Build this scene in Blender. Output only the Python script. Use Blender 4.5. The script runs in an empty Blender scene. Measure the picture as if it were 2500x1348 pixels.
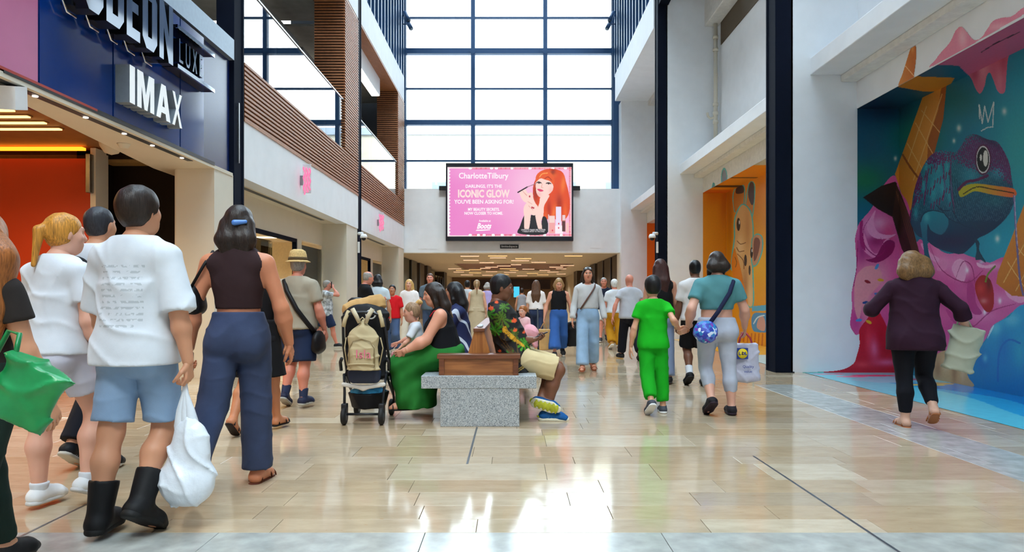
import bpy, bmesh, math, random
import numpy as np
from mathutils import Vector, Matrix

SC = bpy.context.scene
COL = SC.collection
R_ = math.radians
random.seed(7)
RNG = np.random.default_rng(7)

# ---------------------------------------------------------------- camera, sky, light, exposure
FPX, CAMZ, HX, HY = 1750.0, 1.2, 1250.0, 725.0     # focal length in pixels, eye height, vanishing point
cd = bpy.data.cameras.new('camera')
cd.sensor_width = 36.0
cd.lens = FPX / 2500 * 36.0
cd.shift_y = (HY - 674.0) / 2500.0
cd.clip_end = 400
cam = bpy.data.objects.new('camera', cd)
cam.location = (0, 0, CAMZ)
cam.rotation_euler = (R_(90), 0, 0)
COL.objects.link(cam)
SC.camera = cam

SC.view_settings.view_transform = 'Standard'
SC.view_settings.look = 'None'
SC.view_settings.gamma = 1.0
SC.view_settings.use_curve_mapping = False
SC.view_settings.exposure = 0.95
SC.cycles.use_denoising = True
SC.cycles.max_bounces = 8
SC.cycles.diffuse_bounces = 4
SC.cycles.glossy_bounces = 4
SC.cycles.transparent_max_bounces = 12
SC.cycles.sample_clamp_indirect = 8.0
SC.cycles.caustics_reflective = False
SC.cycles.caustics_refractive = False

world = bpy.data.worlds.new('overcast_sky')
SC.world = world
world.use_nodes = True
wn = world.node_tree.nodes; wl = world.node_tree.links
wn.clear()
w_out = wn.new('ShaderNodeOutputWorld'); w_bg = wn.new('ShaderNodeBackground')
w_tc = wn.new('ShaderNodeTexCoord'); w_sep = wn.new('ShaderNodeSeparateXYZ')
w_ramp = wn.new('ShaderNodeValToRGB'); w_noise = wn.new('ShaderNodeTexNoise')
w_mix = wn.new('ShaderNodeMixRGB')
wl.new(w_tc.outputs['Generated'], w_sep.inputs[0])
wl.new(w_sep.outputs['Z'], w_ramp.inputs[0])
w_ramp.color_ramp.elements[0].position = 0.0; w_ramp.color_ramp.elements[0].color = (0.88, 0.95, 1.0, 1)
w_ramp.color_ramp.elements[1].position = 1.0; w_ramp.color_ramp.elements[1].color = (0.72, 0.86, 1.0, 1)
w_noise.inputs['Scale'].default_value = 2.2; w_noise.inputs['Detail'].default_value = 4
wl.new(w_tc.outputs['Generated'], w_noise.inputs['Vector'])
w_mix.blend_type = 'SOFT_LIGHT'; w_mix.inputs[0].default_value = 0.25
wl.new(w_ramp.outputs[0], w_mix.inputs[1]); wl.new(w_noise.outputs[0], w_mix.inputs[2])
wl.new(w_mix.outputs[0], w_bg.inputs['Color'])
w_bg.inputs['Strength'].default_value = 4.6
wl.new(w_bg.outputs[0], w_out.inputs['Surface'])

sun_d = bpy.data.lights.new('sun', 'SUN'); sun_d.energy = 5.0; sun_d.angle = R_(26); sun_d.color = (1.0, 0.96, 0.9)
sun = bpy.data.objects.new('sun', sun_d); sun.rotation_euler = (R_(46), 0, R_(4)); COL.objects.link(sun)

# ---------------------------------------------------------------- small helpers
def PX(px, d): return (px - HX) * d / FPX
def PZ(py, d): return CAMZ - (py - HY) * d / FPX
def lin(c):
    c = c / 255.0
    return c / 12.92 if c <= 0.04045 else ((c + 0.055) / 1.055) ** 2.4
def rgb(r, g=None, b=None):
    if isinstance(r, (tuple, list)): r, g, b = r[:3]
    return (lin(r), lin(g), lin(b))

_mats = {}
def mat(name, col=(128, 128, 128), rough=0.6, metal=0.0, var=0.06, scale=18.0, bump=0.0, bscale=120.0, spec=0.5,
        emit=0.0, coat=0.0, attr=None, trans=0.0, subsurf=0.0, sheen=0.0):
    """procedural principled material; col in sRGB 0..255"""
    if name in _mats: return _mats[name]
    m = bpy.data.materials.new(name); m.use_nodes = True
    n, l = m.node_tree.nodes, m.node_tree.links
    p = n['Principled BSDF']
    c = rgb(col)
    p.inputs['Roughness'].default_value = rough
    p.inputs['Metallic'].default_value = metal
    p.inputs['Specular IOR Level'].default_value = spec
    p.inputs['Coat Weight'].default_value = coat
    p.inputs['Coat Roughness'].default_value = 0.08
    p.inputs['Sheen Weight'].default_value = sheen
    tc = n.new('ShaderNodeTexCoord')
    nz = n.new('ShaderNodeTexNoise'); nz.inputs['Scale'].default_value = scale; nz.inputs['Detail'].default_value = 5
    l.new(tc.outputs['Object'], nz.inputs['Vector'])
    hsv = n.new('ShaderNodeHueSaturation')
    mr = n.new('ShaderNodeMapRange')
    mr.inputs['From Min'].default_value = 0.3; mr.inputs['From Max'].default_value = 0.7
    mr.inputs['To Min'].default_value = 1 - var; mr.inputs['To Max'].default_value = 1 + var
    l.new(nz.outputs[0], mr.inputs['Value']); l.new(mr.outputs[0], hsv.inputs['Value'])
    if attr:
        at = n.new('ShaderNodeAttribute'); at.attribute_name = attr
        l.new(at.outputs['Color'], hsv.inputs['Color'])
    else:
        hsv.inputs['Color'].default_value = (*c, 1)
    l.new(hsv.outputs[0], p.inputs['Base Color'])
    if bump > 0:
        nb = n.new('ShaderNodeTexNoise'); nb.inputs['Scale'].default_value = bscale; nb.inputs['Detail'].default_value = 3
        l.new(tc.outputs['Object'], nb.inputs['Vector'])
        bp = n.new('ShaderNodeBump'); bp.inputs['Strength'].default_value = bump; bp.inputs['Distance'].default_value = 0.01
        l.new(nb.outputs[0], bp.inputs['Height']); l.new(bp.outputs[0], p.inputs['Normal'])
    if emit > 0:
        l.new(hsv.outputs[0], p.inputs['Emission Color'])
        p.inputs['Emission Strength'].default_value = emit
    if subsurf > 0:
        p.inputs['Subsurface Weight'].default_value = subsurf
        p.inputs['Subsurface Radius'].default_value = (0.02, 0.008, 0.004)
        p.inputs['Subsurface Scale'].default_value = 0.3
    _mats[name] = m
    return m

def glass_mat(name, tint=(1, 1, 1), rough=0.0, ior=1.5, boost=1.0):
    if name in _mats: return _mats[name]
    m = bpy.data.materials.new(name); m.use_nodes = True
    n, l = m.node_tree.nodes, m.node_tree.links
    n.clear()
    o = n.new('ShaderNodeOutputMaterial'); t = n.new('ShaderNodeBsdfTransparent'); g = n.new('ShaderNodeBsdfGlossy')
    fr = n.new('ShaderNodeFresnel'); mx = n.new('ShaderNodeMixShader'); mu = n.new('ShaderNodeMath')
    mu.operation = 'MULTIPLY'; mu.inputs[1].default_value = boost; mu.use_clamp = True
    fr.inputs['IOR'].default_value = ior
    t.inputs[0].default_value = (*tint, 1); g.inputs['Roughness'].default_value = rough
    l.new(fr.outputs[0], mu.inputs[0]); l.new(mu.outputs[0], mx.inputs[0])
    l.new(t.outputs[0], mx.inputs[1]); l.new(g.outputs[0], mx.inputs[2]); l.new(mx.outputs[0], o.inputs['Surface'])
    _mats[name] = m
    return m

def emit_mat(name, col, strength, attr=None):
    if name in _mats: return _mats[name]
    m = bpy.data.materials.new(name); m.use_nodes = True
    n, l = m.node_tree.nodes, m.node_tree.links
    p = n['Principled BSDF']
    p.inputs['Base Color'].default_value = (0.02, 0.02, 0.02, 1); p.inputs['Roughness'].default_value = 0.4
    if attr:
        at = n.new('ShaderNodeAttribute'); at.attribute_name = attr
        l.new(at.outputs['Color'], p.inputs['Emission Color'])
    else:
        p.inputs['Emission Color'].default_value = (*rgb(col), 1)
    p.inputs['Emission Strength'].default_value = strength
    _mats[name] = m
    return m

WLOC = {}
def link(o, parent=None):
    COL.objects.link(o)
    if parent is not None: o.parent = parent
    return o
def tag(o, label=None, cat=None, group=None, kind=None):
    if label: o['label'] = label
    if cat: o['category'] = cat
    if group: o['group'] = group
    if kind: o['kind'] = kind
    return o
def empty(name, loc, label=None, cat=None, group=None, kind=None, rz=0.0):
    o = bpy.data.objects.new(name, None); COL.objects.link(o)
    o.location = loc; o.rotation_euler = (0, 0, rz); o.empty_display_size = 0.1
    WLOC[o.name] = Vector(loc)
    return tag(o, label, cat, group, kind)

def np_mesh(name, V, Q, smooth=True, col=None):
    """mesh from numpy verts (n,3) and quads (m,4)"""
    me = bpy.data.meshes.new(name)
    V = np.ascontiguousarray(V, dtype=np.float32); Q = np.ascontiguousarray(Q, dtype=np.int32)
    nq, k = Q.shape
    me.vertices.add(len(V)); me.vertices.foreach_set('co', V.ravel())
    me.loops.add(nq * k); me.loops.foreach_set('vertex_index', Q.ravel())
    me.polygons.add(nq)
    me.polygons.foreach_set('loop_start', np.arange(0, nq * k, k, dtype=np.int32))
    me.polygons.foreach_set('use_smooth', np.full(nq, smooth, dtype=bool))
    me.update(calc_edges=True)
    if col is not None:
        a = me.color_attributes.new('Col', 'FLOAT_COLOR', 'POINT')
        c4 = np.ones((len(V), 4), np.float32); c4[:, :3] = col
        a.data.foreach_set('color', c4.ravel())
    return me

class MB:
    """collects solids in world coordinates; build() links them as one mesh object"""
    def __init__(s): s.v = []; s.f = []; s.sm = []
    def add(s, vs, fs, smooth=False):
        b = len(s.v); s.v += [tuple(v) for v in vs]
        for f in fs: s.f.append([b + i for i in f]); s.sm.append(smooth)
        return s
    def box(s, x0, x1, y0, y1, z0, z1, bev=0.0):
        if x0 > x1: x0, x1 = x1, x0
        if y0 > y1: y0, y1 = y1, y0
        if z0 > z1: z0, z1 = z1, z0
        if bev <= 0:
            vs = [(x, y, z) for z in (z0, z1) for y in (y0, y1) for x in (x0, x1)]
            return s.add(vs, [(0, 2, 3, 1), (4, 5, 7, 6), (0, 1, 5, 4), (2, 6, 7, 3), (0, 4, 6, 2), (1, 3, 7, 5)])
        bm = bmesh.new(); bmesh.ops.create_cube(bm, size=1)
        for v in bm.verts:
            v.co = ((x0 + x1) / 2 + v.co.x * (x1 - x0), (y0 + y1) / 2 + v.co.y * (y1 - y0), (z0 + z1) / 2 + v.co.z * (z1 - z0))
        bmesh.ops.bevel(bm, geom=list(bm.edges), offset=bev, segments=2, affect='EDGES', profile=0.5)
        return s.bm(bm)
    def bm(s, bm, smooth=False):
        bm.verts.index_update()
        s.add([v.co.copy() for v in bm.verts], [[v.index for v in f.verts] for f in bm.faces], smooth)
        bm.free(); return s
    def obox(s, c, ax, ay, az):
        """oriented box, half-axis vectors"""
        c, ax, ay, az = map(Vector, (c, ax, ay, az))
        vs = [c + ax * i + ay * j + az * k for k in (-1, 1) for j in (-1, 1) for i in (-1, 1)]
        return s.add(vs, [(0, 2, 3, 1), (4, 5, 7, 6), (0, 1, 5, 4), (2, 6, 7, 3), (0, 4, 6, 2), (1, 3, 7, 5)])
    def prism(s, poly, axis, a, b, smooth=False):
        """extrude 2-D polygon along axis ('x','y','z') from a to b"""
        def P(u, v, w):
            return (w, u, v) if axis == 'x' else (u, w, v) if axis == 'y' else (u, v, w)
        n = len(poly)
        vs = [P(u, v, a) for u, v in poly] + [P(u, v, b) for u, v in poly]
        fs = [list(range(n))[::-1], list(range(n, 2 * n))] + [(i, (i + 1) % n, n + (i + 1) % n, n + i) for i in range(n)]
        return s.add(vs, fs, smooth)
    def tube(s, pts, r, seg=8, caps=True, closed=False):
        pts = [Vector(p) for p in pts]; n = len(pts)
        rs = r if isinstance(r, (list, tuple)) else [r] * n
        up = None; base = len(s.v); vs = []
        for i, p in enumerate(pts):
            if closed: t = pts[(i + 1) % n] - pts[i - 1]
            else: t = pts[min(i + 1, n - 1)] - pts[max(i - 1, 0)]
            if t.length < 1e-9: t = Vector((0, 0, 1))
            t.normalize()
            if up is None: up = t.orthogonal().normalized()
            up = (up - t * up.dot(t)); up = up.normalized() if up.length > 1e-6 else t.orthogonal().normalized()
            sd = t.cross(up)
            for k in range(seg):
                a = 2 * math.pi * k / seg
                vs.append(p + (up * math.cos(a) + sd * math.sin(a)) * rs[i])
        fs = []
        for i in range(n if closed else n - 1):
            j = (i + 1) % n
            for k in range(seg):
                k2 = (k + 1) % seg
                fs.append((i * seg + k, i * seg + k2, j * seg + k2, j * seg + k))
        s.add(vs, fs, True)
        if caps and not closed:
            s.f.append([base + k for k in range(seg)][::-1]); s.sm.append(False)
            s.f.append([base + (n - 1) * seg + k for k in range(seg)]); s.sm.append(False)
        return s
    def cyl(s, a, b, r, seg=16, r2=None):
        return s.tube([a, b], [r, r if r2 is None else r2], seg)
    def ball(s, c, r, seg=12):
        rx = r if isinstance(r, (tuple, list)) else (r, r, r)
        bm = bmesh.new(); bmesh.ops.create_uvsphere(bm, u_segments=seg, v_segments=max(6, seg // 2 + 1), radius=1)
        for v in bm.verts: v.co = (c[0] + v.co.x * rx[0], c[1] + v.co.y * rx[1], c[2] + v.co.z * rx[2])
        return s.bm(bm, True)
    def lathe(s, prof, c, seg=20, axis='z', smooth=True):
        vs = []; n = len(prof)
        for r, h in prof:
            for k in range(seg):
                a = 2 * math.pi * k / seg; u, v = r * math.cos(a), r * math.sin(a)
                vs.append((c[0] + u, c[1] + v, c[2] + h) if axis == 'z' else (c[0] + u, c[1] + h, c[2] + v) if axis == 'y' else (c[0] + h, c[1] + u, c[2] + v))
        fs = [(i * seg + k, i * seg + (k + 1) % seg, (i + 1) * seg + (k + 1) % seg, (i + 1) * seg + k) for i in range(n - 1) for k in range(seg)]
        fs += [list(range(seg))[::-1], [(n - 1) * seg + k for k in range(seg)]]
        return s.add(vs, fs, smooth)
    def xform(s, M):
        s.v = [tuple(M @ Vector(v)) for v in s.v]; return s
    def build(s, name, m, parent=None, local=False, fix=True):
        me = bpy.data.meshes.new(name)
        off = Vector((0, 0, 0))
        if parent is not None and not local: off = WLOC.get(parent.name, off)
        me.from_pydata([(x - off.x, y - off.y, z - off.z) for x, y, z in s.v], [], s.f)
        if fix:
            bm = bmesh.new(); bm.from_mesh(me); bmesh.ops.recalc_face_normals(bm, faces=bm.faces); bm.to_mesh(me); bm.free()
        if any(s.sm): me.polygons.foreach_set('use_smooth', s.sm)
        me.materials.append(m); me.update()
        o = bpy.data.objects.new(name, me); link(o, parent)
        WLOC[o.name] = off.copy()
        return o
def box(name, m, x0, x1, y0, y1, z0, z1, parent=None, bev=0.0, local=False):
    return MB().box(x0, x1, y0, y1, z0, z1, bev).build(name, m, parent, local)
def struct(o, label=None):
    o['kind'] = 'structure'
    if label: o['label'] = label
    return o
def dup_tree(o, loc=None, parent=None):
    c = o.copy(); COL.objects.link(c); c.parent = parent
    if loc is not None: c.location = loc
    for ch in list(o.children): dup_tree(ch, None, c)
    return c
# ---------------------------------------------------------------- materials of the building
M_white = mat('white_plaster', (240, 243, 246), 0.75, var=0.025, scale=3, bump=0.05, bscale=60)
M_warm = mat('warm_white_paint', (222, 214, 196), 0.7, var=0.02, scale=3)
M_rough = mat('rough_white_concrete', (228, 226, 220), 0.85, var=0.07, scale=9, bump=0.6, bscale=25)
M_navy = mat('navy_steel_paint', (20, 26, 40), 0.7, var=0.05, scale=4, spec=0.04)
M_bluefr = mat('navy_steel_glare', (36, 74, 116), 0.42, var=0.04, scale=4)  # navy steel with the window's bloom mixed into its colour
M_wood = mat('oak_slat', (168, 112, 74), 0.5, var=0.15, scale=12)
M_dark = mat('dark_backing', (38, 26, 22), 0.8)
M_black = mat('black_plastic', (14, 14, 17), 0.45)
M_chrome = mat('chrome', (225, 232, 240), 0.06, 1.0, var=0.01)
M_steel = mat('brushed_steel', (150, 154, 158), 0.3, 1.0, var=0.05)
M_grey = mat('grey_concrete', (128, 128, 124), 0.8, var=0.1, scale=4, bump=0.2, bscale=30)
M_dgrey = mat('dark_grey_metal', (62, 66, 72), 0.5)
M_glass = glass_mat('clear_glass', (0.93, 0.97, 0.98))
M_rail = glass_mat('balustrade_glass', (0.86, 0.93, 0.96), boost=1.6)
M_shopglass = glass_mat('shop_glass', (0.9, 0.92, 0.88))
XL, XR = -4.4, 4.17                      # column lines of the two sides
BAY = [11.35, 20.5, 29.65]               # column fronts
YE = 29.3                                # face of the end wall
ROOF = 15.6

# ---------------------------------------------------------------- floor: base slab and stone tiles
def stone_mat():
    m = bpy.data.materials.new('polished_limestone'); m.use_nodes = True
    n, l = m.node_tree.nodes, m.node_tree.links; p = n['Principled BSDF']
    tc = n.new('ShaderNodeTexCoord'); oi = n.new('ShaderNodeObjectInfo'); geo = n.new('ShaderNodeNewGeometry')
    ad = n.new('ShaderNodeMath'); ad.operation = 'ADD'; fr = n.new('ShaderNodeMath'); fr.operation = 'FRACT'
    l.new(oi.outputs['Random'], ad.inputs[0]); l.new(geo.outputs['Random Per Island'], ad.inputs[1]); l.new(ad.outputs[0], fr.inputs[0])
    rp = n.new('ShaderNodeValToRGB'); cr = rp.color_ramp
    cols = [(0.0, (194, 175, 150)), (0.25, (184, 160, 130)), (0.45, (196, 178, 154)), (0.62, (178, 155, 126)), (0.78, (189, 170, 145)), (0.9, (208, 192, 168)), (1.0, (176, 157, 133))]
    while len(cr.elements) < len(cols): cr.elements.new(0.5)
    for e, (ps, c) in zip(cr.elements, cols): e.position = ps; e.color = (*rgb(c), 1)
    l.new(fr.outputs[0], rp.inputs[0])
    nz = n.new('ShaderNodeTexNoise'); nz.inputs['Scale'].default_value = 5; nz.inputs['Detail'].default_value = 8; nz.inputs['Roughness'].default_value = 0.65
    mp = n.new('ShaderNodeMapping'); mp.inputs['Scale'].default_value = (0.8, 2.2, 1)
    l.new(geo.outputs['Position'], mp.inputs[0]); l.new(mp.outputs[0], nz.inputs['Vector'])
    vr = n.new('ShaderNodeValToRGB'); vr.color_ramp.elements[0].position = 0.3; vr.color_ramp.elements[0].color = (0.72, 0.66, 0.58, 1)
    vr.color_ramp.elements[1].position = 0.62; vr.color_ramp.elements[1].color = (1.04, 1.03, 1.0, 1)
    l.new(nz.outputs[0], vr.inputs[0])
    mx = n.new('ShaderNodeMixRGB'); mx.blend_type = 'MULTIPLY'; mx.inputs[0].default_value = 0.55
    l.new(rp.outputs[0], mx.inputs[1]); l.new(vr.outputs[0], mx.inputs[2])
    # rusty fossil specks
    n2 = n.new('ShaderNodeTexNoise'); n2.inputs['Scale'].default_value = 22; n2.inputs['Detail'].default_value = 6
    l.new(mp.outputs[0], n2.inputs['Vector'])
    v2 = n.new('ShaderNodeValToRGB'); v2.color_ramp.elements[0].position = 0.66; v2.color_ramp.elements[0].color = (0, 0, 0, 1); v2.color_ramp.elements[1].position = 0.74; v2.color_ramp.elements[1].color = (1, 1, 1, 1)
    l.new(n2.outputs[0], v2.inputs[0])
    m2 = n.new('ShaderNodeMixRGB'); m2.inputs[2].default_value = (*rgb(168, 120, 70), 1)
    sc = n.new('ShaderNodeMath'); sc.operation = 'MULTIPLY'; sc.inputs[1].default_value = 0.55
    l.new(v2.outputs[0], sc.inputs[0]); l.new(sc.outputs[0], m2.inputs[0]); l.new(mx.outputs[0], m2.inputs[1])
    l.new(m2.outputs[0], p.inputs['Base Color'])
    rr = n.new('ShaderNodeMapRange'); rr.inputs['To Min'].default_value = 0.06; rr.inputs['To Max'].default_value = 0.13
    l.new(nz.outputs[0], rr.inputs['Value']); l.new(rr.outputs[0], p.inputs['Roughness'])
    p.inputs['Specular IOR Level'].default_value = 0.5
    return m
M_stone = stone_mat()
M_greystone = mat('grey_marble', (168, 168, 162), 0.16, var=0.22, scale=7, spec=0.4)
M_grout = mat('grout', (120, 108, 90), 0.6)
M_brass = mat('joint_metal', (120, 124, 130), 0.35, 0.8)

FLOOR = struct(box('floor', M_grout, -16, 16, -14, 70, -0.3, -0.012))
rows = [(2.35, 2.65), (2.65, 3.0), (3.0, 3.32), (3.32, 3.65), (3.65, 3.87), (3.87, 4.12), (4.12, 4.40), (4.40, 4.70), (4.70, 5.15), (5.15, 5.38), (5.38, 5.75), (5.75, 6.21)]
y = 6.21; rr = random.Random(3)
while y < 16.5:
    w = rr.choice([0.225, 0.3, 0.3, 0.45]); rows.append((y, y + w)); y += w
tile_cache = {}
def tile_mesh(w, h):
    k = (round(w, 3), round(h, 3))
    if k not in tile_cache:
        g = 0.0013; me = bpy.data.meshes.new('tile')
        bvl = 0.0015
        x, yv = w / 2 - g, h / 2 - g
        vs = [(-x, -yv, -.012), (x, -yv, -.012), (x, yv, -.012), (-x, yv, -.012),
              (-x, -yv, -bvl), (x, -yv, -bvl), (x, yv, -bvl), (-x, yv, -bvl),
              (-x + bvl, -yv + bvl, 0), (x - bvl, -yv + bvl, 0), (x - bvl, yv - bvl, 0), (-x + bvl, yv - bvl, 0)]
        fs = [(0, 1, 5, 4), (1, 2, 6, 5), (2, 3, 7, 6), (3, 0, 4, 7), (4, 5, 9, 8), (5, 6, 10, 9), (6, 7, 11, 10), (7, 4, 8, 11), (8, 9, 10, 11)]
        me.from_pydata(vs, [], fs); me.materials.append(M_stone); tile_cache[k] = me
    return tile_cache[k]
far = MB(); LENS = [0.6, 0.75, 0.9, 1.05, 1.2]
GREY_X = (3.32, 3.86)                    # grey marble band running along the right side
ntile = 0
for ri, (y0, y1) in enumerate(rows):
    w = y1 - y0; grey_row = (y1 <= 3.66)
    x = -9.0 - rr.random()
    while x < 9.0:
        L = rr.choice(LENS); x0, x1 = x, x + L; x = x1
        segs = [(x0, x1, grey_row)]
        if y0 > 3.6 and x1 > GREY_X[0] and x0 < GREY_X[1]:
            segs = []
            if x0 < GREY_X[0]: segs.append((x0, GREY_X[0], False))
            segs.append((max(x0, GREY_X[0]), min(x1, GREY_X[1]), True))
            if x1 > GREY_X[1]: segs.append((GREY_X[1], x1, False))
        for a, b, g in segs:
            if b - a < 0.05: continue
            yc = (y0 + y1) / 2
            vis = abs(a + b) / 2 - L / 2 < 0.74 * y1 + 0.1
            if y0 < 10.4 and vis and ntile < 298:
                o = bpy.data.objects.new('tile', tile_mesh(b - a, w))
                if g:
                    o.data = o.data.copy() if o.data.materials[0] is M_stone else o.data
                    o.data.materials[0] = M_greystone
                    tile_cache.pop((round(b - a, 3), round(w, 3)), None)
                o.location = ((a + b) / 2, yc, 0); link(o, FLOOR); ntile += 1
            else:
                e = 0.0013
                far.add([(a + e, y0 + e, 0), (b - e, y0 + e, 0), (b - e, y1 - e, 0), (a + e, y1 - e, 0),
                         (a + e, y0 + e, -.012), (b - e, y0 + e, -.012), (b - e, y1 - e, -.012), (a + e, y1 - e, -.012)],
                        [(0, 1, 2, 3), (0, 4, 5, 1), (1, 5, 6, 2), (2, 6, 7, 3), (3, 7, 4, 0)])
yy = rows[-1][1]
while yy < 68:                            # beyond: larger blocks of the same stone
    w = 0.45 if yy < 30 else 0.9
    x = -9.2 - rr.random()
    while x < 9:
        L = rr.choice(LENS) * (1.3 if yy < 30 else 2.5); e = 0.002
        far.add([(x + e, yy + e, 0), (x + L - e, yy + e, 0), (x + L - e, yy + w - e, 0), (x + e, yy + w - e, 0)], [(0, 1, 2, 3)]); x += L
    yy += w
yy = rows[0][0]
while yy > -13:
    x = -9.2 - rr.random()
    while x < 9:
        L = rr.choice(LENS) * 2; e = 0.002
        far.add([(x + e, yy - .45 + e, 0), (x + L - e, yy - .45 + e, 0), (x + L - e, yy - e, 0), (x + e, yy - e, 0)], [(0, 1, 2, 3)]); x += L
    yy -= 0.45
fo = far.build('stone_paving', M_stone, FLOOR, fix=False); fo['kind'] = 'stuff'
for nm, (x, ya, yb) in {'movement_joint': (1.82, 2.4, 5.4), 'movement_joint.001': (-2.46, 2.4, 4.45), 'movement_joint.002': (-0.322, 5.15, 6.6)}.items():
    box('movement_joint', M_brass, x - .008, x + .008, ya, yb, -.01, .0012, FLOOR)

# ---------------------------------------------------------------- roof with long skylight
MB().box(-14, -3.9, -14, 30.5, ROOF, ROOF + .4).box(3.7, 14, -14, 30.5, ROOF, ROOF + .4).build('ceiling', M_white)['kind'] = 'structure'
sk = empty('window_2', (0, 8, ROOF)); sk['kind'] = 'structure'
for k in range(15):
    yk = -13.8 + k * 3.05
    box('roof_beam', M_white, -3.9, 3.7, yk - .12, yk + .12, ROOF - .25, ROOF + .3, sk)
    if k < 14:
        for j in range(3):
            xa = -3.9 + j * 2.533
            box('pane', M_glass, xa + .03, xa + 2.5, yk + .13, yk + 2.92, ROOF + .18, ROOF + .2, sk)
box('glazing_bar', M_white, -1.41, -1.33, -13.8, 29, ROOF, ROOF + .3, sk)
box('glazing_bar', M_white, 1.12, 1.2, -13.8, 29, ROOF, ROOF + .3, sk)

# ---------------------------------------------------------------- columns
def column(side, y):
    s = -1 if side == 'left' else 1
    xi = XL if s < 0 else XR
    z0 = 5.6 if y > 25 else 0.0
    m = M_bluefr if y > 25 else M_navy
    o = empty('column', (xi, y, z0), kind='structure')
    box('steel_flange', m, xi, xi + s * .285, y, y + .07, z0, ROOF, o, bev=.008)
    box('steel_web', m, xi + s * .012, xi + s * .25, y + .07, y + .36, z0, ROOF, o)
    box('steel_flange', m, xi - s * .004, xi + s * .285, y + .36, y + .42, z0, ROOF, o, bev=.008)
    if z0 == 0: box('base_plate', m, xi - s * .0, xi + s * .3, y - .01, y + .43, 0, .015, o)
    return o
nth = {11.35: 'nearest', 20.5: 'second', 29.65: 'furthest'}
for yb in BAY:
    for sd in ('left', 'right'):
        c = column(sd, yb)
        c['label'] = {('left', 11.35): 'dark navy steel column beside the cinema sign', ('left', 20.5): 'navy steel column behind the straw hat man, with a dome camera',
                      ('left', 29.65): 'blue steel post at the window end, slatted balcony side', ('right', 11.35): 'dark navy steel column beside the chameleon mural',
                      ('right', 20.5): 'navy steel column behind the long haired woman, with a dome camera', ('right', 29.65): 'blue steel post at the window end, mural side'}[(sd, yb)]
        c['category'] = 'column'

# ---------------------------------------------------------------- end wall with passage opening
OPX0, OPX1, OPZ = PX(945, YE), PX(1519, YE), PZ(617, YE)
MB().box(-9, OPX0, YE, YE + .6, 0, 5.62).box(OPX1, 9, YE, YE + .6, 0, 5.62).box(OPX0, OPX1, YE, YE + .6, OPZ, 5.62).build('wall_back', M_white)['kind'] = 'structure'
for i, (pa, pb, ya_, yb_) in enumerate([(1021, 1068, 560, 608), (1441, 1467, 588, 606)]):
    o = box('access_panel', M_white, PX(pa, YE), PX(pb, YE), YE - .012, YE, PZ(yb_, YE), PZ(ya_, YE), bev=.003)
    tag(o, ['larger white square access hatch on end wall above the passage', 'small white access hatch on the wall, screen\'s mural side'][i], 'hatch')
MB().cyl((PX(974, YE), YE, PZ(611, YE)), (PX(974, YE), YE - .06, PZ(611, YE)), .05).build('alarm_sounder', mat('red_plastic', (150, 20, 40), .4))
tag(bpy.data.objects['alarm_sounder'], 'small round red alarm sounder above the passage opening', 'alarm')

# curtain wall (window_1)
YW = 29.9
win = empty('window_1', (0, YW, 5.62), kind='structure')
mx = [PX(p, YW) for p in (988, 1155, 1331, 1497)]
hz = [(5.62, .05), (PZ(393, YW), .035), (PZ(300, YW), .10), (PZ(217, YW), .035), (PZ(126, YW), .11), (PZ(44, YW), .035), (PZ(-48, YW), .11), (15.4, .1)]
for x in mx: box('mullion', M_bluefr, x - .085, x + .085, YW - .12, YW + .14, 5.62, ROOF, win)
for z, h in hz[1:-1]:
    for j in range(3):
        box('transom', M_bluefr, mx[j] + .085, mx[j + 1] - .085, YW - (.12 if h > .05 else .05), YW + (.14 if h > .05 else .06), z - h, z + h, win)
for a, b in zip(hz[:-1], hz[1:]):
    for j in range(3):
        box('pane', M_glass, mx[j] + .08, mx[j + 1] - .08, YW - .006, YW + .006, a[0] + a[1] * .9, b[0] - b[1] * .9, win)
for z in (PZ(126, YW), PZ(300, YW)):
    for x in mx[1:3]:
        MB().prism([(x - .16, z - .0), (x, z - .17), (x + .16, z), (x, z + .17)], 'y', YW - .13, YW - .11).build('gusset_plate', M_bluefr, win)
# side infill beyond the end columns
MB().box(-5.2, mx[0] - .085, YW - .1, YW + .2, 5.6, ROOF).build('wall_back_left', M_bluefr)['kind'] = 'structure'
MB().box(-9.2, -5.2, YW - .1, YW + .2, 4.7, ROOF).build('wall_back_upper', M_dgrey)['kind'] = 'structure'
MB().box(mx[3] + .085, 9, YW - .1, YW + .2, 5.6, ROOF).build('wall_back_right', M_bluefr)['kind'] = 'structure'

# pale building outside, seen over-bright through the window
M_cream = mat('pale_brick_outside', (168, 160, 142), .9, var=.08, scale=2)
ext = empty('office_building', (0, 62, 4.8), 'pale brick building outside beyond the tall window', 'building')
box('wall', M_cream, -26, 26, 62, 70, 4.8, 15.2, ext)
box('parapet', mat('pale_coping', (138, 148, 158), .8), -26, 26, 61.8, 62.2, 15.2, 15.8, ext)
for j in range(9):
    f = box('window', mat('pale_window_frame', (130, 138, 146), .6), -22 + j * 5, -19.4 + j * 5, 61.9, 62.05, 9.2, 11.2, ext)
    box('pane', mat('outside_pane', (96, 116, 132), .1), -21.9 + j * 5, -19.5 + j * 5, 61.86, 61.9, 9.3, 11.1, f)
box('roof_terrace', mat('terrace', (150, 160, 170), .9), -26, 26, 31, 62, 4.6, 4.8, ext)

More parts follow.
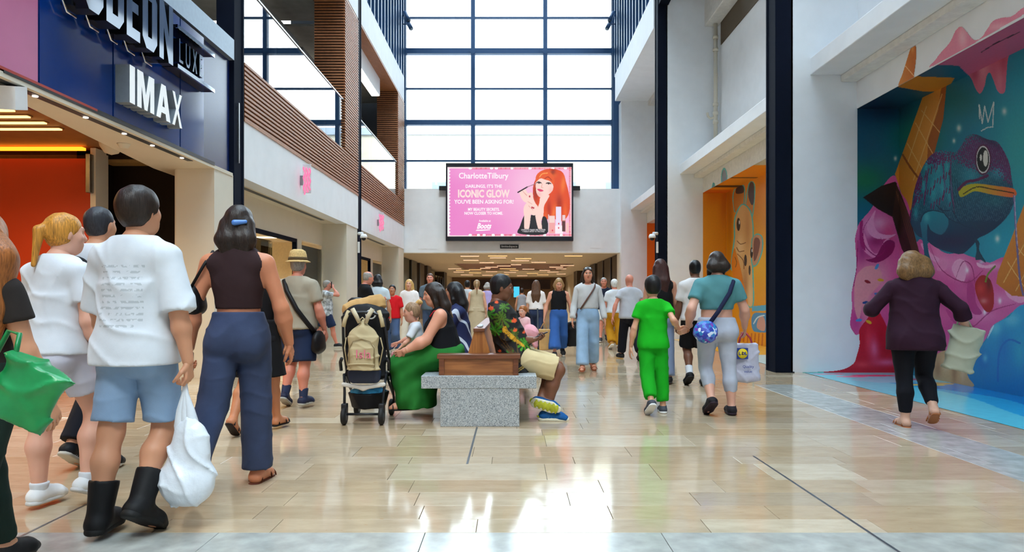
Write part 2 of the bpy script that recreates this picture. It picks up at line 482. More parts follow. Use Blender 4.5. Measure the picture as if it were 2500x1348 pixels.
# ---------------------------------------------------------------- passage beyond the end wall
M_pceil = mat('passage_ceiling', (190, 182, 164), .8)
M_pbrown = mat('walnut_ceiling', (104, 52, 26), .55, var=.2, scale=8)
M_pdark = mat('dark_green_cladding', (48, 56, 52), .45)
M_pbrn = mat('dark_brown_cladding', (58, 48, 40), .5)
pc = struct(MB().box(-9, 9, 29.9, 39.5, OPZ + .02, OPZ + .3).box(-9, 9, 50, 68, OPZ + .02, OPZ + .3).box(-9, -3.2, 39.5, 50, OPZ + .02, OPZ + .3).box(3.4, 9, 39.5, 50, OPZ + .02, OPZ + .3).build('ceiling_passage', M_pceil))
box('ceiling_panel', M_pbrown, -3.2, 3.4, 39.5, 50, OPZ + .1, OPZ + .3, pc)
struct(MB().box(-9, -5.6, 29.9, 68, 0, 3.2).build('wall_passage_left', M_pceil))
struct(MB().box(5.0, 9, 29.9, 68, 0, 3.2).build('wall_passage_right', M_pceil))
pb = struct(MB().box(-9, 9, 67, 68, 0, 3.2).build('wall_passage_back', mat('tan_wall', (116, 92, 70), .8)))
MB().box(PX(1148, 66), PX(1345, 66), 66.9, 67, PZ(706, 66), PZ(682, 66)).build('dark_fascia', mat('maroon_black', (34, 14, 22), .4), pb)
for k, (xa, xb, ya) in enumerate([(-5.6, -5.0, 30.0), (-5.6, -4.95, 32.6), (-5.6, -4.92, 35.2), (-5.6, -4.9, 38.2), (-5.6, -4.88, 41.5), (-5.6, -4.9, 52)]):
    o = box('cladding_panel', M_pdark if k < 3 else M_pbrn, xa, xb, ya, ya + 1.9, 0, OPZ + .0, bpy.data.objects['wall_passage_left'])
    box('edge_trim', M_steel, xb - .02, xb + .015, ya - .05, ya, 0, OPZ, o)
for k, (xa, ya) in enumerate([(4.5, 30.0), (4.5, 32.8), (4.5, 35.6), (4.48, 39), (4.5, 43), (4.5, 50)]):
    o = box('cladding_panel', M_pbrn, xa, 5.0, ya, ya + 2.2, 0, OPZ, bpy.data.objects['wall_passage_right'])
    box('edge_trim', M_steel, xa - .015, xa + .02, ya - .05, ya, 0, OPZ, o)
sg = empty('shop_front', (-4.9, 45, 0), 'glazed shopfront set back along the passage, slatted balcony side', 'shop front')
for k in range(5):
    box('glass_panel', M_shopglass, -4.95, -4.93, 46 + k * 1.6, 47.5 + k * 1.6, 0, 2.6, sg)
    box('frame', M_dgrey, -4.98, -4.9, 47.5 + k * 1.6, 47.6 + k * 1.6, 0, 2.6, sg)
M_strip = emit_mat('warm_light_strip', (255, 190, 150), .7)
M_strip2 = emit_mat('golden_light_strip', (255, 190, 120), .7)
strips = []
ORD = ['first', 'second', 'third', 'fourth', 'fifth', 'sixth', 'seventh', 'eighth', 'ninth', 'tenth', 'eleventh', 'twelfth']
rs = random.Random(11)
for px, py, w, g in [(1147, 625, 46, 0), (1215, 623, 48, 1), (1216, 629, 40, 0), (1150, 635, 38, 0), (1278, 631, 40, 1), (1270, 636, 45, 0), (1188, 641, 36, 0), (1400, 622, 44, 1), (1315, 640, 36, 0),
                     (1230, 649, 34, 0), (1200, 652, 32, 0), (1260, 646, 26, 0), (1110, 656, 32, 0), (1130, 660, 34, 1), (1160, 658, 30, 1), (1185, 655, 26, 0), (1240, 656, 40, 1), (1290, 657, 30, 0), (1385, 648, 34, 0), (1358, 652, 34, 0), (1370, 656, 26, 0), (1330, 660, 26, 0),
                     (1120, 664, 26, 0), (1160, 666, 30, 1), (1200, 663, 28, 0), (1245, 665, 30, 0), (1300, 667, 28, 1), (1350, 664, 28, 0), (1140, 671, 30, 0), (1190, 672, 26, 0), (1230, 670, 26, 1), (1275, 673, 26, 0), (1325, 671, 28, 1), (1370, 669, 22, 0), (1255, 660, 22, 1)]:
    zc = OPZ - .05; d = (zc - CAMZ) * FPX / (HY - py)
    d = min(max(d, 30.6), 64)
    xa, xb = PX(px - w / 2, d), PX(px + w / 2, d)
    r = empty('linear_light', ((xa + xb) / 2, d, OPZ + .02), 'thin warm light bar under the low passage ceiling', 'ceiling light', 'linear lights of the passage ceiling')
    box('housing', M_white, xa, xb, d - .05, d + .05, zc + .0, zc + .03, r)
    box('diffuser', M_strip2 if g else M_strip, xa + .01, xb - .01, d - .055, d + .055, zc - .03, zc, r)
    strips.append((d, (xa + xb) / 2, r))
    box('suspension', M_steel, (xa + xb) / 2 - .01, (xa + xb) / 2 + .01, d - .01, d + .01, zc + .03, OPZ + .1, r)
strips.sort(key=lambda q: q[0])
for i0 in range(0, len(strips), 5):
    for j0, (_, _, r) in enumerate(sorted(strips[i0:i0 + 5], key=lambda q: q[1])):
        r['label'] = 'light bar in the passage, %s row from the opening, %s from slatted side' % (ORD[i0 // 5], ORD[j0])
# one bright kiosk screen at the far end
o = empty('information_screen', (PX(1261, 50), 50, 0), 'small upright cyan lit screen at the far end of the passage', 'screen')
box('screen', emit_mat('cyan_screen', (70, 200, 235), .6), PX(1254, 50), PX(1268, 50), 50, 50.1, PZ(726, 50), PZ(700, 50), o)
box('stand', M_dgrey, PX(1258, 50), PX(1264, 50), 50.02, 50.1, 0, PZ(726, 50), o)
# spot lamps without fixtures, added to brighten the passage and the shops
def fill_spot(x, y, z, w, col=(1.0, .9, .76), ang=150):
    l = bpy.data.lights.new('fill_spot', 'SPOT'); l.energy = w; l.color = col; l.spot_size = R_(ang); l.spot_blend = .6; l.shadow_soft_size = .08
    o = bpy.data.objects.new('fill_spot', l); o.location = (x, y, z); COL.objects.link(o)
for yk in (33, 38, 44, 50, 56, 63):
    for xk in (-3.2, 2.6): fill_spot(xk, yk, OPZ - .03, 260)
for yk in (13, 15.5, 18, 23, 26): fill_spot(-7, yk, 2.68, 160)
for yk in (4.5, 6.5, 8.5): fill_spot(-6.6, yk, 3.36, 110, (1, .78, .5))
# ---------------------------------------------------------------- left side
def left_bay(y0, y1, idx):
    """white fascia, soffit, shopfront, slatted balcony between two columns"""
    zs = 3.15
    names = ['wall_left', 'wall_left_far'][idx]
    W = struct(MB().box(XL - .3, XL, y0, y1, zs, 4.1).build(names, M_white))
    MB().box(-5.3, XL - .3, y0, y1, zs, zs + .06).build('soffit', M_warm, W)
    box('slot_diffuser', M_dgrey, -4.86, -4.76, y0 + .2, y1 - 2.3, zs - .006, zs, W)
    # shop wall set back
    xs = -5.05; yp = y1 - 1.35
    box('header', M_warm, xs - .15, xs, y0, yp, 2.56, zs, W)
    box('pier', M_warm, -5.6, XL - .02, yp, y1, 0, zs, W)
    sf = empty('shop_front', (xs, (y0 + yp) / 2, 0), ['shopfront with dark framed opening behind the straw hat man', 'narrow pale shopfront behind the bald man, before the passage'][idx], 'shop front')
    ya = yp - 2.0
    box('post', M_warm, xs - .1, xs + .02, ya - .35, ya, 0, 2.56, sf)
    box('frame', M_navy, xs - .08, xs + .01, ya - .43, ya - .35, 0, 2.56, sf)
    box('frame', M_navy, xs - .08, xs + .01, y0, ya - .43, 2.48, 2.56, sf)
    box('glass_panel', M_shopglass, xs - .03, xs - .01, ya, yp - .12, .1, 2.45, sf)
    box('frame', M_warm, xs - .06, xs + .01, yp - .12, yp, 0, 2.56, sf)
    box('sill', M_warm, xs - .06, xs + .01, ya, yp - .12, 0, .1, sf)
    n = 4
    for k in range(n):
        a = y0 + (ya - .43 - y0) * k / n; b = y0 + (ya - .43 - y0) * (k + 1) / n
        box('glass_panel', M_shopglass, xs - .55, xs - .53, a + .01, b - .01, 0, 2.5, sf)
    # shop interior
    S = struct(MB().box(-9, -8.8, y0 - .2, y1 + .2, 0, 3.1).box(-9, -5.1, y1 - .1, y1, 0, 3.1).box(-9, -5.1, y0 - .1, y0, 0, 3.1).build('wall_shop', mat('shop_cream', (214, 200, 168), .8)))
    box('shop_ceiling', M_warm, -9, xs - .15, y0, y1, 2.75, 2.95, S)
    for k in range(4):
        yy_ = y0 + 1 + k * 1.9
        r = box('ceiling_spot', emit_mat('shop_lamp', (255, 226, 180), 3), -6.6, -5.9, yy_, yy_ + .12, 2.72, 2.75)
        tag(r, '%s ceiling lamp inside the %s' % (ORD[k], ['shop behind the straw hat man', 'shop behind the bald man'][idx]), 'ceiling light', ['lights inside the nearer shop', 'lights inside the further shop'][idx])
    # balcony slats
    B = empty('balcony_front', (XL, (y0 + y1) / 2, 4.1), ['timber slatted balcony front between the two nearer columns', 'timber slatted balcony front next to the end window'][idx], 'balcony')
    box('backing', M_dark, XL - .3, XL - .035, y0, y1, 4.1, 5.06, B)
    for k in range(13):
        z = 4.115 + k * .0745
        box('slat', M_wood, XL - .035, XL + .012, y0, y1, z, z + .04, B)
    box('trim', M_wood, XL - .05, XL + .014, y0, y1, 4.085, 4.112, B)
    npn = 4
    for k in range(npn):
        a = y0 + (y1 - 1.6 - y0) * k / npn; b = y0 + (y1 - 1.6 - y0) * (k + 1) / npn
        box('glass_panel', M_rail, XL - .06, XL - .045, a + .004, b - .004, 5.06, 6.38, B)
    box('handrail', M_steel, XL - .075, XL - .03, y0, y1 - 1.6, 6.38, 6.41, B)
    # slatted pier
    yf = y1 - 1.65
    T = empty('timber_pier', (-4.8, yf, 4.1), ['timber slatted pier standing on the balcony by the second column', 'timber slatted pier on the balcony by the end window'][idx], 'pier')
    zt = ROOF if idx == 0 else 9.15
    zt = 9.15
    box('core', M_dark, -5.2, XL - .04, yf + .03, y1, 5.06, zt, T)
    sl = MB(); k = 0
    while 5.1 + k * .0745 < zt - .05:
        z = 5.1 + k * .0745
        sl.box(-5.2, XL + .012, yf, yf + .03, z, z + .04).box(XL - .04, XL + .012, yf + .03, y1, z, z + .04); k += 1
    so = sl.build('slat_cladding', M_wood, T); so['kind'] = 'stuff'
    # upper floor behind
    U = struct(MB().box(-12, XL - .3, y0, y1, 4.7, 4.95).build('floor_upper' if idx == 0 else 'floor_upper_far', M_grey))
    V = struct(MB().box(-9.3, -9, y0 - .5, y1 + .5, 4.95, 9.2).build('wall_upper' if idx == 0 else 'wall_upper_far', mat('upper_panels', (150, 146, 140), .7, var=.12, scale=2)))
    for k in range(4):
        box('panel_joint', M_dgrey, -9.0, -8.97, y0 + k * 2.3 + .4, y0 + k * 2.3 + .44, 4.95, 9.2, V)
    box('concrete_beam', M_grey, -6.6, -6.1, y0, y1, 7.9, 8.5, V)
    box('concrete_post', M_grey, -6.7, -6.2, y0 + 5.6, y0 + 6.2, 4.95, 9.15, V)
    # white beam above with wooden underside
    Wb = struct(MB().box(XL - .5, XL, y0, y1, 9.17, 10.16).build('trim_upper' if idx == 0 else 'trim_upper_far', M_white))
    box('timber_soffit', M_wood, -5.3, XL - .01, y0, y1, 9.12, 9.17, Wb)
    box('concrete_soffit', M_grey, -9.2, -5.3, y0, y1, 9.1, 9.17, Wb)
    for q in (3, 6): fill_spot(-7.2, y0 + q, 9.05, 260, (1, .96, .9))  # added spots that brighten the upper floor behind the balcony
    lb = empty('linear_light', (-4.95, y1 - 4, 8.6), ['long white light box hung in the nearer balcony opening', 'long white light box hung in the further balcony opening'][idx], 'ceiling light')
    box('housing', M_white, -5.1, -4.8, y0 + 1.5, y1 - 3.2, 8.5, 9.12, lb)
    box('diffuser', emit_mat('cool_strip', (255, 250, 240), 3.0), -5.08, -4.82, y0 + 1.6, y1 - 3.3, 8.47, 8.5, lb)
left_bay(BAY[0] + .42, BAY[1], 0)
left_bay(BAY[1] + .42, BAY[2] - .4, 1)

# clerestory fins, both sides
def clerestory(side, y0, y1, idx):
    x = XL if side == 'left' else XR; s = -1 if side == 'left' else 1
    o = empty('window_%d' % idx, (x, (y0 + y1) / 2, 10.2), kind='structure')
    k = 0; yy_ = y0 + .3
    while yy_ < y1:
        box('louvre_fin', M_bluefr, x + s * .03, x + s * .28, yy_, yy_ + .12, 10.2, ROOF, o); yy_ += .62
    for k in range(3):
        a = y0 + (y1 - y0) * k / 3
        box('pane', M_glass, x + s * .34, x + s * .36, a, a + (y1 - y0) / 3, 10.2, ROOF, o)
clerestory('left', 20.92, 29.6, 3); clerestory('right', 20.92, 29.6, 4)
clerestory('left', 11.8, 20.4, 5); clerestory('right', 11.8, 20.4, 6)

# ---------------------------------------------------------------- right side
def right_bay(y0, y1, idx):
    """pier end wall at y1, recessed mural wall, lintel, stepped ledges, upper wall"""
    nm = ['wall_right', 'wall_right_middle', 'wall_right_far'][idx]
    xl, xw = 5.46, 6.13
    W = struct(MB().box(xw, xw + .4, y0, y1, 0, 4.18).box(xl, xw + .4, y0, y1, 4.18, 5.5).build(nm, M_rough if idx else M_white))
    box('pier', M_white, XR + .25, xw + .5, y1, y1 + (.6 if idx < 2 else 1.2), 0, ROOF if idx < 2 else 9.14, W)
    box('ledge', M_white, 4.72 if idx == 0 else 4.8, xl, y0, y1, 4.71, 4.98, W, bev=.012)
    box('ledge', M_rough, 5.2, xl, y0, y1, 4.6, 4.71, W, bev=.02)
    xu = xl + .02 if idx == 0 else 5.9
    box('upper_wall', M_white, xu, xu + .4, y0, y1, 4.98, ROOF if idx < 2 else 9.2, W)
    if idx >= 1:
        box('concrete_beam', M_rough, 5.5, xu, y0, y1, 8.93, 9.7, W, bev=.02)
        box('timber_lining', mat('brown_board', (92, 78, 58), .7), xu - .02, xu, y0, y1 - .3, 8.3, 8.93, W)
    Wb = struct(MB().box(XR, XR + .4, y0, y1, 9.12, 10.2).box(XR + .4, 7, y0, y1, 9.12, 9.3).build(['trim_beam', 'trim_beam_middle', 'trim_beam_far'][idx], M_white)) if idx == 2 else None
    if idx < 2:
        struct(MB().box(XR + .02, XR + .3, y0, y1, 9.55, 9.75).build(['trim_beam', 'trim_beam_middle'][idx], M_navy))
right_bay(2.2, 11.35, 0)
right_bay(11.95, 20.5, 1)
right_bay(21.1, 29.0, 2)

# grey cast waste pipe beside the upper wall
pp = empty('drain_pipe', (5.75, 20.3, 5.0), 'white painted drain pipe with collars above the orange niche', 'pipe')
MB().cyl((5.76, 20.28, 4.98), (5.76, 20.28, 8.93), .055).build('pipe', M_warm, pp)
for z in (5.4, 6.1, 6.35, 6.6, 8.15, 8.5): MB().cyl((5.76, 20.28, z), (5.76, 20.28, z + .09), .075).build('collar', M_warm, pp)
MB().tube([(5.76, 20.28, 6.3), (5.62, 20.3, 6.25), (5.55, 20.3, 6.32), (5.53, 20.3, 6.42)], .035).build('branch', M_warm, pp)

# ---------------------------------------------------------------- near left: cinema front
M_pink = mat('pink_panel', (205, 120, 160), .25, var=.04, scale=2, coat=.6)
M_blue = mat('blue_gloss_panel', (8, 50, 124), .12, var=.04, scale=1.5, coat=.22, spec=.4)
M_blued = mat('deep_blue_panel', (8, 32, 88), .25, var=.03)
CW = struct(MB().box(-5.0, XL - .06, 1.0, 11.3, 3.15, 4.95).build('wall_cinema', M_blued))
for a, b, m in [(1.0, 3.6, M_pink), (3.6, 6.66, M_pink), (6.68, 7.9, M_blue), (7.92, 9.5, M_blue), (9.52, 10.24, M_blue)]:
    box('panel', m, XL - .06, XL, a, b - .008, 3.19, 4.9, CW)
box('edge_strip', M_black, XL - .05, XL + .005, 6.2, 10.6, 3.14, 3.19, CW)
box('edge_strip', mat('red_strip', (170, 40, 20), .4), XL - .05, XL + .006, 1.0, 7.6, 3.165, 3.19, CW)
box('coping', mat('pale_blue_metal', (126, 144, 160), .4, .3), -4.75, XL + .02, 1.0, 11.3, 4.93, 5.25, CW)
SO = struct(MB().prism([(XL - .0, 1.0), (XL - .0, 11.3), (-5.3, 11.3), (-5.3, 10.6), (-4.72, 6.3), (-4.72, 1.0)], 'z', 3.1, 3.15).build('ceiling_soffit', M_warm))
sl = empty('spotlight_track', (-4.49, 8, 3.1), 'recessed dark slot of small spotlights under the cinema fascia', 'spotlights')
box('slot', M_dgrey, -4.53, -4.45, 1.5, 10.0, 3.094, 3.101, sl)
for yk in (4.6, 5.6, 6.75, 7.55, 8.3, 8.95, 9.75):
    MB().cyl((-4.49, yk, 3.092), (-4.49, yk, 3.085), .026).build('lamp', emit_mat('spot_face', (255, 235, 215), 2.5), sl)
MB().lathe([(.001, -.06), (.05, -.055), (.06, -.03), (.075, -.01), (.08, 0)], (-4.82, 8.9, 3.1), 16).build('smoke_detector', M_warm)
tag(bpy.data.objects['smoke_detector'], 'small round smoke detector under the cinema soffit', 'detector')
# foyer
M_orange = mat('orange_wall', (178, 52, 2), .55, var=.04, scale=2)
M_fwood = mat('foyer_timber', (150, 104, 62), .5, var=.12, scale=5)
YF = 10.62
FW = struct(MB().box(-13, -6.19, YF, YF + .25, 0, 3.25).build('wall_foyer', M_orange))
struct(MB().box(-13, -4.72, 1.0, 12.5, 3.42, 3.6).build('ceiling_foyer', M_fwood))
box('reveal_post', M_warm, -6.23, -6.15, YF - .03, YF + .3, 0, 3.4, FW)
box('cinema_pier', M_warm, -4.98, XL - .01, YF, 11.34, 0, 3.12, FW)
box('cinema_pier', M_warm, -5.02, -4.98, YF + .05, 11.34, 0, 3.12, FW)
struct(MB().box(-7, -4.9, 11.5, 11.6, 0, 3.6).box(-6.6, -6.4, YF + .25, 11.5, 0, 3.6).box(-6.6, -4.9, YF + .25, 11.6, 3.35, 3.5).build('wall_doorway', mat('brown_black', (30, 22, 17), .7, spec=.2)))
struct(MB().box(-13.2, -13, 1, 12.5, 0, 3.6).build('wall_foyer_side', M_orange))
box('cove_light', emit_mat('cove_orange', (255, 140, 30), 1.6), -13, -6.3, YF - .12, YF - .02, 3.36, 3.4, FW)
for k, (yk, xe) in enumerate([(9.4, -5.92), (9.06, -5.9), (8.75, -5.9), (8.45, -5.88), (8.1, -5.88), (7.75, -5.88)]):
    r = empty('ceiling_light', (-8.5, yk, 3.42), 'amber light strip in the cinema foyer ceiling, %s out from the orange wall' % ORD[k], 'ceiling light', 'amber light strips of the cinema foyer')
    box('diffuser', emit_mat('amber_strip', (255, 190, 105), 2.2), -12.5, xe, yk - .035, yk + .035, 3.39, 3.42, r)
    box('housing', M_fwood, -12.52, xe + .02, yk - .05, yk + .05, 3.405, 3.43, r)
tagm = box('wall_sounder', M_steel, PX(208, 10.5), PX(220, 10.5), 10.5, 10.6, PZ(470, 10.5), PZ(375, 10.5), bev=.01)
tag(tagm, 'tall thin metal unit on orange wall beside the dark doorway', 'wall unit')
o = MB().lathe([(.001, -.18), (.09, -.15), (.15, -.06), (.16, 0)], (PX(272, 10.0), 10.0, 3.36), 18).build('ceiling_speaker', M_warm)
tag(o, 'pale dome speaker on the ceiling over dark doorway', 'speaker')
o = MB().obox((PX(14, 6.4), 6.4, PZ(238, 6.4)), (.12, .03, 0), (0, .08, .02), (0.01, -.02, .1)).build('wall_speaker', M_white)
tag(o, 'white box speaker under the fascia at the pink panel', 'speaker')
# upper storey over the cinema
UW = struct(MB().box(-5.6, -5.3, 9.85, 11.35, 5.2, 9.5).box(-9, -5.6, 11.2, 11.6, 3.3, ROOF).build('wall_upper_near', mat('tan_paint', (172, 138, 88), .8)))
box('window_frame', M_white, -5.5, -5.34, 9.5, 9.85, 5.25, 9.5, UW)
box('window_pane', emit_mat('bright_blind', (240, 246, 255), .6), -5.5, -5.45, 7.5, 9.5, 5.25, 9.5, UW)
struct(MB().box(-9, -5.3, 1, 7.5, 5.2, ROOF).build('wall_upper_cinema', M_white))
struct(MB().box(XL - .35, XL, 1, 11.35, 9.17, 10.16).build('trim_upper_near', M_white))
# behind the camera
struct(MB().box(-14, 14, -14.2, -14, 0, ROOF).build('wall_front', M_white))
struct(MB().box(-14, -13.5, -14, 30, 0, ROOF).build('wall_outer_left', M_white))
struct(MB().box(13.5, 14, -14, 30, 0, ROOF).build('wall_outer_right', M_white))
struct(MB().box(XR + .3, 13.5, -14, 2.2, 0, 9).build('wall_right_near', M_white))
struct(MB().box(-13.5, XL - .3, -14, 1.0, 0, 9).build('wall_left_near', M_white))
# ================================================================ implicit-surface modeller (smooth unions -> surface nets)
def _v(p): return np.array(p, dtype=np.float32)
class Cone:
    """round cone a->b; cap: cut flat at b (or both ends with cap=2); squash=(axis vector, factor) flattens"""
    def __init__(s, a, b, ra, rb, cap=0, sq=None):
        s.a, s.b, s.ra, s.rb, s.cap, s.sq = _v(a), _v(b), ra, rb, cap, sq
        r = max(ra, rb)
        if sq is not None and sq[1] > 1: r *= sq[1]
        s.lo = np.minimum(s.a, s.b) - r; s.hi = np.maximum(s.a, s.b) + r
    def ev(s, x, y, z):
        ab = s.b - s.a; L2 = float(ab @ ab) + 1e-12
        px, py, pz = x - s.a[0], y - s.a[1], z - s.a[2]
        k = 1.0
        if s.sq is not None:
            n, f = _v(s.sq[0]), s.sq[1]; n = n / np.linalg.norm(n)
            q = (px * n[0] + py * n[1] + pz * n[2]) * (1 / f - 1)
            px, py, pz = px + q * n[0], py + q * n[1], pz + q * n[2]; k = min(1.0, f)
        t0 = (px * ab[0] + py * ab[1] + pz * ab[2]) / L2
        t = np.clip(t0, 0, 1)
        d = np.sqrt((px - t * ab[0]) ** 2 + (py - t * ab[1]) ** 2 + (pz - t * ab[2]) ** 2) - (s.ra + (s.rb - s.ra) * t)
        d = d * k
        if s.cap: d = np.maximum(d, (t0 - 1) * math.sqrt(L2))
        if s.cap == 2: d = np.maximum(d, -t0 * math.sqrt(L2))
        return d
class Ell:
    def __init__(s, c, r, R=None):
        s.c, s.r, s.R = _v(c), _v(r), None if R is None else np.array(R, dtype=np.float32)
        if R is None: e = s.r
        else: e = np.abs(s.R) @ s.r
        s.lo, s.hi = s.c - e, s.c + e
    def ev(s, x, y, z):
        px, py, pz = x - s.c[0], y - s.c[1], z - s.c[2]
        if s.R is not None:
            R = s.R
            px, py, pz = (px * R[0, 0] + py * R[1, 0] + pz * R[2, 0], px * R[0, 1] + py * R[1, 1] + pz * R[2, 1], px * R[0, 2] + py * R[1, 2] + pz * R[2, 2])
        r = s.r
        k0 = np.sqrt((px / r[0]) ** 2 + (py / r[1]) ** 2 + (pz / r[2]) ** 2)
        k1 = np.sqrt((px / r[0] ** 2) ** 2 + (py / r[1] ** 2) ** 2 + (pz / r[2] ** 2) ** 2) + 1e-9
        return k0 * (k0 - 1) / k1
class Tub:
    """elliptical tube along local z from z=0 (radii ra) to z=h (radii rb), flat ends"""
    def __init__(s, c, h, ra, rb, R=None):
        s.c, s.h, s.ra, s.rb = _v(c), h, ra, rb
        s.R = np.eye(3, dtype=np.float32) if R is None else np.array(R, dtype=np.float32)
        m = (max(ra[0], rb[0]), max(ra[1], rb[1]), abs(h) / 2)
        cc = s.c + s.R @ _v((0, 0, h / 2)); e = np.abs(s.R) @ _v(m)
        s.lo, s.hi = cc - e, cc + e
    def ev(s, x, y, z):
        px, py, pz = x - s.c[0], y - s.c[1], z - s.c[2]; R = s.R
        px, py, pz = (px * R[0, 0] + py * R[1, 0] + pz * R[2, 0], px * R[0, 1] + py * R[1, 1] + pz * R[2, 1], px * R[0, 2] + py * R[1, 2] + pz * R[2, 2])
        t = np.clip(pz / s.h, 0, 1)
        rx = s.ra[0] + (s.rb[0] - s.ra[0]) * t; ry = s.ra[1] + (s.rb[1] - s.ra[1]) * t
        q = np.sqrt((px / rx) ** 2 + (py / ry) ** 2)
        d = (q - 1) * np.minimum(rx, ry)
        return np.maximum(d, np.maximum(-pz if s.h > 0 else pz, pz - s.h if s.h > 0 else s.h - pz))

def solid(prims, h, k=0.02, subs=(), cuts=(), noise=0.0, nfreq=22.0, smooth=1, seed=0, noisefn=None):
    """prims: list of prim or (prim, k). returns verts, quads"""
    pk = [(p if isinstance(p, tuple) else (p, k)) for p in prims]
    m = 3 * h + noise
    lo = np.min([p.lo for p, _ in pk], axis=0) - m; hi = np.max([p.hi for p, _ in pk], axis=0) + m
    n = np.ceil((hi - lo) / h).astype(int) + 1
    D = np.full(n, 1.0, np.float32)
    ax = [(lo[i] + h * np.arange(n[i])).astype(np.float32) for i in range(3)]
    def sl(p, e):
        a = np.clip(np.floor((p.lo - e - lo) / h).astype(int), 0, n); b = np.clip(np.ceil((p.hi + e - lo) / h).astype(int) + 1, 0, n)
        return tuple(slice(a[i], b[i]) for i in range(3)), (ax[0][a[0]:b[0]][:, None, None], ax[1][a[1]:b[1]][None, :, None], ax[2][a[2]:b[2]][None, None, :])
    for p, kk in pk:
        S, g = sl(p, kk + m)
        d = p.ev(*g).astype(np.float32); o = D[S]
        if kk > 0:
            q = np.maximum(kk - np.abs(d - o), 0) / kk
            D[S] = np.minimum(d, o) - q * q * kk * 0.25
        else: D[S] = np.minimum(d, o)
    if noise > 0:
        X, Y, Z = ax[0][:, None, None], ax[1][None, :, None], ax[2][None, None, :]
        f = nfreq * 1.7; a = seed * 1.7
        p = Z * f + .55 * f * X * math.sin(a) + 1.2 * np.sin(X * f * .5 + a) + np.sin(Y * f * .45 + Z * f * .3)
        q = X * f * .9 + .45 * f * Z * math.cos(a) + 1.3 * np.sin(Z * f * .35 + 2 * a) + .8 * np.sin(Y * f * .5)
        w = .5 + .5 * np.sin(X * 8 + Z * 6 + a)
        D -= (noise * 1.5 * (1.2 * (1 - np.abs(np.sin(p * .5))) ** 3 * w + (1 - np.abs(np.sin(q * .5))) ** 3 * (1 - w) - .35)).astype(np.float32)
    if noisefn is not None:
        D += noisefn(ax[0][:, None, None], ax[1][None, :, None], ax[2][None, None, :]).astype(np.float32)
    for p, kk in [(q if isinstance(q, tuple) else (q, 0.006)) for q in subs]:
        S, g = sl(p, kk + m)
        d = -p.ev(*g).astype(np.float32); o = D[S]
        q = np.maximum(kk - np.abs(d - o), 0) / kk
        D[S] = np.maximum(d, o) + q * q * kk * 0.25
    for nrm, c in cuts:      # keep dot(p,n) < c
        D = np.maximum(D, ax[0][:, None, None] * nrm[0] + ax[1][None, :, None] * nrm[1] + ax[2][None, None, :] * nrm[2] - c)
    return surfnet(D, lo, h, smooth)

_CO = np.array([(i, j, k) for i in (0, 1) for j in (0, 1) for k in (0, 1)])
_ED = [(a, b) for a in range(8) for b in range(a + 1, 8) if np.abs(_CO[a] - _CO[b]).sum() == 1]
def surfnet(D, lo, h, smooth=1):
    s = D < 0
    c = np.zeros(np.array(D.shape) - 1, np.int8)
    sh = [x - 1 for x in D.shape]
    for o in _CO: c += s[o[0]:o[0] + sh[0], o[1]:o[1] + sh[1], o[2]:o[2] + sh[2]]
    act = (c > 0) & (c < 8)
    I = np.argwhere(act); nv = len(I)
    idx = np.full(c.shape, -1, np.int32); idx[act] = np.arange(nv)
    vals = np.stack([D[I[:, 0] + o[0], I[:, 1] + o[1], I[:, 2] + o[2]] for o in _CO], 1)
    acc = np.zeros((nv, 3), np.float32); w = np.zeros(nv, np.float32)
    for a, b in _ED:
        da, db = vals[:, a], vals[:, b]; m = (da < 0) != (db < 0)
        t = np.where(m, da / np.where(m, da - db, 1), 0)
        acc += m[:, None] * (_CO[a] + t[:, None] * (_CO[b] - _CO[a])); w += m
    V = lo + h * (I + acc / np.maximum(w, 1)[:, None])
    Q = []
    for ax in range(3):
        u, v = (ax + 1) % 3, (ax + 2) % 3
        A = [slice(1, -1)] * 3; B = [slice(1, -1)] * 3; A[ax] = slice(0, -1); B[ax] = slice(1, None)
        sa, sb = s[tuple(A)], s[tuple(B)]
        e = np.argwhere(sa != sb); inside = sa[sa != sb]
        base = e.copy(); base[:, u] += 1; base[:, v] += 1
        def cell(du, dv):
            q = base.copy(); q[:, u] += du; q[:, v] += dv
            return idx[q[:, 0], q[:, 1], q[:, 2]]
        q = np.stack([cell(-1, -1), cell(0, -1), cell(0, 0), cell(-1, 0)], 1)
        q[~inside] = q[~inside][:, ::-1]
        Q.append(q)
    Q = np.concatenate(Q); Q = Q[(Q >= 0).all(1)]
    for _ in range(smooth):
        cen = V[Q].mean(1); cnt = np.bincount(Q.ravel(), minlength=nv).astype(np.float32)
        N = np.stack([np.bincount(Q.ravel(), weights=np.repeat(cen[:, i], 4), minlength=nv) for i in range(3)], 1) / np.maximum(cnt, 1)[:, None]
        V = V * .45 + N * .55
    return V.astype(np.float32), Q
def join(parts):
    V, Q, b = [], [], 0
    for v, q in parts: V.append(v); Q.append(q + b); b += len(v)
    return np.concatenate(V), np.concatenate(Q)
def sdf_obj(name, vq, m, parent=None, col=None):
    me = np_mesh(name, vq[0], vq[1], True, col); me.materials.append(m)
    o = bpy.data.objects.new(name, me); link(o, parent); WLOC[o.name] = Vector((0, 0, 0))
    return o
def rotx(a): c, s = math.cos(a), math.sin(a); return np.array([[1, 0, 0], [0, c, -s], [0, s, c]], np.float32)
def roty(a): c, s = math.cos(a), math.sin(a); return np.array([[c, 0, s], [0, 1, 0], [-s, 0, c]], np.float32)
def rotz(a): c, s = math.cos(a), math.sin(a); return np.array([[c, -s, 0], [s, c, 0], [0, 0, 1]], np.float32)
def nrm(v): v = np.asarray(v, np.float32); return v / (np.linalg.norm(v) + 1e-9)

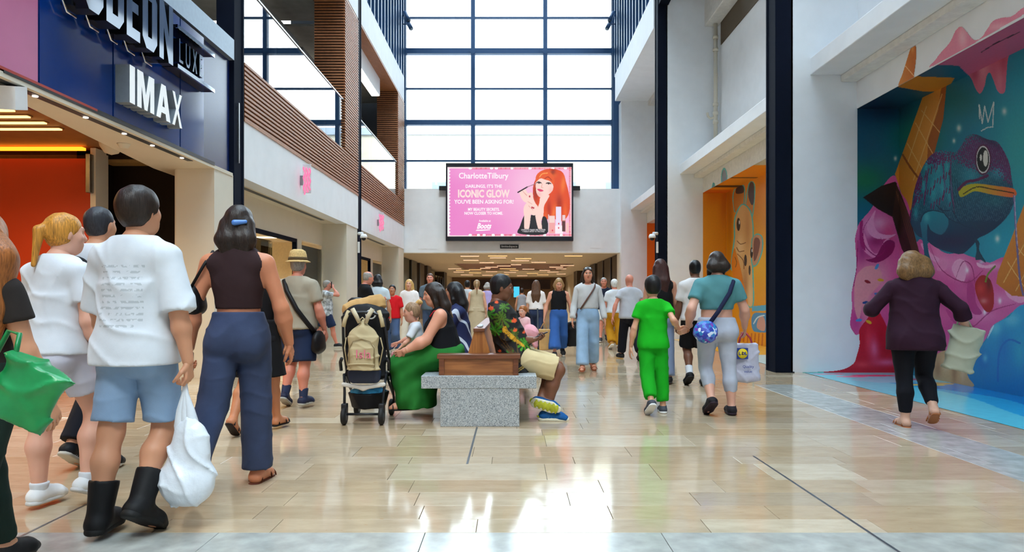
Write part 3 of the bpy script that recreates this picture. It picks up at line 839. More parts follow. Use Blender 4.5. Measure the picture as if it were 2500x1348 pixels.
# ================================================================ people
# local frame of a figure: +Y is forward, +X its right hand, +Z up, origin on the ground under the pelvis
class Fig:
    def __init__(s, H, w=1.0, belly=0.0, bust=0.0, hip=1.0, lean=0.0, sway=0.0, yaw=0.0, head=(0, 0, 0), legs=((18, 12, 2, 0), (-14, 8, 2, 20)),
                 arms=None, seat=None, hs=1.0, limb=1.0, shw=1.0, legturn=0.0, neck=1.0, legw=1.0):
        """legs: (hip flex, knee flex, abduct, foot pitch) for right, left; arms: dicts for right, left"""
        s.H, s.w, s.hip, s.limb, s.hs, s.bustv, s.bellyv, s.neckw, s.legw = H, w, hip, limb, hs, bust, belly, neck, legw
        P = np.zeros(3, np.float32)
        s.legs = []
        mz = 9
        for i, (fl, kn, ab, fp) in enumerate(legs):
            sd = 1 if i == 0 else -1
            hj = P + _v((sd * .05 * H * (0.5 + hip * .5), 0, -.01 * H))
            f, k_, a = R_(fl), R_(fl - kn), R_(ab)
            kj = hj + .245 * H * nrm((sd * math.sin(a), math.sin(f) * math.cos(a), -math.cos(f) * math.cos(a)))
            aj = kj + .236 * H * nrm((sd * math.sin(a) * .4, math.sin(k_), -math.cos(k_)))
            t = R_(fp); turn = R_(8 * sd)
            fd = _v((math.sin(turn) * math.cos(t), math.cos(turn) * math.cos(t), -math.sin(t)))     # toe direction, pitched down by fp
            up = _v((0, math.sin(t), math.cos(t)))
            s.legs.append(dict(h=hj, k=kj, a=aj, fd=fd, up=up, sd=sd))
            heel = aj - fd * .035 * H - up * .042 * H; toe = aj + fd * .115 * H - up * .042 * H
            s.legs[-1].update(heel=heel, toe=toe); mz = min(mz, heel[2], toe[2])
        dz = -mz if seat is None else seat - (-.085 * H)
        s.P = P + _v((0, 0, dz))
        for L in s.legs:
            for k in ('h', 'k', 'a', 'heel', 'toe'): L[k] = L[k] + _v((0, 0, dz))
        s.R = rotz(R_(yaw)) @ roty(R_(sway)) @ rotx(-R_(lean))
        U = s.U
        s.neck0 = U((0, -.012, .285)); s.headC = None
        s.Rh = s.R @ rotz(R_(head[1])) @ rotx(R_(head[0])) @ roty(R_(head[2]))
        s.neck1 = U((0, -.004, .325))
        s.headC = s.neck1 + s.Rh @ _v((0, .014 * H, .073 * H * hs))
        s.arms = []
        arms = arms or ({}, {})
        for i, A in enumerate(arms):
            sd = 1 if i == 0 else -1
            sh = U((sd * .099 * w ** .5 * shw, -.012, .258))
            La, Lf = .168 * H, .145 * H
            if 'to' in A:
                T = _v(A['to']); dv = T - sh; dist = min(np.linalg.norm(dv), (La + Lf) * .998); dn = nrm(dv)
                ca = (La ** 2 + dist ** 2 - Lf ** 2) / (2 * La * dist); ca = max(-1, min(1, ca))
                pole = _v(A.get('pole', (sd * .6, -1, -.4))); pole = nrm(pole - dn * (pole @ dn))
                e = sh + La * (dn * ca + pole * math.sqrt(max(0, 1 - ca * ca)))
                wr = sh + dn * dist
            else:
                f, ab, el, inn = R_(A.get('flex', 5)), R_(A.get('abd', 10)), R_(A.get('elb', 18)), R_(A.get('inw', 0))
                d = s.R @ _v((sd * math.sin(ab), math.sin(f) * math.cos(ab), -math.cos(f) * math.cos(ab)))
                e = sh + La * nrm(d)
                f2 = f + el
                d2 = s.R @ _v((sd * math.sin(ab * .5 - inn), math.sin(f2) * math.cos(ab * .5 - inn), -math.cos(f2) * math.cos(ab * .5 - inn)))
                wr = e + Lf * nrm(d2)
            dirf = nrm(wr - e)
            pal = _v(A.get('palm', (-sd, 0, 0))); pal = nrm(pal - dirf * (pal @ dirf))
            hd = nrm(A['hdir']) if 'hdir' in A else dirf
            pal = nrm(pal - hd * (pal @ hd))
            s.arms.append(dict(s=sh, e=e, w=wr, d=hd, n=pal, sd=sd, curl=A.get('curl', 22), grip=wr + hd * .058 * H + pal * .022))
    def U(s, p):     # upper-body point given as fractions of H above the pelvis
        return s.P + s.R @ (_v(p) * s.H)
    def hd(s, p):    # head point, fractions of H*hs around head centre
        return s.headC + s.Rh @ (_v(p) * s.H * s.hs)
    # ---- primitive sets (e = inflation)
    def torso(s, e=0.0, full=True):
        H, w, hp, R = s.H, s.w, s.hip, s.R
        b = s.bellyv
        L = [Ell(s.U((0, -.004, -.005)), _v((.092 * hp * H + e, .066 * hp ** .7 * H + e, .075 * H + e)), R),
             Ell(s.U((0, .002 + b * .25, .085)), _v(((.074 * w + b * .35) * H + e, (.055 * w ** .6 + b * .75) * H + e, .10 * H + e)), R),
             Ell(s.U((0, -.003, .2)), _v((.089 * w * H + e, .063 * w ** .6 * H + e, .105 * H + e)), R)]
        for sd in (-1, 1):
            L.append(Ell(s.U((sd * .043 * hp, -.036 * hp, -.035)), _v((.05 * hp * H + e, .047 * hp * H + e, .056 * H + e)), R))
            sx = sd * .088 * w ** .5
            L.append((Cone(s.U((sd * .02, -.012, .262)), s.U((sx, -.014, .254)), .04 * H + e, .031 * H * s.limb ** .5 + e), .03 * H))
            if s.bustv: L.append(Ell(s.U((sd * .042, .045 + s.bustv * .3, .185)), _v(((.042 + s.bustv * .3) * H + e,) * 3)))
            if full: L.append((Cone(s.U((sd * .062, -.016, .262)), s.U((0, -.014, .3)), .026 * H + e, .027 * H + e), .035 * H))
        return [(p if isinstance(p, tuple) else (p, .035 * H)) for p in L]
    def legp(s, i, e=0.0, upto=2.0, flare=0.0, cap=1, straight=False):
        """upto: 1 = knee, 2 = ankle"""
        H, q = s.H, s.legw; L = s.legs[i]; out = []
        hj, kj, aj = L['h'], L['k'], L['a']
        t1 = min(upto, 1.0)
        end = hj + (kj - hj) * t1
        ra, rk = .052 * H * q * s.hip ** .5, .034 * H * q ** .7
        if upto < 1: rk = ra + (rk - ra) * t1
        if straight: rk = max(rk, ra * .8)
        out.append((Cone(hj, end, ra + e, rk + e + (flare if upto <= 1 else flare * .3), cap=cap if upto <= 1 else 0), .02 * H))
        if upto > 1:
            t2 = upto - 1; fw = nrm(np.cross(np.cross(aj - kj, L['fd']), aj - kj)) * .011 * H
            m = kj + (aj - kj) * min(.36, t2) - (fw if not straight else 0)
            rm = .0345 * H * q ** .8
            if straight:
                out.append((Cone(kj, kj + (aj - kj) * t2, rk + e + flare * .3, rk * .8 + e + flare, cap=cap), .02 * H))
            else:
                out.append((Cone(kj, m, rk * .95 + e, rm + e), .02 * H))
                e2 = kj + (aj - kj) * t2
                out.append((Cone(m, e2, rm + e, (.0345 + (.0205 - .0345) * max(0, (t2 - .36) / .64)) * H * q ** .5 + e + flare, cap=cap if upto < 2 else 0), .02 * H))
        return out
    def foot(s, i, e=0.0):
        H = s.H; L = s.legs[i]
        hl = L['heel'] + L['up'] * .022 * H + L['fd'] * .018 * H; bl = L['toe'] + L['up'] * .018 * H - L['fd'] * .04 * H; tp = L['toe'] + L['up'] * .011 * H - L['fd'] * .014 * H
        side = nrm(np.cross(L['fd'], L['up']))
        return [(Cone(L['a'], hl, .0205 * H + e, .02 * H + e), .015 * H), (Cone(hl, bl, .021 * H + e, .02 * H + e, sq=(side, 1.18)), .012 * H),
                (Cone(L['a'] + L['fd'] * .012 * H, bl, .02 * H + e, .016 * H + e), .015 * H), (Cone(bl, tp, .019 * H + e, .013 * H + e, sq=(side, 1.5)), .01 * H)]
    def armp(s, i, e=0.0, upto=2.0, flare=0.0, cap=1, start=0.0):
        H, q = s.H, s.limb; A = s.arms[i]; out = []
        t1 = min(1.0, upto); ra, re, rw = .0272 * H * q, .0225 * H * q, .016 * H * q ** .5
        en = A['s'] + (A['e'] - A['s']) * t1
        out.append((Cone(A['s'] + (A['e'] - A['s']) * start, en, ra + e, ra + (re - ra) * t1 + e + (flare if upto <= 1 else 0), cap=cap if upto <= 1 else 0), .022 * H))
        if upto > 1:
            t2 = upto - 1; e2 = A['e'] + (A['w'] - A['e']) * t2
            m = A['e'] + (A['w'] - A['e']) * min(.3, t2)
            out.append((Cone(A['e'], m, re * .97 + e, .025 * H * q + e), .02 * H))
            out.append((Cone(m, e2, .025 * H * q + e, rw + (.025 * H * q - rw) * (1 - t2) + e + flare, cap=cap if upto < 2 else 0), .02 * H))
        return out
    def hand(s, i):
        H = s.H; A = s.arms[i]; sc = H / 1.75 * (1.05 if s.hs > 1.15 else 1.0); d, n, w = A['d'], A['n'], A['w']
        side = nrm(np.cross(d, n)) * A['sd']      # toward the thumb
        if A['sd'] > 0: side = nrm(np.cross(n, d))
        else: side = nrm(np.cross(d, n))
        out = [(Cone(w - d * .03 * sc, w + d * .012 * sc, .0165 * H * s.limb ** .5, .021 * sc, sq=(n, .8)), .01)]
        Ls = [.074, .083, .076, .06]; c = R_(A['curl'])
        for j in range(4):
            off = (1.5 - j) * .0195 * sc
            k0 = w + d * (.088 - abs(j - 1.2) * .004) * sc + side * off
            out.append((Cone(w + d * .015 * sc + side * off * .6, k0, .0125 * sc, .0105 * sc), .012 * sc))
            p = k0; ang = c * .6; spread = (1.5 - j) * .05
            for f_, rr0, rr1 in ((.46, .0092, .0083), (.30, .0083, .0076), (.24, .0076, .0064)):
                dd = nrm(d * math.cos(ang) + n * math.sin(ang) + side * spread)
                q = p + dd * Ls[j] * f_ * sc
                out.append((Cone(p, q, rr0 * sc, rr1 * sc), .0035 * sc)); p = q; ang += c * (1.1 + .06 * j)
        t0 = w + d * .022 * sc + side * .02 * sc; t1 = t0 + (d * .6 + side * .72 + n * .28) * .042 * sc
        t2 = t1 + nrm(d * .86 + side * .25 + n * (.25 + .3 * min(c, 1.2))) * .034 * sc; t3 = t2 + nrm(d * .8 + n * (.3 + .5 * min(c, 1.2)) - side * .1) * .027 * sc
        out += [(Cone(t0, t1, .0155 * sc, .0115 * sc), .01 * sc), (Cone(t1, t2, .011 * sc, .0095 * sc), .004 * sc), (Cone(t2, t3, .0095 * sc, .0075 * sc), .004 * sc)]
        return out
    def headp(s, e=0.0, face=True):
        Hh = s.H * s.hs; h = s.hd; R = s.Rh
        L = [(Cone(s.neck0, s.neck1 + (s.neck1 - s.neck0) * .4, .033 * s.H * s.neckw, .03 * s.H * s.neckw), .02 * s.H),
             (Ell(h((0, -.008, .016)), _v((.0435, .0545, .05)) * Hh, R), .02 * s.H),
             (Ell(h((0, .012, -.018)), _v((.0375, .042, .05)) * Hh, R), .03 * Hh),
             (Ell(h((0, .03, -.05)), _v((.022, .02, .018)) * Hh, R), .03 * Hh)]
        if face:
            L += [(Cone(h((0, .052, .004)), h((0, .063, -.017)), .0055 * Hh, .0085 * Hh), .012 * Hh),
                  (Cone(h((-.016, .047, .014)), h((.016, .047, .014)), .008 * Hh, .008 * Hh), .012 * Hh),
                  (Cone(h((-.011, .049, -.0365)), h((.011, .049, -.0365)), .0055 * Hh, .0055 * Hh), .008 * Hh)]
            for sd in (-1, 1):
                L.append((Ell(h((sd * .0425, -.004, -.008)), _v((.006, .011, .018)) * Hh, R @ rotz(sd * -.35)), .006 * Hh))
                L.append((Ell(h((sd * .024, .034, -.016)), _v((.014, .013, .013)) * Hh, R), .014 * Hh))
        return L
    def eyesub(s):
        Hh = s.H * s.hs
        return [(Ell(s.hd((sd * .0175, .0535, .0035)), _v((.011, .009, .0065)) * Hh, s.Rh), .008 * Hh) for sd in (-1, 1)]

SKIN = {}
def skin_mat(col):
    k = 'skin_%d_%d_%d' % tuple(col)
    return mat(k, col, 0.5, var=0.04, scale=9, bump=0.0, attr='Col', subsurf=0.12)
def body(fig, root, h, col, hands=(1, 1), face=True, lips=None, brow=(60, 42, 30), headh=None, feet=True, armstart=0, toes=True):
    """the one continuous body mesh: torso, limbs, feet, head with face, five-fingered hands"""
    pr = fig.torso()
    for i in (0, 1):
        pr += fig.legp(i) + (fig.foot(i) if feet else []) + fig.armp(i, cap=0)
    pr.append((Cone(fig.neck0, fig.neck1, .034 * fig.H * fig.neckw, .03 * fig.H * fig.neckw), .02 * fig.H))
    parts = [solid(pr, h, smooth=1)]
    hh = headh or max(.0048, h * .55)
    parts.append(solid(fig.headp(face=face), hh, subs=fig.eyesub() if face else (), smooth=1))
    nb = len(parts[0][0]); nh = len(parts[1][0])
    for i in (0, 1):
        if hands[i]: parts.append(solid(fig.hand(i), max(.0042, h * .42), smooth=1))
    V, Q = join(parts)
    c = np.tile(np.array(rgb(col), np.float32), (len(V), 1))
    if face:
        Hh = fig.H * fig.hs; q = (V[nb:nb + nh] - fig.headC) @ fig.Rh / Hh; hc = c[nb:nb + nh]
        def dab(cx, cz, rx, rz, colr, yb=.03):
            m = (((q[:, 0] - cx) / rx) ** 2 + ((q[:, 2] - cz) / rz) ** 2 < 1) & (q[:, 1] > yb); hc[m] = rgb(colr)
        dk = tuple(x * .72 for x in col)
        lp = lips or tuple(min(255, x) for x in (col[0] * .82, col[1] * .55, col[2] * .55))
        for sd in (-1, 1):
            dab(sd * .0178, .0185, .012, .0022, tuple(.5 * a_ + .5 * b_ for a_, b_ in zip(brow, col)))
            dab(sd * .0175, .004, .0105, .0056, (222, 214, 206)); dab(sd * .0175, .004, .0048, .0054, (70, 50, 40))
        dab(0, -.0365, .0135, .0055, lp)
        c[nb:nb + nh] = hc
    o = sdf_obj('body', (V, Q), skin_mat(col), root, c)
    return o

def cloth(name, col=(20,18,20), rough=0.85, var=0.06, scale=9, bump=0.08, bscale=420, **k):
    return mat(name, col, rough, var=var, scale=scale, bump=bump, bscale=bscale, sheen=0.0, spec=.25, **k)
def top(fig, root, h, m, sleeve=.5, hem=-.03, e=.012, flare=.012, drape=0.0, neckcut=.302, name='shirt', noise=.003, shoulder=True, col=None, seed=1, nfreq=24, cutarm=0.0):
    """upper garment; sleeve 0 none, 1 elbow, 2 wrist; hem as fraction of H above pelvis"""
    e = e + .25 * h; H = fig.H
    pr = fig.torso(e, full=True)
    if drape:
        rx, ry = (.089 * fig.w * H + e), (.064 * fig.w ** .6 * H + e)
        rx2 = max(rx, .092 * fig.hip * H + e, (.074 * fig.w + fig.bellyv * .35) * H + e) + drape; ry2 = max(ry, .066 * fig.hip ** .7 * H + e + .02, (.055 * fig.w ** .6 + fig.bellyv * .9) * H + e) + drape
        if hem > .03: rx2, ry2 = rx + drape * .5, ry + drape * .5
        pr.append((Tub(fig.U((0, -.006, .17)), (hem - .17) * H, (rx * .9, ry * .9), (rx2, ry2), fig.R), .04 * H))
    apart = sleeve > 1.0
    if sleeve > 0 and not apart:
        for i in (0, 1): pr += [(p_, .012 * H) for p_, _ in fig.armp(i, e * .8 + (.003 if sleeve < 1 else .001), upto=sleeve, flare=flare)]
    up = fig.R @ _v((0, 0, 1))
    cuts = [(-up, -float(up @ fig.U((0, 0, hem))))]
    subs = [(Ell(fig.U((0, .010, .322)), _v((.044, .046, .034)) * H * max(1, fig.neckw), fig.R), .008)]
    subs += [(Ell(fig.U((0, -.01, .354)), _v((.2, .2, .032)) * H, fig.R), .008)]
    if sleeve == 0 and shoulder:      # arm holes
        for sd, A in zip((1, -1), fig.arms):
            subs.append((Cone(A['s'] + fig.R @ _v((sd * (.012 + cutarm) * H, 0, .045 * H)), A['s'] + fig.R @ _v((sd * (.02 + cutarm) * H, 0, -.03 * H)), .034 * H * fig.limb, .036 * H * fig.limb), .01))
    vq = solid(pr, h, cuts=cuts, subs=subs, noise=noise, nfreq=nfreq, seed=seed)
    if apart: vq = join([vq] + [solid([(p_, .012 * H) for p_, _ in fig.armp(i, e * .8, upto=sleeve, flare=flare)], h, noise=noise, nfreq=nfreq, seed=seed + i) for i in (0, 1)])
    return sdf_obj(name, vq, m, root)
def bottoms(fig, root, h, m, upto=1.9, waist=.075, e=.009, flare=0.0, straight=False, name='trousers', noise=.003, seed=2, nfreq=26):
    e = e + .25 * h; H = fig.H
    pr = [p for p in fig.torso(e)[:2]] + [p for p in fig.torso(e) if isinstance(p[0], Ell) and p[0].c[2] < fig.U((0, 0, .0))[2] + .02 * H and p[0].r[2] < .09 * H][1:]
    pr = [(pr[0][0], .06 * H), (pr[1][0], .07 * H)] + pr[2:]
    for i in (0, 1): pr += [(p_, .009 * H) for p_, _ in fig.legp(i, e, upto, flare, 1, straight)]
    up = fig.R @ _v((0, 0, 1))
    cuts = [(up, float(up @ fig.U((0, 0, waist))))]
    return sdf_obj(name, solid(pr, h, cuts=cuts, noise=noise, nfreq=nfreq, seed=seed), m, root)
def skirt(fig, root, h, m, z0, z1, r0, r1, name='skirt', noise=.006, flat=.94, seed=3):
    """z0 top, z1 hem in metres above ground"""
    c = fig.P.copy(); c[2] = z0
    pr = [(Tub(c, z1 - z0, (r0, r0 * flat), (r1, r1 * flat)), .02)]
    return sdf_obj(name, solid(pr, h, noise=noise, nfreq=30, seed=seed), m, root)
def shoe(fig, root, i, h, m, msole=None, e=.007, high=0.0, kind="shoe", thick=.02):
    H = fig.H; L = fig.legs[i]; h = min(h, .009)
    a = L['a']; up = L['up']; fd = L['fd']
    base = L['heel'] - up * .002
    if kind == 'sandal':
        side = nrm(np.cross(fd, up))
        f = MB()
        pr = [(Cone(L['heel'] + fd * .014 * H, L['toe'] - fd * .03 * H, .023 * H, .027 * H, sq=(up, .3)), .01)]
        o = sdf_obj('sandal', solid(pr, .006), m, root)
        for t, wd in ((.62, .029), (.82, .03), (.15, .025)):
            c = L['heel'] + (L['toe'] - L['heel']) * t
            pts = [c + side * wd * H * math.cos(x) + up * (.005 * H + (.042 - .018 * t) * H * math.sin(x)) for x in np.linspace(0, math.pi, 9)]
            MB().tube(pts, .006, 6).build('strap', m, o, local=True)
        return o
    pr = fig.foot(i, e)
    if high > 0:
        pr.append((Cone(a, a + (L['k'] - a) * high, .026 * H + e, .034 * H + e, cap=1), .012 * H))
    topz = a + up * (.004 * H) if not high else None
    cuts = [(-up, -float(up @ (base - up * .0)))]
    if not high: cuts.append((nrm(up * .9 - fd * .12), float(nrm(up * .9 - fd * .12) @ (a + up * .012 * H))))
    o = sdf_obj(kind, solid(pr, h, cuts=cuts), m, root)
    side = nrm(np.cross(fd, up))
    sp = [(Cone(L['heel'] + fd * .016 * H + up * .006, L['toe'] - fd * .045 * H + up * .006, .024 * H + e, .027 * H + e, sq=(up, .9)), .01),
          (Cone(L['toe'] - fd * .045 * H + up * .006, L['toe'] - fd * .012 * H + up * .006, .027 * H + e, .016 * H + e), .01)]
    so = sdf_obj('sole', solid(sp, h, cuts=[(up, float(up @ (base + up * thick))), (-up, -float(up @ (base - up * .004)))]), msole or m, o)
    return o
def sock(fig, root, i, h, m, t=.75):
    L = fig.legs[i]; H = fig.H
    p = L['a'] + (L['k'] - L['a']) * (1 - t)
    return sdf_obj('sock', solid([(Cone(L['a'] - L['up'] * .01, p, .0225 * H + .0055, .0265 * H + .008, cap=1), .01)], min(h, .008)), m, root)

def hair(fig, root, h, m, style='short', length=.2, e=.007, name='hair', wid=1.0, seed=4, part=0.0, fringe=False):
    """style: short, cap, bob, long, ponytail, bun, fringe_only"""
    Hh = fig.H * fig.hs; d = fig.hd; R = fig.Rh; h = max(.0055, h * .7)
    sc = _v((.0445, .0555, .051)) * Hh + e
    pr = [(Ell(d((0, -.008, .016)), sc, R), .01)]
    if style in ('bob', 'long', 'ponytail', 'bun'):
        pr.append((Ell(d((0, -.014, -.004)), _v((.043 * wid, .047, .05)) * Hh + e, R), .02))
    else:
        pr.append((Ell(d((0, -.017, -.012)), _v((.041, .04, .04)) * Hh + e * .8, R), .02))
    down = nrm(fig.R @ _v((0, -.16, -1)))
    subs = []
    fcut = Ell(d((0, .052, -.028)), _v((.036 if style != 'short' else .055, .043, .062 if not fringe else .05)) * Hh, R)
    subs.append((fcut, .006))
    if style == 'short':
        subs.append((Ell(d((0, .03, -.055)), _v((.08, .05, .05)) * Hh, R), .006))
        subs.append((Ell(d((0, 0, -.085)), _v((.08, .09, .04)) * Hh, R), .006))
    if style in ('bob', 'long'):
        L = length
        b0 = d((0, -.034, .0))
        for sx in (-.03, -.012, .012, .03):
            p0 = d((sx * wid, -.034, -.005)); p1 = p0 + down * L * .5 + fig.R @ _v((sx * .3 * Hh / .9, -.014, 0)); p2 = p0 + down * L + fig.R @ _v((sx * .2, -.0 + .01, 0))
            pr += [(Cone(p0, p1, .027 * Hh * wid + e, .026 * Hh * wid + e), .02), (Cone(p1, p2, .026 * Hh * wid + e, .018 * Hh * wid), .02)]
        for sd in (-1, 1):
            p0 = d((sd * .034, .012, .0)); p1 = d((sd * .04 * wid, .004, -.055)); p2 = p1 + down * min(L * .55, .2) + fig.R @ _v((sd * .01, .02, 0))
            pr += [(Cone(p0, p1, .016 * Hh + e * .5, .017 * Hh), .015), (Cone(p1, p2, .017 * Hh, .01 * Hh), .015)]
    if style == 'ponytail':
        p0 = d((0, -.06, .02)); p1 = p0 + R @ _v((.0, -.03, -.03)); p2 = p1 + down * length
        pr += [(Cone(p0, p1, .014 * Hh, .018 * Hh), .008), (Cone(p1, p2, .02 * Hh, .007 * Hh), .01)]
    if style == 'bun':
        pr.append((Ell(d((0, -.066, .03)), _v((.024, .022, .024)) * Hh, R), .008))
    if style == 'balding':
        subs.append((Ell(d((0, .01, .075)), _v((.04, .075, .062)) * Hh, R), .006))
    def nf(X, Y, Z):
        f = 95
        return .0022 * np.sin(X * f + 2 * np.sin(Z * 9 + seed)) * np.sin(Y * f * .8 + Z * 5) 
    return sdf_obj(name, solid(pr, h, subs=subs, noisefn=nf), m, root)
def hairmat(name, col):
    if name in _mats: return _mats[name]
    m = mat(name, col, .42, var=.0, spec=.35); n, l = m.node_tree.nodes, m.node_tree.links; p = n['Principled BSDF']
    tc = n.new('ShaderNodeTexCoord'); mp = n.new('ShaderNodeMapping'); mp.inputs['Scale'].default_value = (90, 90, 7)
    nz = n.new('ShaderNodeTexNoise'); nz.inputs['Scale'].default_value = 1.6; nz.inputs['Detail'].default_value = 4
    l.new(tc.outputs['Object'], mp.inputs[0]); l.new(mp.outputs[0], nz.inputs['Vector'])
    rp = n.new('ShaderNodeValToRGB'); e = rp.color_ramp; e.elements[0].position = .3; e.elements[1].position = .72
    e.elements[0].color = (*[x * .55 for x in rgb(col)], 1); e.elements[1].color = (*[min(1, x * 1.6) for x in rgb(col)], 1)
    l.new(nz.outputs[0], rp.inputs[0]); l.new(rp.outputs[0], p.inputs['Base Color'])
    bp = n.new('ShaderNodeBump'); bp.inputs['Strength'].default_value = .35; bp.inputs['Distance'].default_value = .006
    l.new(nz.outputs[0], bp.inputs['Height']); l.new(bp.outputs[0], p.inputs['Normal'])
    return m
# ---------------------------------------------------------------- cast
WALK_R = ((20, 6, 1, 0), (-16, 22, 1, 32))      # right foot planted ahead, left heel lifting
WALK_L = ((-16, 22, 1, 32), (20, 6, 1, 0))
STRIDE_R = ((-8, 2, 1, 0), (14, 48, 1, 30))     # right foot planted, left foot swinging
STRIDE_L = ((14, 48, 1, 30), (-8, 2, 1, 0))
STAND = ((3, 2, 2, 0), (-3, 2, 2, 0))
FAIR, TAN, BROWN, DARKS, PINK = (226, 170, 146), (206, 146, 112), (150, 96, 68), (112, 70, 50), (214, 138, 116)
ARM = lambda fl=4, ab=10, el=16, **k: dict(flex=fl, abd=ab, elb=el, **k)
PEOPLE = {}
def hres(d): return min(max(d * .0021, .0092), .026)
def person(key, label, px, d, H, rz, skin, arms=None, group=None, **kw):
    r = empty('person', (PX(px, d), d, 0), label, 'person', group, rz=R_(rz))
    f = Fig(H, arms=arms or (ARM(), ARM()), **kw)
    r['skin'] = 0; del r['skin']
    PEOPLE[key] = (r, f, hres(d), skin)
    return r, f, hres(d)
def world_pt(key, p):
    r, f = PEOPLE[key][:2]
    return Matrix.Rotation(r.rotation_euler.z, 4, 'Z') @ Vector([float(q) for q in p]) + r.location
def shoes(f, r, h, up, sole=(225, 225, 222), kind='shoe', **k):
    m = cloth('shoe_%d_%d_%d' % tuple(up), up, .6, bump=.1); ms = cloth('sole_%d_%d_%d' % tuple(sole), sole, .6, bump=.05)
    for i in (0, 1): shoe(f, r, i, h, m, ms, kind=kind, **k)
C = lambda n, *c, **k: cloth(n, c, **k)
M_hblack, M_hdark, M_hbrown, M_haub, M_hblond, M_hgrey, M_hwhite = hairmat('hair_black', (20, 18, 20)), hairmat('hair_dark_brown', (40, 28, 22)), hairmat('hair_brown', (86, 58, 40)), hairmat('hair_auburn', (150, 88, 40)), hairmat('hair_blond', (205, 165, 100)), hairmat('hair_grey', (150, 145, 140)), hairmat('hair_white', (225, 222, 215))
M_hgold = hairmat('hair_gold', (190, 130, 50))
M_tee = C('tee_white', 214, 218, 225); M_teew = C('tee_white_warm', 216, 212, 210)
def denim(name, col, fade=.16): return mat(name, col, .85, var=fade, scale=4.5, bump=.12, bscale=300)

# --- nearest walkers, cinema side
r, f, h = person('redhair', 'woman with long loose auburn hair at the frame edge carrying a green bag', -50, 2.95, 1.56, -10, TAN,
                 (ARM(10, 10, 12), ARM()), legs=WALK_L, w=1.0, hip=1.05)
body(f, r, h, TAN); top(f, r, h, C('dark_top', 42, 36, 34), .5); bottoms(f, r, h, C('dark_green_trousers', 26, 42, 36), 1.9, .07, .01)
hair(f, r, h, M_haub, 'long', .42, wid=1.35, e=.016)
sdf_obj('hair_lock', solid([(Cone(f.hd((.02, -.03, .01)), f.hd((.075, -.04, -.06)), .07, .075), .07), (Cone(f.hd((.075, -.04, -.06)), f.hd((.085, -.045, -.19)), .07, .05), .07), (Cone(f.hd((.085, -.045, -.19)), f.hd((.07, -.04, -.29)), .05, .015), .03)], .008, noisefn=lambda X, Y, Z: .004 * np.sin(X * 80 + 2 * np.sin(Z * 9)) + 0 * Y), M_haub, r); shoes(f, r, h, (30, 28, 28), (60, 56, 52))

r, f, h = person('ponytail', 'blonde ponytailed woman in white tee, pale shorts and white trainers', 142, 4.08, 1.65, -16, FAIR,
                 (ARM(2, 10, 26, curl=35), ARM(14, 12, 22)), legs=((24, 34, 2, 24), (-2, 0, 2, 0)), w=1.08, hip=1.12, lean=2, head=(0, -24, 0), legw=1.08)
body(f, r, h, FAIR); top(f, r, h, M_tee, .62, -.02, .016, .016, drape=.012, noise=.006)
bottoms(f, r, h, C('shorts_pale_lilac', 206, 206, 222), .62, .07, .012, .014, name='shorts', noise=.004)
hair(f, r, h, M_hgold, 'ponytail', .2); shoes(f, r, h, (226, 228, 230), (205, 205, 205))
for i in (0, 1): sock(f, r, i, h, M_tee, .88)
MB().tube([f.hd((math.cos(a) * .013, -.062 + math.sin(a) * .013, .012)) for a in np.linspace(0, 6.28, 12)], .006, 6).build('hair_tie', M_black, r, local=True)

r, f, h = person('backpack', 'dark haired man in white shirt with a black backpack strap, between two white tees', 240, 5.06, 1.83, -4, TAN,
                 (ARM(-4, 10, 20), ARM(8, 10, 20)), legs=STRIDE_R, w=1.06, head=(0, -6, 0))
body(f, r, h, TAN); top(f, r, h, C('shirt_white_blue', 220, 226, 236), .6, -.03, .014)
bottoms(f, r, h, C('trousers_black', 20, 22, 32), 1.92, .06, .012, .012, straight=True)
hair(f, r, h, hairmat('hair_black_grey', (44, 44, 50)), 'short', e=.006); shoes(f, r, h, (22, 24, 30), (190, 188, 180))
for i in (0, 1):
    L = f.legs[i]; sd = nrm(np.cross(L['fd'], L['up']))
    for k in range(3):
        c = L['heel'] + L['fd'] * (.075 + .022 * k) + L['up'] * .04
        MB().tube([c + sd * .046 - L['up'] * .02 - L['fd'] * .01, c + sd * .042 + L['fd'] * .004, c + sd * .026 + L['up'] * .022 + L['fd'] * .014], .0045, 6).build('stripe', M_tee, r, local=True)
BP = empty('backpack', tuple(r.location), 'black rucksack worn by man in white shirt by orange wall', 'backpack', rz=r.rotation_euler.z)
sdf_obj('pack', solid([Ell(f.U((-.02, -.115, .17)), (.12, .07, .17)), (Cone(f.U((-.02, -.1, .1)), f.U((-.02, -.1, .22)), .1, .09), .04)], .012), cloth('pack_black', (18, 18, 22)), BP)
for sd in (-1, 1):
    MB().tube([f.U((sd * .06, -.09, .25)), f.U((sd * .07, -.05, .293)), f.U((sd * .07, .01, .3)), f.U((sd * .07, .062, .25)), f.U((sd * .075, .05, .14))], .02, 8).build('strap', cloth('pack_black', (18, 18, 22)), BP, local=True)

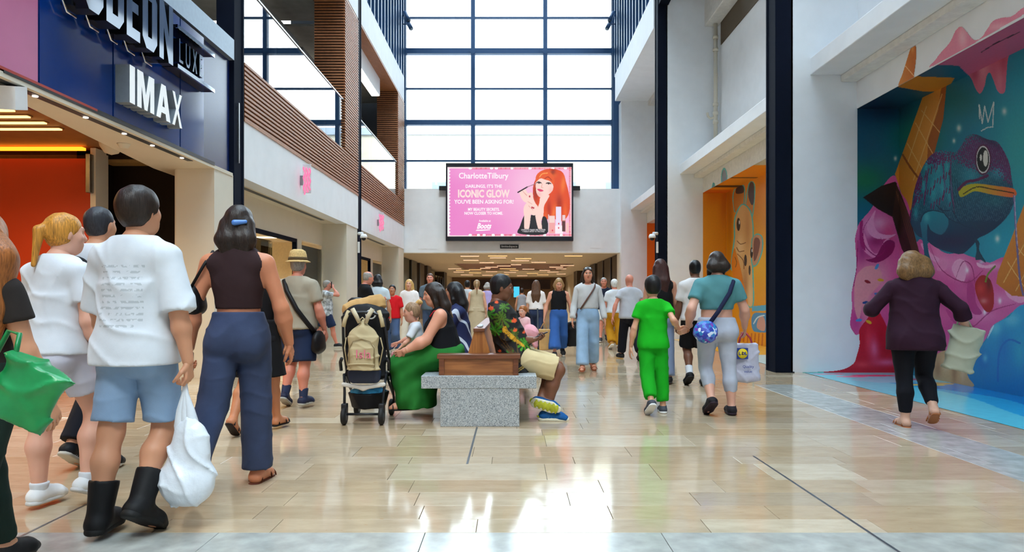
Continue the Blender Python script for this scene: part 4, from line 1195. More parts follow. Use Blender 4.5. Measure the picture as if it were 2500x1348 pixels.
r, f, h = person('whitetee', 'tall dark haired person in oversized printed white tee and denim shorts', 337, 3.72, 1.75, -6, TAN,
                 (dict(to=(.30, -.02, .80), pole=(.5, -1, 0), curl=62, palm=(-1, 0, 0), hdir=(0, .08, -1)), ARM(12, 13, 18)), legs=((12, 44, 1, 30), (-10, 2, 1, 0)), w=1.05, hip=1.0, head=(4, -16, 0))
body(f, r, h, TAN)
def printed_tee():
    m = mat('tee_printed', (216, 221, 228), .85, var=.03, bump=.08, bscale=420)
    n, l = m.node_tree.nodes, m.node_tree.links; p = n['Principled BSDF']
    src = p.inputs['Base Color'].links[0].from_socket
    tc = n.new('ShaderNodeTexCoord'); sp = n.new('ShaderNodeSeparateXYZ'); l.new(tc.outputs['Object'], sp.inputs[0])
    def mth(op, a, b=None):
        q = n.new('ShaderNodeMath'); q.operation = op
        for i, v in enumerate((a, b)):
            if v is None: continue
            if isinstance(v, (int, float)): q.inputs[i].default_value = v
            else: l.new(v, q.inputs[i])
        return q.outputs[0]
    inx = mth('LESS_THAN', mth('ABSOLUTE', mth('ADD', sp.outputs['X'], 0.0)), .115)
    inz = mth('LESS_THAN', mth('ABSOLUTE', mth('SUBTRACT', sp.outputs['Z'], 1.2)), .16)
    back = mth('LESS_THAN', sp.outputs['Y'], 0.0)
    rows_ = mth('GREATER_THAN', mth('SINE', mth('MULTIPLY', sp.outputs['Z'], 210.0)), .25)
    nz = n.new('ShaderNodeTexNoise'); nz.inputs['Scale'].default_value = 42; l.new(tc.outputs['Object'], nz.inputs['Vector'])
    let = mth('GREATER_THAN', nz.outputs[0], .5)
    fac = mth('MULTIPLY', mth('MULTIPLY', mth('MULTIPLY', inx, inz), back), mth('MULTIPLY', mth('MULTIPLY', rows_, let), .5))
    mx = n.new('ShaderNodeMixRGB'); mx.inputs[2].default_value = (*rgb(150, 160, 165), 1)
    l.new(fac, mx.inputs[0]); l.new(src, mx.inputs[1]); l.new(mx.outputs[0], p.inputs['Base Color'])
    return m
top(f, r, h, printed_tee(), .98, -.055, .024, .03, drape=.03, noise=.007, nfreq=17)
bottoms(f, r, h, denim('denim_pale', (136, 164, 196), .12), .88, .06, .012, .012, name='shorts', straight=True, noise=.004)
hair(f, r, h, M_hdark, 'short', .06, e=.017)
shoes(f, r, h, (18, 18, 20), (24, 24, 24), kind='boot', high=.42, e=.012, thick=.035)
BAG = empty('carrier_bag', tuple(r.location), 'crumpled white plastic carrier bag hanging from hand of denim shorts person', 'bag', rz=r.rotation_euler.z)
hx, hy, hz_ = [float(q_) for q_ in f.arms[0]['grip']]
sdf_obj('sack', solid([(Cone((hx + .02, hy, .5), (hx + .01, hy, .3), .085, .125, sq=((0, 1, 0), .62)), .02), (Ell((hx + .01, hy, .24), (.145, .1, .12)), .05), (Ell((hx + .07, hy, .42), (.06, .06, .12)), .04)], .009, noise=.011, nfreq=30), mat('plastic_white', (226, 232, 240), .35, var=.05, bump=.3, bscale=30), BAG)
for dx in (-.028, .004, .036):
    MB().tube([(hx + dx + .012, hy + .0, .46), (hx + dx, hy + .01, .54), (hx + dx * .8, hy, .62), (hx + dx * .25, hy, .7), (hx, hy - .0, hz_)], [.03, .034, .022, .012, .01], 8).build('handle', mat('plastic_white'), BAG, local=True)

r, f, h = person('browntop', 'woman in brown cropped tank top, dark jeans and brown sandals', 583, 4.6, 1.79, 2, (206, 132, 96),
                 (dict(flex=6, abd=17, elb=20, inw=4), ARM(-6, 17, 14, curl=55)), legs=((4, 2, 1, 0), (-22, 26, 1, 48)), w=1.02, hip=1.1, limb=1.12, head=(0, 6, 0))
body(f, r, h, (206, 132, 96)); top(f, r, h, C('tank_brown', 52, 34, 36), 0, .095, .007, noise=.002, name='tank_top', cutarm=-.002)
bottoms(f, r, h, denim('denim_dark', (46, 58, 88), .3), 1.96, .085, .009, .022, straight=True, noise=.004, name='jeans')
hair(f, r, h, M_hdark, 'bob', .19, e=.008, wid=1.0); shoes(f, r, h, (96, 48, 32), kind='sandal')
for sx in (-.028, .028):
    MB().tube([f.U((0.07 * np.sign(sx), -.06, .16 + .012 * k)) for k in range(2)], .004, 6)
o = sdf_obj('hair_clip', solid([Cone(f.hd((.0, -.074, .0)), f.hd((.036, -.068, .004)), .019, .013)], .006), mat('clip_blue', (80, 130, 205), .3), r)
PH = empty('phone', tuple(r.location), 'phone in dark red case held low by the woman in brown tank top', 'phone', rz=r.rotation_euler.z)
g = f.arms[1]['w'] + f.arms[1]['d'] * .08 + _v((.012, 0, 0))
MB().box(g[0] - .006, g[0] + .006, g[1] - .04, g[1] + .04, g[2] - .075, g[2] + .05, .004).build('case', mat('case_red', (92, 26, 40), .35), PH, local=True)
MB().box(g[0] + .006, g[0] + .008, g[1] - .036, g[1] + .036, g[2] - .07, g[2] + .045).build('screen', M_black, PH, local=True)
SB = empty('shoulder_bag', tuple(r.location), 'small black bag with silver stripes under arm of brown tank woman', 'bag', rz=r.rotation_euler.z)
c = f.U((-.145, -.02, .13))
sdf_obj('pouch', solid([Ell(c, (.055, .1, .1)), (Cone(c + _v((0, -.04, -.05)), c + _v((0, .05, -.05)), .05, .05), .03)], .01), cloth('bag_black', (20, 18, 20), .5), SB)
for k in range(4): MB().tube([c + _v((-.054 + .012 * abs(k - 1.5), -.07, .02 + k * .022)), c + _v((-.06 + .01 * abs(k - 1.5), -.02, .03 + k * .022)), c + _v((-.054, .04, .022 + k * .022))], .003, 6).build('stripe', M_steel, SB, local=True)
MB().tube([c + _v((0, -.06, .08)), f.U((-.1, -.06, .25)), f.U((-.088, -.01, .3)), f.U((-.1, .05, .25)), c + _v((0, .06, .08))], .01, 6).build('strap', cloth('bag_black', (20, 18, 20), .5), SB, local=True)

r, f, h = person('blackskirt', 'woman in black skirt and dark sandals half hidden behind the brown tank woman', 632, 6.36, 1.56, -6, (196, 128, 90),
                 legs=((16, 6, 1, 0), (-12, 24, 1, 36)), hip=1.1)
body(f, r, h, (196, 128, 90)); top(f, r, h, C('top_black', 22, 20, 24), .4); skirt(f, r, h, C('skirt_black', 16, 15, 18), 1.0, .50, .165, .24)
hair(f, r, h, M_hdark, 'bob', .1); shoes(f, r, h, (30, 22, 22), kind='sandal')

r, f, h = person('strawhat', 'heavy man in straw hat, khaki tee and navy shorts walking away', 727, 7.84, 1.63, -8, PINK,
                 (ARM(-2, 16, 22), ARM(8, 12, 18)), legs=((-6, 2, 2, 0), (10, 34, 2, 26)), w=1.24, belly=.03, hip=1.12, limb=1.16, legw=1.12)
body(f, r, h, PINK); top(f, r, h, C('tee_khaki', 166, 156, 138), .7, -.035, .016, .012, drape=.012, noise=.005)
bottoms(f, r, h, C('shorts_navy', 32, 46, 78), .98, .05, .016, .022, name='shorts', straight=True)
hair(f, r, h, M_hgrey, 'short'); shoes(f, r, h, (34, 40, 66), (170, 168, 160))
for i in (0, 1): sock(f, r, i, h, C('sock_navy', 44, 54, 84), .72)
HT = empty('straw_hat', tuple(r.location), 'woven straw trilby with a dark band on the khaki tee man', 'hat', rz=r.rotation_euler.z)
hc = f.hd((0, -.008, .03))
MB().lathe([(.001, .115), (.05, .118), (.082, .098), (.094, .06), (.1, .0), (.135, -.018), (.137, -.024), (.1, -.008)], tuple(hc), 24).build('crown', mat('straw', (206, 172, 112), .8, var=.25, scale=70, bump=.5, bscale=120), HT, local=True)
MB().lathe([(.101, .0), (.104, .002), (.1, .032), (.096, .032)], tuple(hc), 24).build('band', C('hat_band', 92, 74, 50), HT, local=True)
CB = empty('crossbody_bag', tuple(r.location), 'black messenger bag on a wide strap across khaki tee man', 'bag', rz=r.rotation_euler.z)
pts = [f.U(p) for p in ((-.075, .02, .292), (-.072, -.05, .287), (-.03, -.1, .22), (.04, -.105, .1), (.11, -.08, .0), (.145, -.04, -.06))]
MB().tube(pts, .026, 8).build('strap', cloth('bag_black', (20, 18, 20), .5), CB, local=True)
c = f.U((.155, -.02, -.12)); sdf_obj('pouch', solid([Ell(c, (.06, .13, .13)), (Cone(c + _v((0, -.07, -.06)), c + _v((0, .07, -.06)), .05, .05), .03)], .012), cloth('bag_black', (20, 18, 20), .5), CB)

# --- far crowd. shorthand builder
def crowd(key, label, px, d, H, rz, skin, tp, bt, hr, sh=((40, 38, 40), (210, 208, 200)), arms=None, face=None, **kw):
    """tp=(material, sleeve, hem, drape) bt=(kind, material, upto/hem, flare) hr=(material, style, length)"""
    r, f, h = person(key, label, px, d, H, rz, skin, arms, **kw)
    body(f, r, h, skin, face=(abs(rz) > 60) if face is None else face, headh=min(.009, h * .5))
    if tp: top(f, r, h, tp[0], tp[1], tp[2], tp[4] if len(tp) > 4 else .012, .012, drape=tp[3], name='tank_top' if tp[1] == 0 else 'shirt')
    if bt[0] == 'skirt': skirt(f, r, h, bt[1], bt[4], bt[2], .104 * f.hip * H, bt[3])
    elif bt[0] == 'shorts': bottoms(f, r, h, bt[1], bt[2], .06, .012, bt[3], straight=True, name='shorts')
    else: bottoms(f, r, h, bt[1], bt[2], .075, .01, bt[3], straight=bt[0] != 'leggings', name=bt[0])
    if hr: hair(f, r, h, hr[0], hr[1], hr[2] if len(hr) > 2 else .2, e=hr[3] if len(hr) > 3 else .008)
    shoes(f, r, h, sh[0], sh[1], kind=sh[2] if len(sh) > 2 else 'shoe')
    return r, f, h
J_mid, J_lt, J_bl = denim('denim_mid', (64, 88, 128)), denim('denim_light', (150, 182, 214), .2), denim('denim_blue', (44, 92, 164), .14)
r, f, h = crowd('phoneman', 'man in leaf patterned shirt holding a dark phone to his ear by the shopfront', 797, 16.8, 1.6, -70, PINK,
      (mat('shirt_leaf', (170, 176, 182), .85, var=.75, scale=16), .6, -.06, .015), ('shorts', C('shorts_navy', 32, 46, 78), .9, .02), (M_hgrey, 'short'),
      arms=(dict(to=(.1, .14, 1.42), pole=(.5, .2, -1), curl=60), ARM(8, 10, 14)), legs=WALK_R, w=1.1, belly=.02, face=True)
g = f.arms[0]['w'] + f.arms[0]['d'] * .07
o = MB().box(g[0] - .035, g[0] + .035, g[1] - .01, g[1] + .01, g[2] - .07, g[2] + .08, .004).xform(Matrix.Translation(r.location) @ Matrix.Rotation(r.rotation_euler.z, 4, 'Z')).build('phone', M_black)
tag(o, 'dark phone at the ear of the leaf patterned shirt man', 'phone')
crowd('baldman', 'bald man in black tee looking down beside the nearer slatted column', 893, 13.2, 1.66, -60, PINK, (C('tee_black', 20, 20, 24), .6, -.05, .012), ('trousers', C('trousers_grey', 70, 70, 74), 1.9, .01), (M_hgrey, 'balding'), w=1.15, belly=.02, arms=(dict(to=(.05, .3, 1.15), curl=50), dict(to=(-.05, .3, 1.15), curl=50)), head=(-16, 0, 0), face=True)
crowd('darkhair', 'dark haired person in black and white behind the bald man', 922, 13.95, 1.62, 0, TAN, (C('tee_blackwhite', 200, 214, 224), .6, -.04, .012), ('trousers', C('trousers_black', 20, 22, 32), 1.9, .01), (M_hblack, 'bob', .12), w=1.1)
crowd('redtee', 'young woman in red tee and blue jeans walking toward the camera', 958, 15.0, 1.45, 180, (190, 124, 92), (C('tee_red', 208, 20, 30), .75, -.02, .015), ('jeans', J_mid, 1.94, .03), (M_hblack, 'ponytail', .1), ((235, 235, 235), (220, 220, 220)), legs=STRIDE_R, w=1.06)
crowd('blonde', 'woman with long blonde hair and white blouse behind the red tee', 999, 16.8, 1.62, 178, (222, 166, 138), (C('blouse_white', 232, 226, 226), .9, -.04, .02), ('trousers', C('trousers_cream', 205, 196, 180), 1.9, .02), (M_hblond, 'long', .36, .012), legs=WALK_R, hip=1.05)
crowd('greytee', 'bearded man in slate grey tee walking toward camera', 1050, 17.7, 1.79, 182, PINK, (C('tee_slate', 92, 106, 118), .75, -.04, .015), ('jeans', J_mid, 1.92, .015), (M_hbrown, 'short'), legs=WALK_L, w=1.16, limb=1.1)
crowd('auburnface', 'auburn haired woman in pale top behind the seated women', 1114, 18.5, 1.58, 176, PINK, (C('top_blush', 214, 178, 164), .6, -.04, .012), ('skirt', C('skirt_sand', 190, 170, 150), .5, .22, .9), (hairmat('hair_red_brown', (92, 48, 36)), 'long', .3), legs=WALK_R)
crowd('capman', 'black haired man in pale grey tee walking away beside the beige dress', 1141, 19.5, 1.66, 0, TAN, (C('tee_pale_grey', 190, 198, 206), .6, -.03, .012), ('trousers', C('trousers_grey', 70, 70, 74), 1.9, .012), (M_hblack, 'short'), legs=WALK_L)
r, f, h = crowd('beigedress', 'woman in long sleeveless beige dress with tied back fair hair', 1164, 17.5, 1.62, 4, (222, 168, 142), (C('dress_beige', 186, 170, 142), 0, -.02, .01), ('skirt', C('dress_beige', 186, 170, 142), .12, .25, .95), (hairmat('hair_ash', (150, 120, 86)), 'ponytail', .26), legs=STAND, hip=1.1)
crowd('lavender', 'person in lavender top behind floral shirt man', 1190, 20.5, 1.62, 0, (210, 150, 124), (C('tee_lavender', 178, 164, 216), .8, -.04, .015), ('trousers', C('trousers_cream', 205, 196, 180), 1.9, .02), (M_hgrey, 'bob', .05), legs=STAND)
crowd('longhair', 'woman with waist long brown hair, white top and dark jeans', 1309, 17.6, 1.6, -6, (214, 158, 132), (C('blouse_white', 232, 226, 226), .9, .02, .02), ('jeans', denim('denim_navy', (30, 46, 82)), 1.95, .02), (M_hbrown, 'long', .48, .014), ((235, 235, 235), (220, 220, 220)), legs=STRIDE_R)
crowd('smallgrey', 'person in grey sleeveless top far back near the cyan screen', 1274, 24, 1.5, 0, TAN, (C('top_grey', 150, 152, 160), 0, -.05, .01), ('trousers', C('trousers_black', 20, 22, 32), 1.9, .01), (M_hdark, 'short'), legs=STAND)
r, f, h = crowd('blackhalter', 'fair haired woman in black halter top and wide blue jeans looking down', 1364, 14.4, 1.6, 180, (218, 152, 124), (C('halter_black', 16, 15, 18), 0, .06, .01, .008), ('jeans', J_bl, 1.8, .06), (hairmat('hair_dark_blond', (158, 124, 82)), 'bob', .1, .01), ((40, 40, 44), (225, 225, 225)), legs=WALK_R, head=(-22, 0, 0), hip=1.08, limb=1.1, arms=(ARM(4, 20, 14), ARM(-6, 18, 12)))
r, f, h = crowd('crossbody', 'woman in grey long sleeve top and light blue jeans walking toward camera', 1435, 11.5, 1.66, 178, (208, 140, 110), (C('knit_grey', 196, 196, 196), 1.95, .06, .014, .012), ('jeans', J_lt, 1.97, .035), (M_hdark, 'long', .2, .008), ((150, 80, 50), (60, 40, 30), 'sandal'), legs=((14, 4, 1, 0), (-10, 18, 1, 24)), hip=1.06, arms=(ARM(4, 12, 20), ARM(2, 14, 18)))
pts = [f.U(p) for p in ((-.07, .0, .305), (-.062, .052, .272), (-.03, .082, .22), (.03, .085, .13), (.075, .072, .06))]
SG = empty('sunglasses', tuple(r.location), 'sunglasses pushed up on the head of the grey top woman', 'sunglasses', rz=r.rotation_euler.z)
for sd in (-1, 1): MB().ball(f.hd((sd * .02, .045, .052)), (.026, .012, .018), 12).build('lens', mat('mirror_lens', (170, 185, 200), .1, .8), SG, local=True)
MB().tube([f.hd((-.045, .01, .045)), f.hd((-.04, .04, .052)), f.hd((0, .052, .056)), f.hd((.04, .04, .052)), f.hd((.045, .01, .045))], .004, 6).build('frame', M_black, SG, local=True)
CBS = empty('crossbody_strap', tuple(r.location), 'thin brown bag strap across the grey long sleeve top', 'bag strap', rz=r.rotation_euler.z)
MB().tube(pts, .014, 6).build('strap', mat('leather_brown', (96, 62, 50), .5), CBS, local=True)
sdf_obj('pouch', solid([Ell(f.U((.12, .02, .0)), (.035, .07, .06))], .012), mat('leather_brown', (96, 62, 50), .5), CBS)
crowd('navypolo', 'grey haired man in navy polo and white shorts facing camera', 1474, 19.2, 1.73, 176, PINK, (C('polo_navy', 28, 34, 54), .7, -.03, .015), ('shorts', C('shorts_white', 220, 216, 210), .85, .02), (M_hgrey, 'short'), ((50, 50, 54), (230, 230, 230)), legs=WALK_R, w=1.12, belly=.015)
crowd('mustard', 'white haired person in white tee and mustard trousers walking away', 1500, 16.4, 1.6, 6, PINK, (M_tee, .7, -.02, .02), ('trousers', C('trousers_mustard', 188, 132, 24), 1.93, .02), (M_hwhite, 'short', .1, .014), ((180, 130, 60), (235, 235, 230)), legs=STRIDE_R, w=1.08, hip=1.1)
crowd('baldgrey', 'bald man in light grey tee and black trousers walking away', 1537, 13.7, 1.64, 8, PINK, (C('tee_lightgrey', 186, 188, 196), .5, -.05, .025), ('trousers', C('trousers_black', 20, 22, 32), 1.92, .012), None, ((30, 28, 30), (40, 38, 38)), legs=WALK_L, w=1.18, belly=.025, arms=(ARM(-14, 14, 10), ARM(-10, 26, 8)), neck=1.0)
crowd('rearwoman', 'slim woman in black with bare legs and brown sandals, glimpsed behind the green boy', 1632, 17.2, 1.6, 0, (206, 150, 122), (C('tee_black', 20, 20, 24), .6, -.05, .015), ('skirt', C('skirt_black', 16, 15, 18), .55, .2, .9), (M_hdark, 'long', .2), ((110, 70, 50), (80, 50, 40), 'sandal'), legs=WALK_R)
crowd('blacktank', 'woman with long dark red hair, black tank and grey blue jeans behind the boy', 1612, 10.0, 1.72, -4, (196, 140, 114), (C('halter_black', 16, 15, 18), 0, .07, .006, .008), ('jeans', denim('denim_grey_blue', (120, 134, 164)), 1.95, .015), (hairmat('hair_dark_red', (58, 28, 24)), 'long', .36, .012), ((30, 28, 30), (40, 38, 38)), legs=STRIDE_R)
crowd('youngman', 'dark skinned young man in white tee and black shorts beside the teal top woman', 1697, 9.77, 1.7, -4, DARKS, (M_teew, .75, -.02, .02), ('shorts', C('shorts_black', 14, 13, 16), .95, .025), (M_hblack, 'short', .1, .004), ((20, 20, 22), (40, 38, 38)), legs=STRIDE_R, limb=1.05)
for i in (0, 1): sock(PEOPLE['youngman'][1], PEOPLE['youngman'][0], i, .01, M_tee, .7)

# --- the boy in green and the woman holding his hand
BX, BD, TX, TD = 1594, 7.5, 1750, 7.42
hold = Vector((PX(1668, 7.46), 7.46, PZ(806, 7.46)))
def rel(px, d, rz, w, off=(0, 0, 0)):
    v = Matrix.Rotation(-R_(rz), 3, 'Z') @ (Vector(w) + Vector(off) - Vector((PX(px, d), d, 0))); return (v.x, v.y, v.z)
r, f, h = person('boy', 'black haired boy in bright green tee and green joggers', BX, BD, 1.385, 2, (214, 158, 128),
                 (dict(to=rel(BX, BD, 2, hold, (-.05, 0, .02)), pole=(.4, -.6, -1), hdir=(.95, .1, -.15), palm=(0, -1, 0), curl=40), ARM(-4, 16, 14)), legs=((-6, 2, 2, 0), (-16, 22, 2, 36)), hs=1.2, w=1.04, limb=.95, neck=.85)
G = C('jersey_green', 22, 178, 30)
body(f, r, h, (214, 158, 128)); top(f, r, h, G, .55, -.055, .014, .014, drape=.01, noise=.004); bottoms(f, r, h, C('jogger_green', 18, 162, 28), 1.84, .05, .014, .004, straight=True, noise=.006)
hair(f, r, h, M_hblack, 'short', e=.012); shoes(f, r, h, (70, 74, 84), (228, 228, 228))
r, f, h = person('teal', 'woman in teal cropped tee and pale grey leggings holding the boy by hand', TX, TD, 1.67, 0, (218, 164, 142),
                 (dict(flex=4, abd=22, elb=34, curl=60), dict(to=rel(TX, TD, 0, hold, (.05, 0, .03)), pole=(-.5, -.8, -.6), hdir=(-.75, .1, -.6), palm=(0, 1, 0), curl=45)), legs=((-8, 2, 2, 0), (6, 46, 2, 34)), w=1.22, hip=1.26, limb=1.2, belly=.015, legw=1.12)
body(f, r, h, (218, 164, 142)); top(f, r, h, C('tee_teal', 86, 142, 148), .62, .105, .012, .01, noise=.003)
bottoms(f, r, h, C('leggings_grey', 178, 184, 200), 1.62, .06, .006, .002, name='leggings'); hair(f, r, h, M_hdark, 'bob', .07, e=.01)
shoes(f, r, h, (30, 26, 32), (44, 30, 40))
TB = empty('crossbody_bag', tuple(r.location), 'round blue patterned bag on navy strap of teal top woman', 'bag', rz=r.rotation_euler.z)
MB().tube([f.U(p) for p in ((.085, .02, .287), (.085, -.055, .28), (.05, -.1, .21), (-.02, -.11, .1), (-.08, -.115, .02))], .022, 8).build('strap', C('strap_navy', 30, 36, 66), TB, local=True)
def blue_bag():
    m = mat('bag_blue_print', (60, 90, 190), .5, var=.1); n, l = m.node_tree.nodes, m.node_tree.links; p = n['Principled BSDF']
    vo = n.new('ShaderNodeTexVoronoi'); vo.inputs['Scale'].default_value = 34; tc = n.new('ShaderNodeTexCoord'); l.new(tc.outputs['Object'], vo.inputs['Vector'])
    rp = n.new('ShaderNodeValToRGB'); sp = n.new('ShaderNodeSeparateColor'); l.new(vo.outputs['Color'], sp.inputs[0]); l.new(sp.outputs[0], rp.inputs[0])
    e = rp.color_ramp; e.interpolation = 'CONSTANT'
    for ps, c in ((0, (40, 60, 170)), (.25, (90, 120, 215)), (.45, (210, 225, 245)), (.6, (120, 60, 170)), (.78, (40, 130, 190))):
        q = e.elements[0] if ps == 0 else e.elements.new(ps); q.position = ps; q.color = (*rgb(c), 1)
    l.new(rp.outputs[0], p.inputs['Base Color']); return m
c = f.U((-.105, -.125, -.025)); sdf_obj('pouch', solid([Ell(c, (.125, .075, .115)), (Ell(c + _v((.01, -.03, -.03)), (.1, .06, .08)), .03)], .011, noise=.004), blue_bag(), TB)
# supermarket bag in her right hand
LB = empty('shopping_bag', tuple(r.location), 'white supermarket bag with yellow disc logo in teal top woman\'s hand', 'bag', rz=r.rotation_euler.z)
A = f.arms[0]; g = A['w'] + A['d'] * .085
bw, bh, bz = .15, .40, g[2] - .1
sdf_obj('sack', solid([(Tub((g[0] + .0, g[1] - .03, bz - bh), bh, (bw, .075), (bw * .95, .06)), .02), (Ell((g[0], g[1] - .03, bz - bh + .05), (bw * 1.02, .085, .07)), .03)], .011, noise=.006, nfreq=26), mat('bag_lilac_white', (196, 196, 216), .5, bump=.2, bscale=40), LB)
for sd in (-1, 1): MB().tube([(g[0] + sd * .07, g[1] - .03, bz), (g[0] + sd * .05, g[1] - .02, bz + .06), (g[0] + sd * .012, g[1], g[2] + .01)], .01, 6).build('handle', mat('bag_red', (170, 40, 60), .5), LB, local=True)
yb = g[1] - .03 - .082
MB().box(g[0] - .115, g[0] - .0, yb - .006, yb + .02, bz - .16, bz - .045).build('logo_square', mat('logo_blue', (30, 60, 150), .5), LB, local=True)
MB().lathe([(.001, -.009), (.052, -.009), (.052, .0)], (g[0] - .058, yb, bz - .102), 24, axis='y').build('logo_disc', mat('logo_yellow', (250, 220, 30), .5), LB, local=True)
def text_mesh(txt, size, m, M, parent=None, name='lettering', extrude=.001, align='CENTER', bold=0.0, sx=1.0, local=False):
    cu = bpy.data.curves.new('text', 'FONT'); cu.body = txt; cu.size = size; cu.extrude = extrude; cu.align_x = align; cu.align_y = 'CENTER'; cu.offset = bold; cu.resolution_u = 2
    t = bpy.data.objects.new('text', cu); COL.objects.link(t)
    bpy.context.view_layer.update()
    me = bpy.data.meshes.new_from_object(t.evaluated_get(bpy.context.evaluated_depsgraph_get()))
    bpy.data.objects.remove(t); bpy.data.curves.remove(cu)
    me.transform(M @ Matrix.Diagonal((sx, 1, 1, 1)))
    if parent is not None and not local: me.transform(Matrix.Translation(-WLOC.get(parent.name, Vector())))
    me.materials.clear(); me.materials.append(m)
    o = bpy.data.objects.new(name, me); link(o, parent); WLOC[o.name] = WLOC.get(parent.name, Vector()).copy() if parent and not local else Vector()
    return o
FACE_CAM = lambda x, y, z: Matrix.Translation((x, y, z)) @ Matrix.Rotation(math.pi / 2, 4, 'X')
text_mesh('L DL', .042, mat('logo_blue'), FACE_CAM(g[0] - .058, yb - .011, bz - .102), LB, local=True, bold=.002)
text_mesh('i', .05, mat('logo_red', (220, 30, 40), .5), FACE_CAM(g[0] - .062, yb - .011, bz - .1), LB, local=True, bold=.002)
for k, t in enumerate(('Quality', 'value')): text_mesh(t, .04, mat('logo_blue'), FACE_CAM(g[0] + .0, yb - .008, bz - .24 - k * .05), LB, local=True)

# --- woman in maroon by the mural
r, f, h = person('maroon', 'woman in loose maroon top and black leggings walking past chameleon mural', 2232, 6.67, 1.63, -14, (214, 166, 142),
                 (dict(flex=-14, abd=42, elb=44), dict(flex=10, abd=40, elb=84, inw=30)), legs=((14, 58, 2, 30), (-4, 2, 0, 0)), w=1.25, hip=1.3, limb=1.22, belly=.02, legw=1.15, lean=3, head=(-8, 20, 0))
body(f, r, h, (214, 166, 142)); top(f, r, h, C('top_maroon', 46, 20, 38), 1.45, -.1, .022, .012, drape=.03, noise=.006)
bottoms(f, r, h, C('leggings_black', 15, 16, 24), 1.84, .05, .008, name='leggings')
hair(f, r, h, hairmat('hair_fawn', (120, 88, 54)), 'bob', .16, e=.02, wid=1.4); shoes(f, r, h, (178, 110, 70), kind='sandal')
FB = empty('tote_bag', tuple(r.location), 'pale cream tote bag slung behind the maroon top woman', 'bag', rz=r.rotation_euler.z)
c = _v((.36, .02, .72)); sdf_obj('sack', solid([(Tub((c[0], c[1], c[2] - .2), .42, (.13, .07), (.15, .06), roty(.25)), .02)], .012, noise=.01), C('tote_cream', 176, 178, 158), FB)
MB().tube([c + _v((.0, 0, .2)), f.arms[0]['e'] + _v((.0, 0, .02)), c + _v((.13, 0, .18))], .012, 6).build('handle', C('tote_cream', 176, 178, 158), FB, local=True)

# green shopper of the auburn haired woman
r, f = PEOPLE['redhair'][:2]
GB = empty('shopper_bag', (PX(34, 2.5), 2.5, PZ(950, 2.5)), 'glossy green shopping bag at the frame edge by the auburn hair', 'bag', rz=R_(0))
sdf_obj('sack', solid([(Tub((0, 0, -.11), .22, (.11, .05), (.12, .05), roty(.45)), .02)], .009, noise=.008, nfreq=28), mat('bag_green', (12, 132, 70), .3, var=.25, scale=9), GB)
MB().tube([(.0, 0, .09), (.0, .03, .19), (-.06, .06, .2), (-.1, .0, .05)], .009, 6).build('handle', mat('bag_green'), GB, local=True)
# paper bag by the wide jeans
g = world_pt('blackhalter', PEOPLE['blackhalter'][1].arms[0]['grip'])
o = empty('paper_bag', (g.x, g.y, g.z), 'brown paper carrier bag held beside the black halter woman', 'bag')
sdf_obj('sack', solid([(Tub((-.03, 0, -.56), .42, (.17, .09), (.18, .09)), .01)], .016, noise=.004), mat('kraft_paper', (196, 154, 96), .8), o)
MB().tube([(-.1, 0, -.16), (-.03, 0, -.03), (0, 0, .01), (.0, 0, -.03), (.05, 0, -.16)], .008, 6).build('handle', mat('kraft_paper', (196, 154, 96), .8), o, local=True)
o = sdf_obj('dark_bag', solid([(Tub((PX(1398, 14.6), 14.6, PZ(846, 14.6)), .5, (.13, .1), (.1, .07)), .03), (Ell((PX(1398, 14.6), 14.6, PZ(810, 14.6)), (.14, .11, .22)), .05)], .02, noise=.01), cloth('bag_black', (20, 18, 20), .5))
tag(o, 'slouchy black bag hanging between the halter woman and the grey top', 'bag')
# ---------------------------------------------------------------- bench
def granite():
    m = bpy.data.materials.new('speckled_granite'); m.use_nodes = True; n, l = m.node_tree.nodes, m.node_tree.links; p = n['Principled BSDF']
    tc = n.new('ShaderNodeTexCoord'); vo = n.new('ShaderNodeTexVoronoi'); vo.inputs['Scale'].default_value = 210
    l.new(tc.outputs['Object'], vo.inputs['Vector']); sp = n.new('ShaderNodeSeparateColor'); l.new(vo.outputs['Color'], sp.inputs[0])
    rp = n.new('ShaderNodeValToRGB'); e = rp.color_ramp; e.interpolation = 'CONSTANT'
    for ps, c in ((0, (84, 90, 98)), (.1, (138, 146, 152)), (.38, (170, 176, 180)), (.7, (196, 200, 202)), (.9, (156, 158, 158))):
        q = e.elements[0] if ps == 0 else e.elements.new(ps); q.position = ps; q.color = (*rgb(c), 1)
    l.new(sp.outputs[0], rp.inputs[0]); l.new(rp.outputs[0], p.inputs['Base Color']); p.inputs['Roughness'].default_value = .4
    return m
def grain(name, c1, c2, axis=0, rough=.38):
    m = bpy.data.materials.new(name); m.use_nodes = True; n, l = m.node_tree.nodes, m.node_tree.links; p = n['Principled BSDF']
    tc = n.new('ShaderNodeTexCoord'); mp = n.new('ShaderNodeMapping'); s_ = [14, 14, 14]; s_[axis] = 1.2; mp.inputs['Scale'].default_value = s_
    nz = n.new('ShaderNodeTexNoise'); nz.inputs['Scale'].default_value = 2.4; nz.inputs['Detail'].default_value = 7; nz.inputs['Distortion'].default_value = .6
    rp = n.new('ShaderNodeValToRGB'); e = rp.color_ramp
    e.elements[0].position = .32; e.elements[0].color = (*rgb(c1), 1); e.elements[1].position = .68; e.elements[1].color = (*rgb(c2), 1)
    l.new(tc.outputs['Object'], mp.inputs[0]); l.new(mp.outputs[0], nz.inputs['Vector']); l.new(nz.outputs[0], rp.inputs[0]); l.new(rp.outputs[0], p.inputs['Base Color'])
    p.inputs['Roughness'].default_value = rough; return m
M_gran = granite(); M_oak = grain('teak_grain', (120, 70, 36), (170, 108, 60)); M_oakd = grain('teak_dark', (92, 48, 26), (128, 74, 42)); M_oaky = grain('teak_depth', (150, 88, 36), (190, 122, 58), 2)
